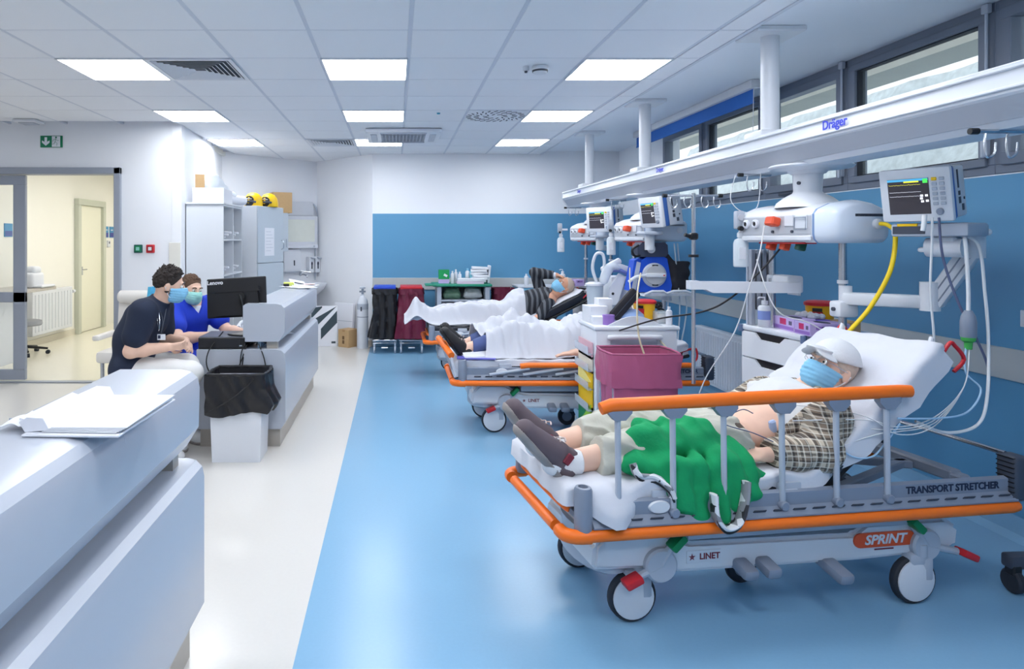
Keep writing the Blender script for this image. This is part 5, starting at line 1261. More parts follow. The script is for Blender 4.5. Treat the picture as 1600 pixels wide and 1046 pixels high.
# ------------------------------------------------------------------ supply cart between the stretchers
MAR = mat('maroon_plastic_film', (190, 100, 138), .3, noise=.06, scale=12, alpha=.84)
t = T('supply_cart', 'white plastic supply cart with push handle between the stretchers', 'cart')
x0, x1, y0, y1 = 1.40, 1.97, 4.66, 5.06
t.p('body', MB().bb((x0, y0, .13), (x1, y1, .90), .012, 2), WPL)
t.p('top_tray', MB().bb((x0-.015, y0-.015, .895), (x1+.015, y1+.015, .925), .012, 2), WPL)
bk = [(x0+.10+.37*q/12, .92+.062*math.sin(PI*q/12)+.01) for q in range(13)]
t.p('rear_splash', MB().ext([(x0+.08, .92)]+bk+[(x1-.06, .92)], 'y', y0+.02, y0+.04), WPL2)
t.p('push_handle', MB().tube([(x0+.10, y0, .84), (x0+.105, y0-.05, .855), (x1-.155, y0-.05, .855), (x1-.15, y0, .84)], .016, 10, smooth=3), WPL)
t.p('handle_recess', MB().bb((x0+.10, y0-.003, .76), (x1-.14, y0+.004, .835), .002), LGPL)
# clear side pocket with forms, along the left side
for z0, z1, pts, m in ((.15, .34, 0, GRN), (.30, .60, 0, YEL), (.58, .70, 0, mat('pale_form', (226, 216, 200), .6)), (.68, .80, 0, mat('pink_form', (220, 178, 190), .6))):
    t.p('form_sheet', MB().box((x0-.012, (y0+y1)/2+.02, (z0+z1)/2), (.010, .34, z1-z0), (.0, 0, 0), .001), m)
t.p('form_sheet', MB().ext([(y0+.06, .15), (y0+.06, .36), (y1-.02, .15)], 'x', x0-.022, x0-.018), mat('yellow_green_form', (150, 196, 60), .6))
t.p('form_sheet', MB().ext([(y0+.06, .52), (y1-.02, .62), (y1-.02, .46)], 'x', x0-.022, x0-.018), mat('pale_yellow_form', (240, 226, 140), .6))
for z in (.15, .32, .47, .60, .72): t.p('side_bin', MB().bb((x0-.045, y0+.05, z-.008), (x0-.002, y1-.01, z+.004), .002).bb((x0-.045, y0+.05, z), (x0-.042, y1-.01, z+.05)), CLEARP)
for x in (x0+.06, x1-.06):
    for y in (y0+.06, y1-.06):
        c_ = t.p('caster', MB().box((x, y, .115), (.05, .05, .04), None, .008), GPL); t.p('caster_wheel', MB().cyl((x-.014, y, .05), (x+.014, y, .05), .05, n=18, bev=.006), RUB, c_)
t.done()
# bag-lined bin in front of the cart
t = T('waste_bin', 'maroon bag-lined waste bin with folded rim in front of the supply cart', 'bin')
def bag_box(cx, cy, w, d, zb, zt, tw, seed, n=48, rows=14, amp=.012, z_fold=None):
    P = np.zeros((rows, n, 3))
    for i in range(rows):
        v = i/(rows-1); z = zb+(zt-zb)*v; s_ = tw+(1-tw)*v
        for j in range(n):
            a = 2*PI*j/n; ca, sa = math.cos(a), math.sin(a); k = max(abs(ca), abs(sa)); e = .25
            kx = ca/k*(1-e)+ca*e; ky = sa/k*(1-e)+sa*e
            nn = amp*math.sin(a*9+seed+3*v)*(.3+.7*(1-v))+amp*.6*math.sin(a*17+seed*2+7*v)
            P[i, j] = (cx+(w/2*s_+nn)*kx, cy+(d/2*s_+nn)*ky, z)
    return P
def ring_mesh(P):
    r, n, _ = P.shape; m = MB(); m.add(P.reshape(-1, 3), [(i*n+j, i*n+(j+1) % n, (i+1)*n+(j+1) % n, (i+1)*n+j) for i in range(r-1) for j in range(n)]); return m
bx, by = 1.595, 4.40
m = ring_mesh(bag_box(bx, by, .46, .34, .30, .79, .90, 1, amp=.006)); m2 = ring_mesh(bag_box(bx, by, .445, .325, .34, .79, .90, 1, amp=.004))
m.add(m2.v, m2.f)
t.p('bag', m, MAR, ang=70)
fo = ring_mesh(bag_box(bx, by, .485, .365, .585, .795, .99, 4, amp=.006))
t.p('folded_rim', fo, MAR, ang=70)
t.p('rim_edge', MB().tube([V(*p) for p in bag_box(bx, by, .47, .35, .79, .80, 1, 2, amp=.003)[-1]], .007, 6, closed=True), MAR)
t.p('bag_bottom', MB().bb((bx-.19, by-.14, .30), (bx+.19, by+.14, .315), .004), MAR)
t.p('bin_frame', MB().tube([(bx-.2, by-.13, .02), (bx-.2, by-.13, .74), (bx+.2, by-.13, .74), (bx+.2, by-.13, .02)], .01, 8).tube([(bx-.2, by+.14, .02), (bx-.2, by+.14, .74), (bx+.2, by+.14, .74), (bx+.2, by+.14, .02)], .01, 8).bb((bx-.21, by-.15, .0), (bx+.21, by+.16, .03), .005), CHR); t.done()
# goods on the cart
zt = .925
carton('carton', (1.47, 4.93, zt), (.13, .16, .12), 5, PAPER, 'tall white carton at the left rear of the supply cart')
carton('carton', (1.455, 4.80, zt), (.09, .10, .055), -8, PAPER, 'low white carton at the left edge of the supply cart')
carton('carton', (1.545, 4.97, zt), (.10, .12, .17), 0, PAPER, 'white carton beside the tall one on the supply cart')
t = T('tape_roll', 'violet tape roll on the left of the supply cart', 'tape')
t.p('tape', MB().lathe([(.022, 0), (.042, 0), (.042, .07), (.022, .07), (.022, 0)], (1.515, 4.75, zt), n=24), mat('violet_tape', (146, 112, 190), .45)); t.done()
t = T('padded_cuff', 'black padded cuff slanting up over the supply cart', 'cuff')
t.p('pad', MB().box((1.665, 4.85, 1.06), (.085, .05, .26), (0, .72, 0), .018, 2), mat('black_nylon', (34, 34, 42), .7, bump=.1)); t.p('strap', MB().box((1.555, 4.86, .955), (.05, .03, .08), (0, .9, 0), .008), BLK)
t.p('seam_rib', MB().box((1.665, 4.823, 1.06), (.004, .004, .24), (0, .72, 0)), DGPL); t.done()
t = T('resuscitation_bag', 'pale blue domed resuscitation bag lying on the supply cart', 'resuscitation bag')
t.p('dome', MB().lathe([(0, 0), (.105, 0), (.11, .015), (.095, .06), (.06, .09), (.02, .10), (0, .10)], (1.72, 4.90, zt), n=26), mat('pale_blue_silicone', (140, 168, 216), .4)); t.p('valve', MB().cyl((1.72, 4.90, zt+.095), (1.70, 4.88, zt+.13), .018, n=14), WPL); t.done()
sharps(1.845, 4.95, zt, .98, 'yellow sharps bin with red lid on the supply cart')
t = T('coiled_lead', 'black coiled lead bundle on the right of the supply cart', 'lead')
t.p('coil', MB().tube([V(1.945+.04*math.cos(a*1.0)+.01*math.sin(a*3), 4.98+.03*math.sin(a), zt+.10+.012*math.sin(a*2.3)+a*.0012) for a in np.linspace(0, 20, 90)], .006, 6), BLK); t.p('clip', MB().box((1.965, 4.95, zt+.075), (.05, .03, .05), (.3, .4, .2), .008), BLK); t.done()
t = T('storage_tub', 'clear storage tub with beige contents on the right of the supply cart', 'tub')
t.p('tub', MB().bb((1.885, 4.80, zt), (1.975, 4.92, zt+.085), .006), CLEARP); t.p('contents', MB().bb((1.89, 4.81, zt+.003), (1.965, 4.91, zt+.06), .01), mat('beige_contents', (206, 188, 168), .7)); t.done()
bottle('spray_bottle', (1.935, 4.72, zt), .022, .13, 'small white bottle at the right front of the supply cart', WPL)
# ------------------------------------------------------------------ blue pack on the shelf of the middle pendant
t = T('transport_ventilator', 'blue padded transport ventilator pack with round grey front on white shelf', 'ventilator')
zz = 1.085; yv = 5.66; q = SDF(.006)
t.p('padded_case', MB().ext([(2.055, zz), (2.335, zz), (2.345, zz+.06), (2.305, zz+.285), (2.28, zz+.30), (2.13, zz+.30), (2.085, zz+.27), (2.05, zz+.03)], 'y', yv, yv+.16), mat('royal_blue_nylon', (22, 78, 196), .6, noise=.06, bump=.1))
t.p('side_flap', MB().ext([(1.985, zz+.01), (2.045, zz), (2.10, zz+.27), (2.06, zz+.285), (2.03, zz+.27)], 'y', yv+.01, yv+.14), mat('royal_blue_nylon', (22, 78, 196), .6))
t.p('clear_window', MB().ext([(2.005, zz+.03), (2.04, zz+.02), (2.085, zz+.25), (2.05, zz+.26)], 'y', yv+.005, yv+.01), LGPL)
fc = t.p('front_ring', MB().lathe([(.105, 0), (.098, .012), (.09, .016), (.0, .012), (0, 0)], (2.195, yv, zz+.145), (0, -1, 0), 36), LGPL)
t.p('front_disc', MB().lathe([(.085, .012), (.08, .026), (0, .03)], (2.195, yv, zz+.145), (0, -1, 0), 32), mat('silver_plastic', (178, 180, 186), .35), fc)
t.p('handle_bar', MB().box((2.195, yv-.036, zz+.145), (.17, .02, .036), None, .008, 2), WPL, fc)
for dz in (.08, -.08): t.p('latch', MB().box((2.195, yv-.02, zz+.145+dz), (.05, .012, .018), None, .003), BLK, fc)
t.p('red_button', MB().cyl((2.26, yv-.046, zz+.145), (2.26, yv-.049, zz+.145), .006, n=10), RED, fc)
t.p('grey_hose_port', MB().tube([(2.12, yv-.03, zz+.145), (2.02, yv-.05, zz+.13), (1.96, yv-.05, zz+.09)], .014, 8, smooth=4), WPL); t.done()
t = T('bag_roll', 'dark navy rolled bag with round white emblem on top of the blue pack', 'bag')
t.p('roll', MB().ext([(2.05, zz+.315), (2.07, zz+.30), (2.29, zz+.30), (2.31, zz+.33), (2.305, zz+.40), (2.28, zz+.425), (2.09, zz+.425), (2.05, zz+.38)], 'y', yv-.01, yv+.15), mat('dark_navy_nylon', (54, 62, 84), .7, bump=.15))
t.p('round_emblem', MB().cyl((2.165, yv-.011, zz+.365), (2.165, yv-.014, zz+.365), .034, n=28), PAPER)
t.p('strap', MB().tube([(2.06, yv-.01, zz+.40), (2.0, yv-.02, zz+.36), (2.02, yv-.02, zz+.31), (2.07, yv-.012, zz+.31)], .01, 8, smooth=4), BLK); t.done()
q = SDF(.009); fb = ((0, 1, 0), .8)
for a, b, r0, r1 in (((2.39, zz+.075), (2.45, zz+.07), .072, .066), ((2.39, zz+.16), (2.47, zz+.17), .068, .055), ((2.40, zz+.21), (2.485, zz+.225), .05, .035), ((2.325, zz+.30), (2.37, zz+.20), .028, .05), ((2.47, zz+.24), (2.50, zz+.25), .028, .02)):
    q.cap((a[0], yv+.06, a[1]), (b[0], yv+.06, b[1]), r0, r1, .025, fb)
solo('shoulder_bag', q.mesh('shoulder_bag', mat('black_nylon', (26, 26, 32), .7), 0, lambda X, Y, Z: .012*np.abs(wav(X, Z+Y, 5, 46))-.004), mat('black_nylon', (26, 26, 32), .7), 'black cloth bag hanging right of the blue pack', 'bag')
# ------------------------------------------------------------------ bedside equipment behind the cart
t = T('suction_canister', 'clear suction canister with white lid behind the supply cart', 'canister')
c = (1.79, 6.0, .86); t.p('canister', MB().lathe([(0, 0), (.062, 0), (.075, .26), (.070, .26), (.058, .006), (0, .006)], c, n=24), CLEARP); t.p('liner', MB().lathe([(0, .01), (.05, .01), (.058, .22), (0, .23)], c, n=20), FROST)
t.p('lid', MB().lathe([(0, .26), (.085, .26), (.085, .275), (.05, .29), (0, .29)], c, n=24), WPL); t.p('stand', MB().cyl((1.79, 6.0, .02), (1.79, 6.0, .86), .02, n=12).cyl((1.79, 6.0, 0), (1.79, 6.0, .03), .16, n=20), GPL); t.done()
cable([(1.80, 5.98, 1.15), (1.755, 5.95, 1.28), (1.78, 5.93, 1.40), (1.84, 5.93, 1.40), (1.86, 5.95, 1.30), (1.845, 5.98, 1.20)], .014, WPL, 'white corrugated tube loop above the suction canister', 'tube', 'breathing_tube')
t = T('bedside_ventilator', 'white bedside ventilator with folded arms and blue strap behind the cart', 'ventilator')
t.p('body', MB().bb((1.93, 5.98, .95), (2.10, 6.22, 1.20), .02, 2), WPL); t.p('slanted_front', MB().ext([(1.90, .95), (1.97, .95), (2.05, 1.20), (1.99, 1.23), (1.90, 1.10)], 'y', 5.93, 5.97), WPL2)
t.p('column', MB().bb((1.98, 6.04, .06), (2.06, 6.14, .96), .01), LGPL); t.p('foot', MB().bb((1.86, 5.95, .0), (2.16, 6.26, .06), .012), GPL)
t.p('arm', MB().box((1.93, 5.98, 1.30), (.20, .05, .06), (0, -.5, 0), .02, 2).box((2.06, 5.98, 1.27), (.22, .05, .055), (0, .35, 0), .02, 2), WPL); t.p('blue_strap', MB().tube([(1.88, 5.94, 1.25), (1.98, 5.92, 1.26), (2.08, 5.93, 1.20), (2.12, 5.93, 1.08)], .018, 8, smooth=4), mat('slate_blue_strap', (110, 126, 186), .6))
t.p('port', MB().cyl((1.93, 5.935, 1.05), (1.93, 5.925, 1.05), .012, n=12), BLK); t.p('display', MB().box((2.03, 5.972, 1.15), (.08, .01, .06), None, .002), LGPL)
t.p('draped_bag', (lambda s: s.mesh('draped_bag', FROST, 0, lambda X, Y, Z: .006*wav(X, Z, 3, 60)))(SDF(.008).cap((1.885, 5.9, 1.28), (1.84, 5.9, 1.18), .04, .045, .02, ((0, 1, 0), .5)).cap((1.93, 5.9, 1.30), (1.97, 5.9, 1.28), .03, .02, .02)), FROST); t.done()
bottle('pump_bottle', (1.905, 7.62, 1.0), .032, .17, 'white pump bottle on the farthest pendant drawers', WPL, pump=True)
carton('glove_box', (2.05, 7.72, 1.0), (.14, .22, .075), 30, LILAC, 'lilac glove box on the farthest pendant drawers', extra=glove)
# ------------------------------------------------------------------ reception counters
SOLID = mat('white_solid_surface', (184, 190, 202), .24, noise=.006)
PLIN = mat('brushed_plinth', (178, 172, 164), .35, noise=.03)
def counter(label, y0, y1, xr, desk_x):
    """raised ledge block along the right, lower body with rounded rail below it; runs along Y"""
    t = T('reception_counter', label, 'counter'); X = lambda d: xr-d
    t.p('plinth', MB().bb((desk_x+.02, y0+.03, 0), (X(.045), y1-.03, .15)), PLIN)
    b = [(desk_x, .135), (X(.035), .135), (X(0), .185), (X(0), .655), (X(.008), .69), (X(.03), .712), (X(.06), .72), (desk_x, .72)]
    t.p('lower_body', MB().ext(b, 'y', y0, y1), SOLID, ang=28)
    u = [(X(.32), .775), (X(.055), .775), (X(.012), .845), (X(.008), .99), (X(.016), 1.025), (X(.038), 1.046), (X(.075), 1.055), (X(.30), 1.055), (X(.32), 1.04)]
    t.p('raised_ledge', MB().ext(u, 'y', y0+.03, y1-.03), SOLID, ang=28)
    t.p('ledge_support', MB().bb((X(.15), y0+.06, .715), (X(.07), y0+.12, .78)), PLIN); t.p('ledge_support', MB().bb((X(.15), y1-.14, .715), (X(.07), y1-.08, .78)), PLIN)
    t.p('gap_back', MB().bb((X(.22), y0+.08, .715), (X(.20), y1-.08, .78)), mat('steel_blue_strip', (120, 150, 176), .2, metal=.6))
    y = y0+.03
    while y < y1-.6:
        y += 1.17
        if y < y1-.2: t.p('joint_line', MB().ext([(X(.318), 1.0553), (X(.075), 1.0556), (X(.038), 1.0466), (X(.016), 1.0255), (X(.0075), .99), (X(.0075), .985), (X(.05), 1.04), (X(.318), 1.05)], 'y', y, y+.003), LGPL)
    t.done()
counter('white reception counter in the foreground with a raised ledge and open folder', -.6, 2.47, -.712, -1.30)
counter('white reception counter in mid room with black computer and raised ledge', 4.90, 6.95, -.815, -1.47)
# folder and papers on the near counter
t = T('ring_folder', 'open white ring folder with paper sheets on the foreground counter', 'folder', M_=TR(-.775, 1.775, 1.057) @ RZ(-2))
t.p('cover', MB().bb((-.118, -.185, 0), (.120, .185, .006), .002), PAPER)
sp = [(-.12, .006), (-.135, .03), (-.115, .042), (-.075, .040), (-.06, .012)]
t.p('spine_flap', MB().ext(sp, 'y', -.165, .185), mat('white_card', (232, 235, 244), .45), ang=60)
for k in range(5): t.p('sheet', MB().box((.02+.003*k, .002*k, .0085+.0022*k), (.185, .34, .0018), (0, 0, .012*(k-2))), PAPER)
t.p('back_cover', MB().box((-.145, .03, .014), (.06, .28, .004), (0, .35, .05)), PAPER)
t.p('crumpled_leaf', (lambda g: MB().grid(g, .001))(np.stack(np.broadcast_arrays(-.20+.08*np.linspace(0, 1, 14)[:, None], -.14+.14*np.linspace(0, 1, 12)[None, :], .012+.012*np.abs(wav(np.linspace(0, 1, 14)[:, None], np.linspace(0, 1, 12)[None, :], 3, 7))), 2)), PAPER)
t.done()
# ------------------------------------------------------------------ desk with computer
t = T('desktop_computer', 'flat black desktop computer lying on the end of the mid-room counter', 'computer')
zt = .721
t.p('case', MB().bb((-1.465, 4.925, zt), (-1.12, 5.27, zt+.085), .004), BLK); t.p('front_grille', MB().bb((-1.46, 4.921, zt+.012), (-1.16, 4.926, zt+.073), .001), mat('black_grille', (34, 36, 42), .6))
t.p('case_top', MB().bb((-1.462, 4.93, zt+.085), (-1.123, 5.265, zt+.088)), DGPL)
t.p('badge', MB().box((-1.15, 4.923, zt+.025), (.02, .003, .008)), LGPL); t.done()
t = T('computer_monitor', 'black computer monitor seen from behind on its tilted stand', 'computer monitor', M_=TR(-1.10, 5.06, zt) @ RZ(-6))
Mt = TR(-.115, .0, .37) @ RY(-3.5) @ RX(-6)
def rel(mb): return mb.xf(Mt)
BK = mat('black_monitor_shell', (24, 25, 30), .45, noise=.08)
t.p('back_shell', rel(MB().bb((-.232, -.012, -.150), (.232, .012, .150), .006)), BK)
t.p('rear_bulge', rel(MB().ext([(-.17, -.135), (.19, -.135), (.175, .06), (-.155, .06)], 'y', -.045, -.01)), BK)
t.p('bulge_ledge', rel(MB().ext([(-.175, .04), (.195, .04), (.18, .075), (-.16, .075)], 'y', -.05, -.01)), BK)
t.p('screen', rel(MB().bb((-.222, .0122, -.138), (.222, .0135, .140))), mat('lit_screen', (150, 170, 190), .2, emit=.5, noise=0))
t.p('maker_lettering', rel(text_mb('Lenovo', .042, face_m((-.165, -.0132, .118), (1, 0, 0), (0, 0, 1)), .0006, .001)), PAPER)
t.p('stand_neck', MB().ext([(-.06, .10), (-.02, .10), (.0, .30), (.03, .42), (-.03, .42)], 'y', -.085, -.045) if False else MB().tube([V(-.02, -.02, .10), V(-.025, -.06, .20), V(-.045, -.065, .33), V(-.06, -.06, .38), V(-.075, -.045, .38)], [.030, .028, .026, .026, .024], 10, smooth=3, flat=.6), BLK)
t.p('neck_hub', rel(MB().cyl((.05, -.02, -.0), (.05, -.075, -.0), .035, n=18)), BLK)
t.p('stand_foot', MB().lathe([(0, .088), (.13, .088), (.135, .094), (.13, .1), (.03, .115), (0, .115)], (-.05, .0, 0), n=30, sy=.75), BLK)
t.p('red_clip', MB().tube([(-.01, -.055, .125), (.02, -.065, .14), (.03, -.03, .125)], .007, 6, smooth=3), RED); t.done()
t = T('cable_bundle', 'tangled black cables behind the computer hanging over the counter end', 'cables')
rs = random.Random(11); bm_ = MB()
for k in range(14):
    c = V(-1.06+.06*rs.random(), 5.0+.07*rs.random(), zt+.04+.05*rs.random()); r = .03+.035*rs.random(); ph = rs.random()*6; e = V(rs.random()-.5, rs.random()-.5, rs.random()*.5)
    bm_.tube([c+V(r*1.6*math.cos(a+ph), r*.9*math.sin(a+ph)+.02*e.x*a, r*.5*math.sin(2*a+ph)+.012*e.z*a) for a in np.linspace(0, 5.5, 22)], .0042, 6)
t.p('tangle', bm_, BLK, kind='stuff')
for pts in (((-1.30, 5.0, .84), (-1.37, 4.87, .72), (-1.38, 4.86, .60), (-1.30, 4.865, .50), (-1.20, 4.87, .53), (-1.13, 4.89, .66), (-1.12, 4.95, .77)), ((-1.12, 4.93, .76), (-1.14, 4.885, .68), (-1.15, 4.885, .45), (-1.15, 4.885, .35)), ((-1.02, 4.93, .76), (-.97, 4.885, .66), (-.945, 4.885, .50), (-.94, 4.885, .34)), ((-1.11, 4.94, .75), (-1.13, 4.885, .60), (-1.12, 4.885, .38))):
    t.p('hanging_cable', MB().tube([V(*p) for p in pts], .0045, 6, smooth=6), BLK)
t.done()
t = T('desk_papers', 'white sheets of paper on the desk behind the computer monitor', 'papers')
for k in range(4): t.p('sheet', MB().box((-1.18+.05*k, 5.55+.07*k, zt+.003+.002*k), (.21, .29, .0018), (0, 0, .3*k-.4)), PAPER)
t.done()
t = T('telephone', 'white desk telephone behind the computer monitor', 'telephone')
t.p('base', MB().ext([(5.62, zt), (5.82, zt), (5.82, zt+.07), (5.62, zt+.03)], 'x', -1.36, -1.18), WPL); t.p('handset', MB().tube([(-1.34, 5.66, zt+.06), (-1.345, 5.72, zt+.085), (-1.34, 5.80, zt+.09)], [.02, .014, .02], 8, smooth=4), WPL)
for i in range(3):
    for j in range(3): t.p('key', MB().box((-1.28+.03*i, 5.66+.035*j, zt+.043+.007*j), (.02, .02, .01)), LGPL)
t.done()
t = T('ledge_papers', 'loose papers, yellow pad and dark pen at the far end of the raised ledge', 'papers')
for k, (x, y, a) in enumerate(((-.97, 6.70, .2), (-.93, 6.80, -.3), (-1.0, 6.62, .9), (-.92, 6.58, .5))): t.p('sheet', MB().box((x, y, 1.057+.003*k), (.20, .28, .002), (.02, .0, a)), PAPER)
t.p('raised_sheet', MB().box((-1.0, 6.78, 1.085), (.16, .2, .002), (.3, .2, .4)), PAPER); t.p('pink_sheet', MB().box((-.93, 6.86, 1.075), (.18, .12, .004), (0, 0, .1)), mat('pale_pink_paper', (226, 200, 200), .7)); t.p('pen', MB().cyl((-1.02, 6.70, 1.10), (-.95, 6.82, 1.075), .006, n=8), INK); t.done()
t = T('sticky_notes', 'yellow-green note block at the inner far end of the raised ledge', 'notes'); t.p('block', MB().box((-1.085, 6.72, 1.078), (.10, .10, .045), (0, 0, .2), .004), mat('yellow_green_paper', (214, 226, 110), .6)); t.p('holder', MB().box((-1.10, 6.66, 1.075), (.05, .05, .03), (0, 0, .5), .005), BLK); t.done()
# ------------------------------------------------------------------ white bin with black bag
t = T('rubbish_bin', 'white rubbish bin with a black bag folded over its rim', 'bin')
cx, cy = -1.10, 4.70
t.p('bin_body', MB().add([(cx+sx*w, cy+sy*d, z) for z, w, d in ((.0, .165, .13), (.40, .178, .138), (.56, .178, .136)) for sx, sy in ((-1, -1), (1, -1), (1, 1), (-1, 1))], [(0, 1, 2, 3)]+[(4*i+j, 4*i+(j+1) % 4, 4*i+4+(j+1) % 4, 4*i+4+j) for i in (0, 1) for j in range(4)]), WPL)
BAGB = mat('black_bin_bag', (32, 32, 36), .28, noise=.15, scale=10)
P = bag_box(cx, cy, .44, .33, .335, .605, 1.02, 2, n=72, rows=20, amp=.010)
X, Z = P[:, :, 0]-cx, P[:, :, 2]
P[:, :, 1] += -.006*np.sin((X*1.3+Z)*60)*(P[:, :, 1] < cy); P[:, :, 0] += np.where((X > .15), .06*np.clip((.50-Z)/.15, 0, 1)*np.clip((Z-.33)/.06, 0, 1), 0)
P[0, :, 2] += .02*np.sin(X[0]*14)
t.p('bag_fold', ring_mesh(P), BAGB, ang=80)
t.p('bag_rim', MB().tube([V(*p) for p in bag_box(cx, cy, .41, .32, .58, .606, 1, 3, n=40, amp=.006)[-1]], .010, 8, closed=True), BAGB)
Q = bag_box(cx, cy, .40, .31, .42, .60, .95, 5, n=48, rows=8, amp=.008); t.p('bag_inside', ring_mesh(Q), BAGB, ang=80)
t.p('bag_crease', MB().tube([(cx-.17, cy-.186, .36), (cx-.05, cy-.19, .43), (cx+.08, cy-.188, .53), (cx+.13, cy-.184, .585)], .005, 6, smooth=5), BAGB)
t.done()
# ------------------------------------------------------------------ staff at the desk
NAVY = mat('navy_scrub_cloth', (30, 40, 62), .85, noise=.06, bump=.1, bscale=60); ROYAL = mat('royal_blue_scrub_cloth', (30, 62, 196), .8, noise=.05, bump=.1, bscale=60); WTR = mat('white_scrub_trousers', (222, 222, 222), .85, noise=.02, bump=.1)
WSH = mat('white_clog', (220, 222, 226), .5)
t = T('person', 'man in navy scrubs and blue mask leaning forward beside the desk', 'person')
B = Body(.007)
B.use('torso').cap((-1.89, 4.66, .615), (-1.87, 4.90, .615), .105, None, .04)
B.chain([(-1.885, 4.78, .66), (-1.865, 4.775, .82), (-1.79, 4.77, .955)], [.125, .125, .135], .06, ((0, 1, 0), 1.25))
B.cap((-1.745, 4.62, 1.035), (-1.745, 4.93, 1.035), .068, None, .05)
B.head((-1.628, 4.775, 1.215), (.94, .28, -.18), (.22, 0, 1), (-1.705, 4.775, 1.06), 1.02)
B.arm('arm_r', (-1.745, 4.60, 1.025), (-1.82, 4.555, .765), (-1.585, 4.62, .785), (.060, .046, .031)); B.hand((-1.585, 4.62, .785), (.96, .28, .02), (-.2, .6, .3), .8, -1)
B.arm('arm_l', (-1.75, 4.95, 1.02), (-1.75, 5.0, .77), (-1.52, 4.80, .80), (.060, .046, .031)); B.hand((-1.52, 4.80, .80), (.6, -.8, -.1), (-.5, -.4, -.6), .7, 1)
B.leg('leg_r', (-1.88, 4.67, .60), (-1.44, 4.62, .60), (-1.66, 4.60, .11), (.095, .066, .045)); B.leg('leg_l', (-1.87, 4.88, .60), (-1.52, 4.83, .615), (-1.70, 4.80, .11), (.095, .066, .045))
B.use('foot').cap((-1.66, 4.60, .08), (-1.54, 4.60, .04), .038, .032, .02); B.cap((-1.70, 4.80, .08), (-1.58, 4.80, .04), .038, .032, .02); B._t()
t.p('body', B.mesh('body', SKIN), SKIN); eyes(t, B); mask(t, B)
tufts(t, B, HAIRD, 560, 3, .027, .0085, .55, .3)
q = SDF(.007); q.pr = B.part('face').pr[:]; t.p('beard', q.mesh('beard', HAIRD, .004, None, [plane_cut(B.P(0, 0, -.04), B.u), plane_cut(B.P(0, .05, 0), B.f), plane_cut(B.P(0, -.02, 0), -B.f)]), HAIRD)
q = B.part('torso', 'neck'); q.cap((-1.745, 4.60, 1.025), (-1.79, 4.575, .87), .078, .074, .03); q.cap((-1.75, 4.95, 1.02), (-1.75, 4.98, .87), .078, .074, .03)
fo = folds(14, .006, 20)
t.p('scrub_top', q.mesh('scrub_top', NAVY, .016, fo, [plane_cut((-1.69, 4.775, 1.11), (.55, 0, .83)), plane_cut((0, 0, .57), (0, 0, -1)), plane_cut((-1.79, 4.57, .875), (-.15, -.12, -1)) if False else plane_cut((0, 0, .565), (0, 0, -1))]), NAVY)
q = B.part('leg_r', 'leg_l'); q.cap((-1.86, 4.68, .60), (-1.44, 4.62, .60), .10, .078, .03); q.cap((-1.86, 4.88, .60), (-1.52, 4.83, .61), .10, .078, .03)
t.p('trousers', q.mesh('trousers', WTR, .014, folds(6, .006), [plane_cut((0, 0, .14), (0, 0, -1))]), WTR)
for y, x in ((4.60, -1.66), (4.80, -1.70)): shoe(t, (x-.06, y, .0), (x+.19, y, .0), (0, 0, 1), WSH, SOLE, h=.009, name='clog')
t.p('lanyard', MB().tube([(-1.70, 4.69, 1.10), (-1.635, 4.66, .98), (-1.635, 4.63, .88), (-1.625, 4.67, .98), (-1.66, 4.84, 1.10)], .003, 6, smooth=5), DGPL)
b = t.p('name_card', MB().box((-1.628, 4.615, .855), (.055, .004, .04), (0, 0, .1), .001), PAPER); t.p('card_photo', MB().box((-1.642, 4.612, .857), (.018, .003, .024), (0, 0, .1)), INK, b)
t.p('stethoscope', MB().tube([(-1.66, 4.65, 1.04), (-1.64, 4.615, .96), (-1.645, 4.61, .90), (-1.655, 4.62, .95), (-1.67, 4.64, 1.02)], .004, 6, smooth=5), CHR); t.done()
t = T('person', 'man in royal blue scrubs and pale green mask seated at the desk', 'person')
B = Body(.008); f = nv((.76, -.64, -.16))
B.use('torso').cap((-1.86, 5.50, .60), (-1.72, 5.70, .60), .105, None, .04)
B.chain([(-1.79, 5.60, .64), (-1.77, 5.575, .78), (-1.73, 5.53, .90)], [.13, .13, .14], .06, ((.62, .75, 0), 1.2))
B.cap((-1.80, 5.40, .975), (-1.595, 5.62, .975), .068, None, .05)
B.head((-1.68, 5.45, 1.135), f, (.1, 0, 1), (-1.70, 5.51, .99), 1.0, .062)
B.arm('arm_r', (-1.815, 5.375, .965), (-1.70, 5.18, .755), (-1.46, 5.25, .775), (.060, .046, .031)); B.hand((-1.46, 5.25, .775), (.96, .25, 0), (0, 0, -1), .4, 1)
B.arm('arm_l', (-1.575, 5.64, .965), (-1.42, 5.58, .77), (-1.22, 5.42, .77), (.060, .046, .031)); B.hand((-1.22, 5.42, .77), (.85, -.5, 0), (-.2, -.2, -1), .4, -1)
B.leg('leg_r', (-1.85, 5.50, .58), (-1.56, 5.12, .59), (-1.58, 5.10, .11), (.092, .064, .045)); B.leg('leg_l', (-1.72, 5.68, .58), (-1.53, 5.42, .59), (-1.56, 5.42, .11), (.092, .064, .045))
B.use('foot').cap((-1.58, 5.10, .08), (-1.50, 5.02, .04), .038, .032, .02); B.cap((-1.56, 5.42, .08), (-1.51, 5.32, .04), .038, .032, .02); B._t()
t.p('body', B.mesh('body', SKIN), SKIN); eyes(t, B, brow=HAIRB); mask(t, B, MASKG); tufts(t, B, HAIRB, 420, 5, .011, .007, .3, .7)
q = B.part('torso', 'neck'); q.cap((-1.815, 5.375, .965), (-1.75, 5.27, .85), .078, .072, .03); q.cap((-1.575, 5.64, .965), (-1.49, 5.61, .86), .078, .072, .03)
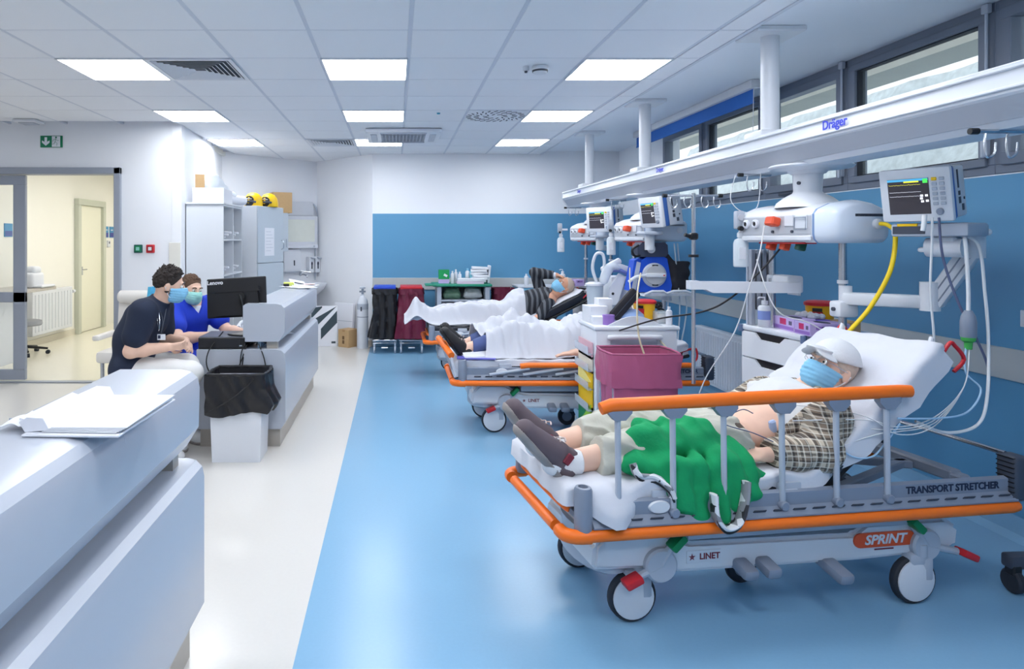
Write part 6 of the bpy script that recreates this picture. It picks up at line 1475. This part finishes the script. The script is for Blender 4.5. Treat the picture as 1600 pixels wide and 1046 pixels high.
def vneck(X, Y, Z):
    r_ = (X+1.69)*.76+(Y-5.50)*-.64; l_ = np.abs((X+1.69)*.64+(Y-5.50)*.76)
    return np.where(r_ > .0, (Z-.925)-l_*1.5, (Z-1.03))*.6
t.p('scrub_top', q.mesh('scrub_top', ROYAL, .016, folds(24, .007, 20), [vneck, plane_cut((0, 0, .56), (0, 0, -1))]), ROYAL)
q = B.part('leg_r', 'leg_l'); t.p('trousers', q.mesh('trousers', ROYAL, .018, folds(6, .006), [plane_cut((0, 0, .14), (0, 0, -1))]), ROYAL)
t.p('undershirt', B.part('torso', 'neck').mesh('undershirt', PAPER, .006, None, [plane_cut((0, 0, .99), (0, 0, 1)), plane_cut((0, 0, .8), (0, 0, -1))]), PAPER)
for (x, y) in ((-1.58, 5.10), (-1.56, 5.42)): shoe(t, (x-.03, y+.04, 0), (x+.13, y-.14, 0), (0, 0, 1), WSH, SOLE, h=.009, name='clog')
t.done()
def swivel(c, zs, m, label, back=None, seat=(.42, .42), name='office_chair'):
    x, y = c; t = T(name, label, 'chair' if back else 'stool')
    t.p('seat', MB().lathe([(0, zs-.07), (.19, zs-.07), (.205, zs-.05), (.20, zs-.01), (.17, zs), (0, zs)], (x, y, 0), n=28), m)
    t.p('gas_column', MB().cyl((x, y, .09), (x, y, zs-.06), .025, n=14), CHR)
    for k in range(5):
        a = 2*PI*k/5+.3; e = V(x+.27*math.cos(a), y+.27*math.sin(a), .075)
        l = t.p('base_leg', MB().tube([V(x, y, .11), e], [.022, .014], 8), BLK); t.p('caster_wheel', MB().cyl(e+V(-.02*math.sin(a), .02*math.cos(a), -.047), e+V(.02*math.sin(a), -.02*math.cos(a), -.047), .028, n=14), RUB, l)
    if back:
        b, n = V(*back[0]), V(*back[1]).normalized(); s_ = n.cross(V(0, 0, 1)); pts = np.zeros((9, 13, 3))
        for i in range(9):
            for j in range(13):
                w = .21*(1-.25*abs(i/8-.4)); q = (j/12-.5)*2*w; p = b+s_*q+V(0, 0, .40*(i/8-.5))+n*(.9*q*q)
                pts[i, j] = p
        t.p('backrest', MB().grid(pts, .035), m); t.p('back_support', MB().tube([b+V(0, 0, -.18)-n*.03, V(b.x, b.y, zs-.08)-n*.05, V(x, y, zs-.06)], .016, 8, smooth=4), BLK)
    t.done()
swivel((-1.90, 4.78), .505, mat('grey_upholstery', (150, 154, 162), .7), 'round stool under the man in navy scrubs', name='stool')
swivel((-1.80, 5.62), .49, mat('turquoise_upholstery', (80, 176, 214), .6), 'turquoise-backed swivel chair behind the man in royal blue scrubs', ((-1.985, 5.80, .93), (.76, -.64, 0)))
# ------------------------------------------------------------------ couch chair by the left wall
VIN = mat('beige_vinyl', (226, 222, 216), .5, noise=.02)
t = T('examination_chair', 'beige upholstered treatment chair with rolled headrest by the left wall', 'chair')
t.p('headrest_roll', MB().cyl((-2.80, 6.72, .955), (-2.32, 6.72, .955), .065, n=20, bev=.02), VIN)
t.p('backrest', MB().box((-2.56, 6.76, .66), (.52, .10, .52), (-.12, 0, 0), .03, 2), VIN); t.p('seat', MB().box((-2.56, 6.50, .42), (.54, .50, .11), None, .03, 2), VIN)
for x in (-2.83, -2.29): t.p('armrest', MB().box((x, 6.48, .60), (.07, .44, .05), None, .015, 2), VIN)
for x in (-2.78, -2.34):
    for y in (6.30, 6.72): t.p('leg', MB().cyl((x, y, 0), (x, y, .38), .018, n=12), CHR)
t.done()
# ------------------------------------------------------------------ fittings on the left wall
GS = mat('sign_green', (10, 120, 84), .4, noise=0)
t = T('exit_sign', 'green emergency exit sign with arrow and running figure above the door', 'sign'); y = 7.098
xa, xb, za, zb = -3.79, -3.555, 2.515, 2.64
t.p('panel', MB().bb((xa, y-.012, za), (xb, y, zb), .002), GS)
t.p('white_field', MB().bb((xa+.125, y-.0135, za+.006), (xb-.022, y-.011, zb-.006)), PAPER)
ax_, az = xa+.06, (za+zb)/2
t.p('arrow', MB().ext([(ax_-.013, az+.045), (ax_+.013, az+.045), (ax_+.013, az-.005), (ax_+.040, az+.012), (ax_+.040, az-.012), (ax_, az-.045), (ax_-.040, az-.012), (ax_-.040, az+.012), (ax_-.013, az-.005)], 'y', y-.014, y-.011), PAPER)
rx, rz = xa+.168, az; fg = MB(); yy = y-.0145
fg.cyl((rx+.002, yy-.001, rz+.043), (rx+.002, yy+.001, rz+.043), .010, n=12)
for pts in (((.0, .03), (-.008, -.004)), ((-.002, .026), (-.026, .018), (-.034, .0)), ((.002, .026), (.016, .008), (.032, .012)), ((-.008, -.004), (.014, -.018), (.010, -.045)), ((-.008, -.004), (-.018, -.024), (-.038, -.030))):
    fg.tube([V(rx+a, yy, rz+b) for a, b in pts], .0048, 6, flat=.3)
t.p('running_figure', fg, GS); t.done()
for x, m, l, m2 in ((-2.745, mat('dark_green_box', (22, 84, 80), .45), 'dark green wall call point beside the red one', GRN), (-2.615, RED, 'red fire alarm call point on the left wall', WPL)):
    t = T('call_point', l, 'alarm'); t.p('housing', MB().box((x, 7.085, 1.435), (.088, .03, .088), None, .008, 2), m); t.p('frame', MB().box((x, 7.069, 1.435), (.06, .006, .06), None, .002), m2 if m is not RED else mat('dark_red', (150, 20, 30), .4))
    t.p('press_plate', MB().box((x, 7.064, 1.435), (.036, .006, .036), None, .002), PAPER if m is RED else mat('pale_green', (140, 200, 190), .4)); t.done()
solo('wall_guard_panel', MB().bb((-2.42, 7.085, .95), (-2.30, 7.098, 1.50), .002), mat('cream_panel', (228, 226, 218), .5), 'cream protective panel on the wall corner beside the shelves', 'wall panel')
# ------------------------------------------------------------------ shelves and cabinets in the alcove
CAB = mat('pale_grey_laminate', (216, 221, 228), .45, noise=.01); CABG = mat('blue_grey_laminate', (186, 197, 208), .45, noise=.012)
t = T('open_shelf_unit', 'tall white two-bay shelf unit with open pigeonholes beside the left wall corner', 'shelf')
x0, x1, y0, y1, H = -2.285, -1.88, 7.24, 8.12, 1.92
t.p('near_side', MB().bb((x0, y0, 0), (x1, y0+.02, H)), CAB); t.p('far_side', MB().bb((x0, y1-.02, 0), (x1, y1, H)), CAB); t.p('divider', MB().bb((x0+.01, 7.67, 0), (x1, 7.688, H)), CAB); t.p('back_panel', MB().bb((x0, y0+.02, 0), (x0+.012, y1-.02, H)), CAB)
for z in (0, .40, .78, 1.13, 1.52, H-.02): t.p('shelf_board', MB().bb((x0+.012, y0+.02, z), (x1, y1-.02, z+.018)), CAB)
t.p('top_board', MB().bb((x0-.02, y0-.02, H), (x1+.01, y1, H+.02)), CAB); t.done()
bottle('supply_bottle', (-1.98, 7.93, 1.54), .045, .21, 'white bottle in the upper right pigeonhole of the white shelf unit', WPL)
rs = random.Random(5)
for k, (x, y, z, l) in enumerate(((-1.98, 7.45, 1.54, 'upper left'), (-1.98, 7.78, 1.54, 'upper right, left of the bottle'), (-2.0, 7.42, 1.15, 'middle left'), (-2.0, 7.86, 1.15, 'middle right'))):
    t = T('supply_pack', 'small white supply packs in the pigeonhole, ' + l, 'supplies')
    for q in range(3): t.p('pack', MB().box((x+.03*q, y+.02*q-.02, z+.02+.028*q), (.14, .10-.02*q, .026), (0, .05*q, .3*rs.random()), .006), PAPER)
    t.done()
MC = TR(-1.71, 8.16, 0) @ RZ(70)
t = T('grey_cabinet', 'tall blue-grey cabinet with two doors and a taped notice beside the shelf unit', 'cabinet', M_=MC)
t.p('carcass', MB().bb((0, 0, 0), (.62, .42, 1.95), .002), CAB)
for z0, z1 in ((.02, 1.235), (1.245, 1.945)):
    d = t.p('door', MB().bb((.003, -.02, z0), (.617, 0, z1), .002), CABG)
    zh = z1-.35 if z0 < 1 else z0+.22
    t.p('handle', MB().tube([(.565, -.02, zh-.06), (.565, -.05, zh-.04), (.565, -.05, zh+.04), (.565, -.02, zh+.06)], .006, 8, smooth=4), CHR, d)
t.p('notice', MB().bb((.15, -.0225, 1.33), (.38, -.0205, 1.68)), PAPER)
for q in range(7): t.p('notice_line', MB().bb((.18, -.0232, 1.63-.04*q), (.30+.03*(q % 3), -.0226, 1.635-.04*q)), LGPL)
t.done()
# on top of the cabinets
carton('white_carton', (-2.085, 7.58, H+.02), (.34, .50, .165), 3, PAPER, 'wide white carton on top of the shelf unit')
carton('cardboard_flap', (-2.17, 7.36, H+.185), (.10, .02, .15), 20, CARD, 'brown cardboard flap standing on the white carton', 'cardboard')
q = SDF(.012); q.cap((-2.12, 7.44, H+.22), (-2.05, 7.62, H+.25), .07, .08, .04); q.cap((-2.05, 7.62, H+.25), (-1.95, 7.98, H+.11), .06, .05, .04); q.cap((-2.1, 7.5, H+.28), (-2.05, 7.55, H+.3), .05, .05, .03)
solo('plastic_sheeting', q.mesh('plastic_sheeting', FROST, 0, lambda X, Y, Z: .014*wav(X+Y, Z, 8, 30)), mat('white_film', (232, 236, 242), .3), 'crumpled white plastic packing piled on the white carton', 'plastic sheeting')
t = T('paper_roll', 'white paper couch roll lying on the shelf unit top', 'roll'); t.p('roll', MB().cyl((-2.02, 7.78, H+.085), (-1.86, 8.10, H+.085), .058, n=22), PAPER); t.p('core', MB().cyl((-2.022, 7.777, H+.085), (-2.019, 7.781, H+.085), .02, n=14), CARD); t.done()
for k, (x, y) in enumerate(((-1.80, 8.34), (-1.635, 8.50))):
    t = T('visor_helmet', ('left' if k == 0 else 'right')+' of the two yellow visor helmets on the grey cabinet', 'helmet', 'yellow helmets', TR(x, y, 1.95) @ RZ(-20))
    t.p('shell', MB().lathe([(.115, .0), (.118, .05), (.105, .11), (.07, .155), (.03, .172), (0, .175)], (0, .02, 0), n=24), YEL, ang=60)
    t.p('face_opening', MB().lathe([(0, 0), (.07, 0), (.066, .012), (0, .016)], (0, -.078, .06), (0, -1, .15), 22), BLK); t.p('visor_band', MB().tube([(-.09, -.07, .05), (-.05, -.115, .055), (.05, -.115, .055), (.09, -.07, .05)], .013, 8, smooth=4), DGPL)
    t.p('chrome_trim', MB().tube([(-.06, -.112, .085), (0, -.125, .09), (.06, -.112, .085)], .008, 8, smooth=4), CHR); t.done()
carton('cardboard_box', (-1.71, 9.84, 1.925), (.28, .26, .30), 25, CARD, 'brown cardboard box on top of the grey wall cabinet')
# wall fittings of the alcove, along its left wall
da = V(1.21, 1.1, 0).normalized(); na = V(da.y, -da.x, 0)
def AL(s, off=0, z=0): return V(-2.46, 9.4, 0)+da*s+na*off+V(0, 0, z)
def on_alcove(name, label, cat, s): return T(name, label, cat, M_=face_m(AL(s, .0), da, -na) if False else Matrix.Translation(AL(s)) @ Matrix.Rotation(math.atan2(da.y, da.x), 4, 'Z'))
t = on_alcove('wall_cabinet', 'narrow grey wall cabinet behind the grey two-door cabinet', 'cabinet', .675)
t.p('carcass', MB().bb((-.225, -.30, 1.36), (.225, -.002, 1.925), .002), CABG); t.p('door', MB().bb((-.222, -.318, 1.365), (.222, -.30, 1.92), .002), CABG); t.p('handle', MB().cyl((.18, -.335, 1.42), (.18, -.335, 1.54), .006, n=8), CHR); t.done()
t = on_alcove('film_viewer', 'white wall-mounted film viewer box with pale screen above the sink', 'film viewer', 1.28)
t.p('housing', MB().bb((-.34, -.10, 1.40), (.30, -.002, 1.90), .012, 2), WPL); t.p('screen', MB().bb((-.31, -.104, 1.50), (.24, -.099, 1.84), .002), mat('pale_viewer_screen', (222, 226, 218), .35)); t.p('top_box', MB().bb((-.34, -.07, 1.90), (.24, -.002, 2.12), .015, 2), WPL); t.p('bottom_rail', MB().bb((-.34, -.115, 1.40), (.30, -.09, 1.455), .008), WPL)
t.p('switch', MB().cyl((.22, -.115, 1.43), (.22, -.125, 1.43), .014, n=12), LGPL); t.p('supply_pipe', MB().tube([(.22, -.03, 2.1), (.30, -.03, 2.06), (.34, -.03, 1.9), (.34, -.03, 1.5), (.30, -.03, 1.35), (.30, -.03, .9)], .012, 8, smooth=4), LGPL); t.done()
t = on_alcove('towel_dispenser', 'white paper towel dispenser on the alcove wall', 'dispenser', 1.10)
t.p('housing', MB().ext([(-.002, 1.05), (-.11, 1.05), (-.13, 1.09), (-.115, 1.36), (-.09, 1.38), (-.002, 1.38)], 'x', -.15, .15), WPL); t.p('lock_window', MB().bb((.02, -.135, 1.14), (.035, -.118, 1.22)), DGPL); t.p('outlet', MB().bb((-.12, -.12, 1.035), (.12, -.02, 1.052)), LGPL); t.done()
for k, s_ in enumerate((1.47, 1.585)):
    t = on_alcove('soap_dispenser', ('left' if k == 0 else 'right')+' of two white soap dispensers on the alcove wall', 'dispenser', s_)
    t.p('housing', MB().bb((-.045, -.10, 1.02), (.045, -.002, 1.27), .014, 2), WPL); t.p('lever', MB().box((0, -.12, 1.25), (.05, .10, .015), (.15, 0, 0), .004), LGPL); t.p('level_window', MB().bb((-.012, -.103, 1.08), (.012, -.099, 1.19)), DGPL); t.p('dark_mark', MB().box((.0, -.1025, 1.16), (.03, .003, .03)), INK); t.done()
t = on_alcove('wash_basin', 'white wash basin with lever tap in the alcove behind the counter', 'basin', 1.32)
t.p('bowl', MB().lathe([(0, .70), (.12, .70), (.22, .78), (.27, .86), (.265, .875), (.24, .865), (.18, .80), (0, .77)], (0, -.26, 0), n=30, sy=.85), WPL, ang=50); t.p('tap', MB().tube([(-.02, -.03, .98), (-.02, -.10, 1.0), (-.02, -.20, .985), (-.02, -.21, .96)], .013, 8, smooth=4).cyl((-.02, -.04, .98), (-.02, -.04, 1.05), .02, n=12).tube([(-.02, -.05, 1.05), (.12, -.12, 1.03)], .006, 8), CHR); t.p('trap', MB().cyl((0, -.2, .45), (0, -.2, .72), .025, n=12), CHR); t.p('pedestal', MB().lathe([(0, 0), (.11, 0), (.09, .3), (.12, .70), (0, .70)], (0, -.14, 0), n=20), WPL); t.done()
t = T('striped_board', 'white board with dark slanted stripes leaning in the alcove', 'board', M_=TR(-1.03, 9.55, 0) @ RZ(8) @ RX(-8))
t.p('board', MB().bb((-.19, 0, 0), (.19, .03, .58), .003), PAPER)
DGN = mat('dark_slate_print', (48, 66, 76), .5)
for a, b, c_, d in (((-.19, .36), (-.02, .575), (.0, .575), (-.19, .335)), ((-.19, .20), (.16, .575), (.19, .56), (.19, .50)), ((-.17, .10), (.18, .44), (.18, .30), (-.10, .07))):
    pass
for k, (s0, s1, z0) in enumerate(((-.185, -.03, .40), (-.185, .185, .22), (-.05, .185, .10))):
    w = .058; sl = 1.0; p = [(s0, z0), (s1, z0+(s1-s0)*sl), (s1, min(.575, z0+(s1-s0)*sl+w*3)), (s0, z0+w*2.6)]
    p = [(x, min(.575, z)) for x, z in p]; t.p('stripe', MB().ext(p, 'y', -.0015, .001), DGN)
t.p('corner_print', MB().box((.13, -.001, .055), (.06, .002, .03)), DGN); t.done()
t = T('white_board', 'plain white panel leaning behind the small brown carton in the corner', 'board', M_=TR(-.80, 9.80, 0) @ RZ(-35) @ RX(-6)); t.p('panel', MB().bb((-.19, 0, 0), (.17, .05, .60), .004), PAPER); t.p('edge_strip', MB().bb((-.19, -.002, .33), (.17, .0, .338)), LGPL); t.done()
def boxp(t, d):
    for z in (.05, .11): t.p('print', MB().bb((-.02, -d[1]/2-.001, z), (.02, -d[1]/2, z+.05)), mat('brown_print', (110, 84, 56), .8))
    t.p('tape', MB().bb((-.02, -d[1]/2-.001, d[2]-.03), (.03, d[1]/2, d[2]+.001)), mat('brown_tape', (170, 134, 92), .5))
carton('cardboard_box', (-.685, 9.56, 0), (.20, .22, .25), -38, CARD, 'small brown cardboard carton on the floor beside the gas cylinder', extra=boxp)
t = T('oxygen_cylinder', 'tall white oxygen cylinder standing in the back corner', 'gas cylinder'); c = (-.475, 9.40, 0)
t.p('cylinder', MB().lathe([(0, 0), (.075, 0), (.08, .02), (.08, .62), (.07, .68), (.045, .72), (.028, .735), (.028, .76), (0, .76)], c, n=28), WPL2); t.p('valve', MB().cyl((-.475, 9.40, .75), (-.475, 9.40, .84), .018, n=12).cyl((-.52, 9.40, .80), (-.43, 9.40, .80), .013, n=10), GPL); t.p('hand_wheel', MB().lathe([(0, .84), (.04, .84), (.042, .86), (.02, .87), (0, .87)], c, n=16), LGPL)
t.p('label_sleeve', MB().lathe([(.0815, .55), (.0815, .63)], c, n=24), LGPL); t.p('print', MB().box((-.49, 9.319, .56), (.02, .003, .06)), DGPL); t.p('band', MB().lathe([(.081, .44), (.081, .45)], c, n=24), GPL); t.done()
# ------------------------------------------------------------------ side room beyond the sliding door
t = T('radiator', 'white panel radiator in the side room beyond the sliding door', 'radiator'); t.p('radiator_panel', MB().bb((-5.17, 9.30, .17), (-5.08, 10.45, .80), .008), WPL)
for k in range(12): t.p('flute', MB().bb((-5.082, 9.36+.092*k, .22), (-5.072, 9.40+.092*k, .75), .003), WPL2)
t.p('valve', MB().cyl((-5.10, 10.49, .72), (-5.10, 10.55, .72), .025, n=12), WPL); t.p('bracket', MB().bb((-5.20, 9.8, .3), (-5.16, 9.86, .7)), WPL); t.done()
t = T('side_worktop', 'grey stone worktop on the side room wall beyond the sliding door', 'worktop'); t.p('top', MB().bb((-5.2, 7.9, .86), (-4.62, 9.05, .90), .004), mat('speckled_grey_stone', (190, 186, 180), .4, noise=.2, scale=60)); t.p('cupboard', MB().bb((-5.2, 7.95, 0), (-4.75, 8.4, .86), .004), WPL); t.done()
t = T('small_appliance', 'white appliance with rounded top on the side room worktop', 'appliance'); t.p('body', MB().box((-4.83, 8.78, 1.0), (.24, .3, .20), None, .04, 3), WPL); t.p('tray', MB().box((-4.74, 8.82, .92), (.28, .34, .03), None, .01), WPL); t.p('head', MB().box((-4.80, 8.78, 1.13), (.16, .2, .10), None, .04, 3), WPL2); t.done()
swivel((-4.93, 8.85), .46, mat('grey_upholstery', (150, 154, 162), .7), 'round swivel stool on black casters in the side room', name='stool')
SG = mat('blue_door_sign', (60, 140, 190), .4, noise=0)
for k, (y, l) in enumerate(((11.92, 'left'), (12.14, 'right'))):
    t = T('door_sign', l+' of the two small blue signs beside the side room door', 'sign', 'blue door signs'); t.p('plate', MB().bb((-5.2, y-.08, 1.57), (-5.185, y+.08, 1.77), .002), SG); t.p('lower_field', MB().bb((-5.1855, y-.075, 1.58), (-5.1835, y+.075, 1.66)), mat('indigo_print', (60, 70, 150), .5)); t.p('text_line', MB().bb((-5.1845, y-.05, 1.70), (-5.183, y+.04, 1.715)), PAPER); t.done()
t = T('door_sign', 'small blue sign seen through the glass of the sliding door', 'sign'); t.p('plate', MB().bb((-5.2, 8.82, 1.57), (-5.185, 9.0, 1.75), .002), SG); t.p('lower_field', MB().bb((-5.1855, 8.825, 1.58), (-5.1835, 8.995, 1.65)), mat('indigo_print', (60, 70, 150), .5)); t.done()
t = T('thermostat', 'small white thermostat under the blue signs in the side room', 'thermostat'); t.p('body', MB().bb((-5.2, 11.95, 1.40), (-5.17, 12.05, 1.52), .006), WPL); t.p('display', MB().bb((-5.171, 11.98, 1.46), (-5.168, 12.02, 1.50)), DGPL); t.done()
# ------------------------------------------------------------------ along the back wall
BB = mat('black_waste_bag', (34, 34, 38), .35, noise=.2, scale=8); MB_ = mat('maroon_waste_bag', (110, 36, 62), .35, noise=.12, scale=8, alpha=.95)
t = T('waste_trolley', 'double waste bag trolley, blue lid with black bag and red lid with maroon bag', 'waste trolley'); y = 9.12
FRM = mat('steel_tube_frame', (190, 196, 206), .3, metal=.7)
for k, (x, m, lm) in enumerate(((-.155, BB, mat('blue_lid', (36, 70, 190), .4)), (.205, MB_, RED))):
    t.p('lid', MB().box((x, y, .885), (.30, .32, .035), (.03, 0, 0), .008, 2), lm, label='blue lid' if k == 0 else 'red lid')
    P = bag_box(x, y, .31, .30, .20, .87, 1.12 if k == 0 else 1.35, 3+k, n=54, rows=18, amp=.020)
    V_ = (P[:, :, 2]-.2)/.67
    P[:, :, 0] += (-.07 if k == 0 else -.05)*np.clip(.45-V_, 0, 1)*1.4
    sc_ = 1-.16*np.exp(-((V_-.86)/.1)**2)*0-.10*np.exp(-((V_-.5)/.22)**2)*(1 if k == 0 else .2)
    P[:, :, 0] = x+(P[:, :, 0]-x)*sc_
    t.p('bag', ring_mesh(P), m, label='black bag' if k == 0 else 'maroon bag', ang=80)
    Q = bag_box(x, y, .345, .335, .79, .868, .97, 8+k, n=54, rows=4, amp=.014); t.p('bag_collar', ring_mesh(Q), m, ang=80)
    t.p('frame', MB().tube([(x-.15, y+.16, .87), (x-.15, y+.16, .14), (x-.15, y-.16, .14), (x+.15, y-.16, .14), (x+.15, y+.16, .14), (x+.15, y+.16, .87)], .012, 8).bb((x-.165, y-.17, .165), (x+.165, y+.17, .185), .004), FRM)
    t.p('pedal', MB().box((x, y-.20, .085), (.09, .07, .014), None, .004), FRM)
    for sx in (-.14, .14):
        c_ = t.p('caster', MB().bb((x+sx-.012, y-.165, .09), (x+sx+.012, y-.135, .16), .003), FRM); t.p('caster_wheel', MB().cyl((x+sx-.012, y-.15, .048), (x+sx+.012, y-.15, .048), .048, n=18, bev=.006), LGPL, c_)
        c_ = t.p('caster', MB().bb((x+sx-.012, y+.135, .09), (x+sx+.012, y+.165, .16), .003), FRM); t.p('caster_wheel', MB().cyl((x+sx-.012, y+.15, .048), (x+sx+.012, y+.15, .048), .048, n=18, bev=.006), LGPL, c_)
t.done()
t = T('dressing_trolley', 'grey shelf trolley with a green top along the back wall', 'trolley')
x0, x1, y0, y1 = .55, 1.26, 8.95, 9.42
GT = mat('teal_green_top', (40, 140, 112), .4, noise=.03)
t.p('top', MB().bb((x0-.06, y0-.03, .90), (x1+.03, y1, .935), .012, 2).bb((x0-.16, y0+.02, .905), (x0-.05, y0+.3, .93), .01, 2), GT)
t.p('side_panel', MB().bb((x0, y0, .10), (x0+.06, y1, .90), .006), LGPL); t.p('side_panel', MB().bb((x1-.06, y0, .10), (x1, y1, .90), .006), LGPL)
t.p('back_panel', MB().bb((x0, y1-.02, .10), (x1, y1, .90)), CABG)
for z in (.12, .44, .70): t.p('shelf', MB().bb((x0+.05, y0, z), (x1-.05, y1-.02, z+.022), .003), LGPL)
for x in (x0+.03, x1-.03):
    for yy in (y0+.06, y1-.06): c_ = t.p('caster', MB().box((x, yy, .095), (.035, .04, .03), None, .004), GPL); t.p('caster_wheel', MB().cyl((x-.014, yy, .045), (x+.014, yy, .045), .045, n=16, bev=.006), RUB, c_)
t.done()
for k, (xa, xb, m, l) in enumerate(((.63, .89, mat('green_clear_film', (96, 130, 112), .3, noise=.25, scale=16), 'green plastic-wrapped pack on the trolley shelf'), (.91, 1.18, mat('grey_clear_film', (178, 186, 190), .3, noise=.25, scale=16), 'grey plastic-wrapped pack on the trolley shelf'))):
    q = SDF(.01); q.cap((xa+.06, 9.08, .78), (xb-.06, 9.08, .78), .055, None, .03); q.cap((xa+.07, 9.1, .835), (xb-.07, 9.1, .83), .04, None, .03)
    solo('wrapped_pack', q.mesh('wrapped_pack', m, 0, lambda X, Y, Z: .008*wav(X, Z+Y, 4+k, 60)), m, l, 'pack')
carton('carton', (.74, 9.08, .142), (.24, .3, .2), 2, mat('grey_carton', (120, 124, 132), .7), 'grey carton on the lowest trolley shelf'); carton('carton', (1.05, 9.08, .462), (.24, .28, .16), -2, PAPER, 'white carton on the middle trolley shelf')
def gbx(t, d): t.p('green_field', MB().bb((-d[0]/2-.001, -d[1]/2-.002, d[2]*.32), (d[0]/2+.001, d[1]/2, d[2]*1.005)), mat('bright_green_print', (20, 150, 84), .5)); t.p('white_mark', MB().box((.02, -d[1]/2-.003, d[2]*.6), (.05, .002, .03), (0, .5, 0)), PAPER)
carton('wipes_box', (.65, 9.10, .936), (.14, .12, .185), 0, LILAC, 'green and lilac wipes box at the left of the green trolley top', extra=gbx)
for k, (x, yy, h, l) in enumerate(((.765, 9.05, .17, 'leftmost'), (.815, 9.10, .19, 'second'), (.865, 9.06, .16, 'third'))): bottle('spray_bottle', (x, yy, .936), .024, h, l+' of the slim white bottles on the green trolley top', WPL)
bottle('lotion_bottle', (.985, 9.2, .936), .03, .20, 'pale bottle with blue cap behind the flat cartons', WPL, mat('pale_blue_cap', (130, 190, 220), .4))
t = T('blue_canister', 'pale turquoise canister on the green trolley top', 'canister'); t.p('body', MB().lathe([(0, 0), (.035, 0), (.035, .15), (.02, .17), (0, .17)], (1.045, 9.17, .936), n=16), mat('pale_turquoise', (130, 200, 220), .4)); t.p('lid', MB().cyl((1.045, 9.17, 1.10), (1.045, 9.17, 1.13), .02, n=12), WPL); t.done()
for k, (x, z, m, l) in enumerate(((1.0, .936, mat('pink_lilac_carton', (222, 206, 226), .6), 'lower'), (1.01, .972, PAPER, 'upper'))): carton('flat_carton', (x, 9.03, z), (.36, .16, .035), 1-2*k, m, l+' of two flat cartons on the green trolley top')
for k in range(6): solo('dressing_pack', MB().box((1.14+.012*((k*7) % 3-1), 9.17, .962+.036*k+.0), (.22, .22, .033), (0, .04*((k % 3)-1), .08*((k*5) % 4-1.5)), .008, 2), PAPER, ['lowest', 'second', 'third', 'fourth', 'fifth', 'topmost'][k]+' pack of the white dressing pile on the green trolley', 'dressing pack', 'white dressing packs on the trolley')
solo('standing_pack', MB().box((1.27, 9.16, 1.06), (.03, .16, .24), (0, .1, 0), .006), PAPER, 'white pack standing upright right of the dressing pile', 'dressing pack')
t = T('bag_stand', 'maroon waste bag on a stand right of the green-topped trolley', 'waste bag')
P = bag_box(1.475, 9.2, .28, .28, .18, .86, 1.1, 6, n=48, rows=12, amp=.016); t.p('bag', ring_mesh(P), MB_, ang=80); t.p('collar', ring_mesh(bag_box(1.475, 9.2, .30, .30, .79, .87, .97, 9, n=48, rows=3, amp=.012)), MB_, ang=80)
t.p('stand', MB().tube([(1.34, 9.33, .86), (1.34, 9.33, .02), (1.34, 9.07, .02), (1.61, 9.07, .02), (1.61, 9.33, .02), (1.61, 9.33, .86)], .012, 8), FRM); t.done()
bottle('pump_bottle', (1.80, 9.2, .90), .03, .16, 'slim white bottle standing on the back cabinet right of the maroon bag', WPL)
t = T('back_cabinet', 'low blue cabinet against the back wall behind the farthest stretcher', 'cabinet'); t.p('carcass', MB().bb((1.66, 9.02, .0), (2.3, 9.5, .88), .004), mat('sky_blue_laminate', (120, 180, 214), .4)); t.p('top', MB().bb((1.65, 9.0, .88), (2.31, 9.51, .90), .004), WPL)
for k in range(2): d = t.p('door', MB().bb((1.67+.315*k, 9.0, .04), (1.975+.315*k, 9.02, .87), .003), mat('sky_blue_laminate', (120, 180, 214), .4)); t.p('handle', MB().cyl((1.95+.06*k, 8.985, .5), (1.95+.06*k, 8.985, .62), .006, n=8), CHR, d)
t.done()
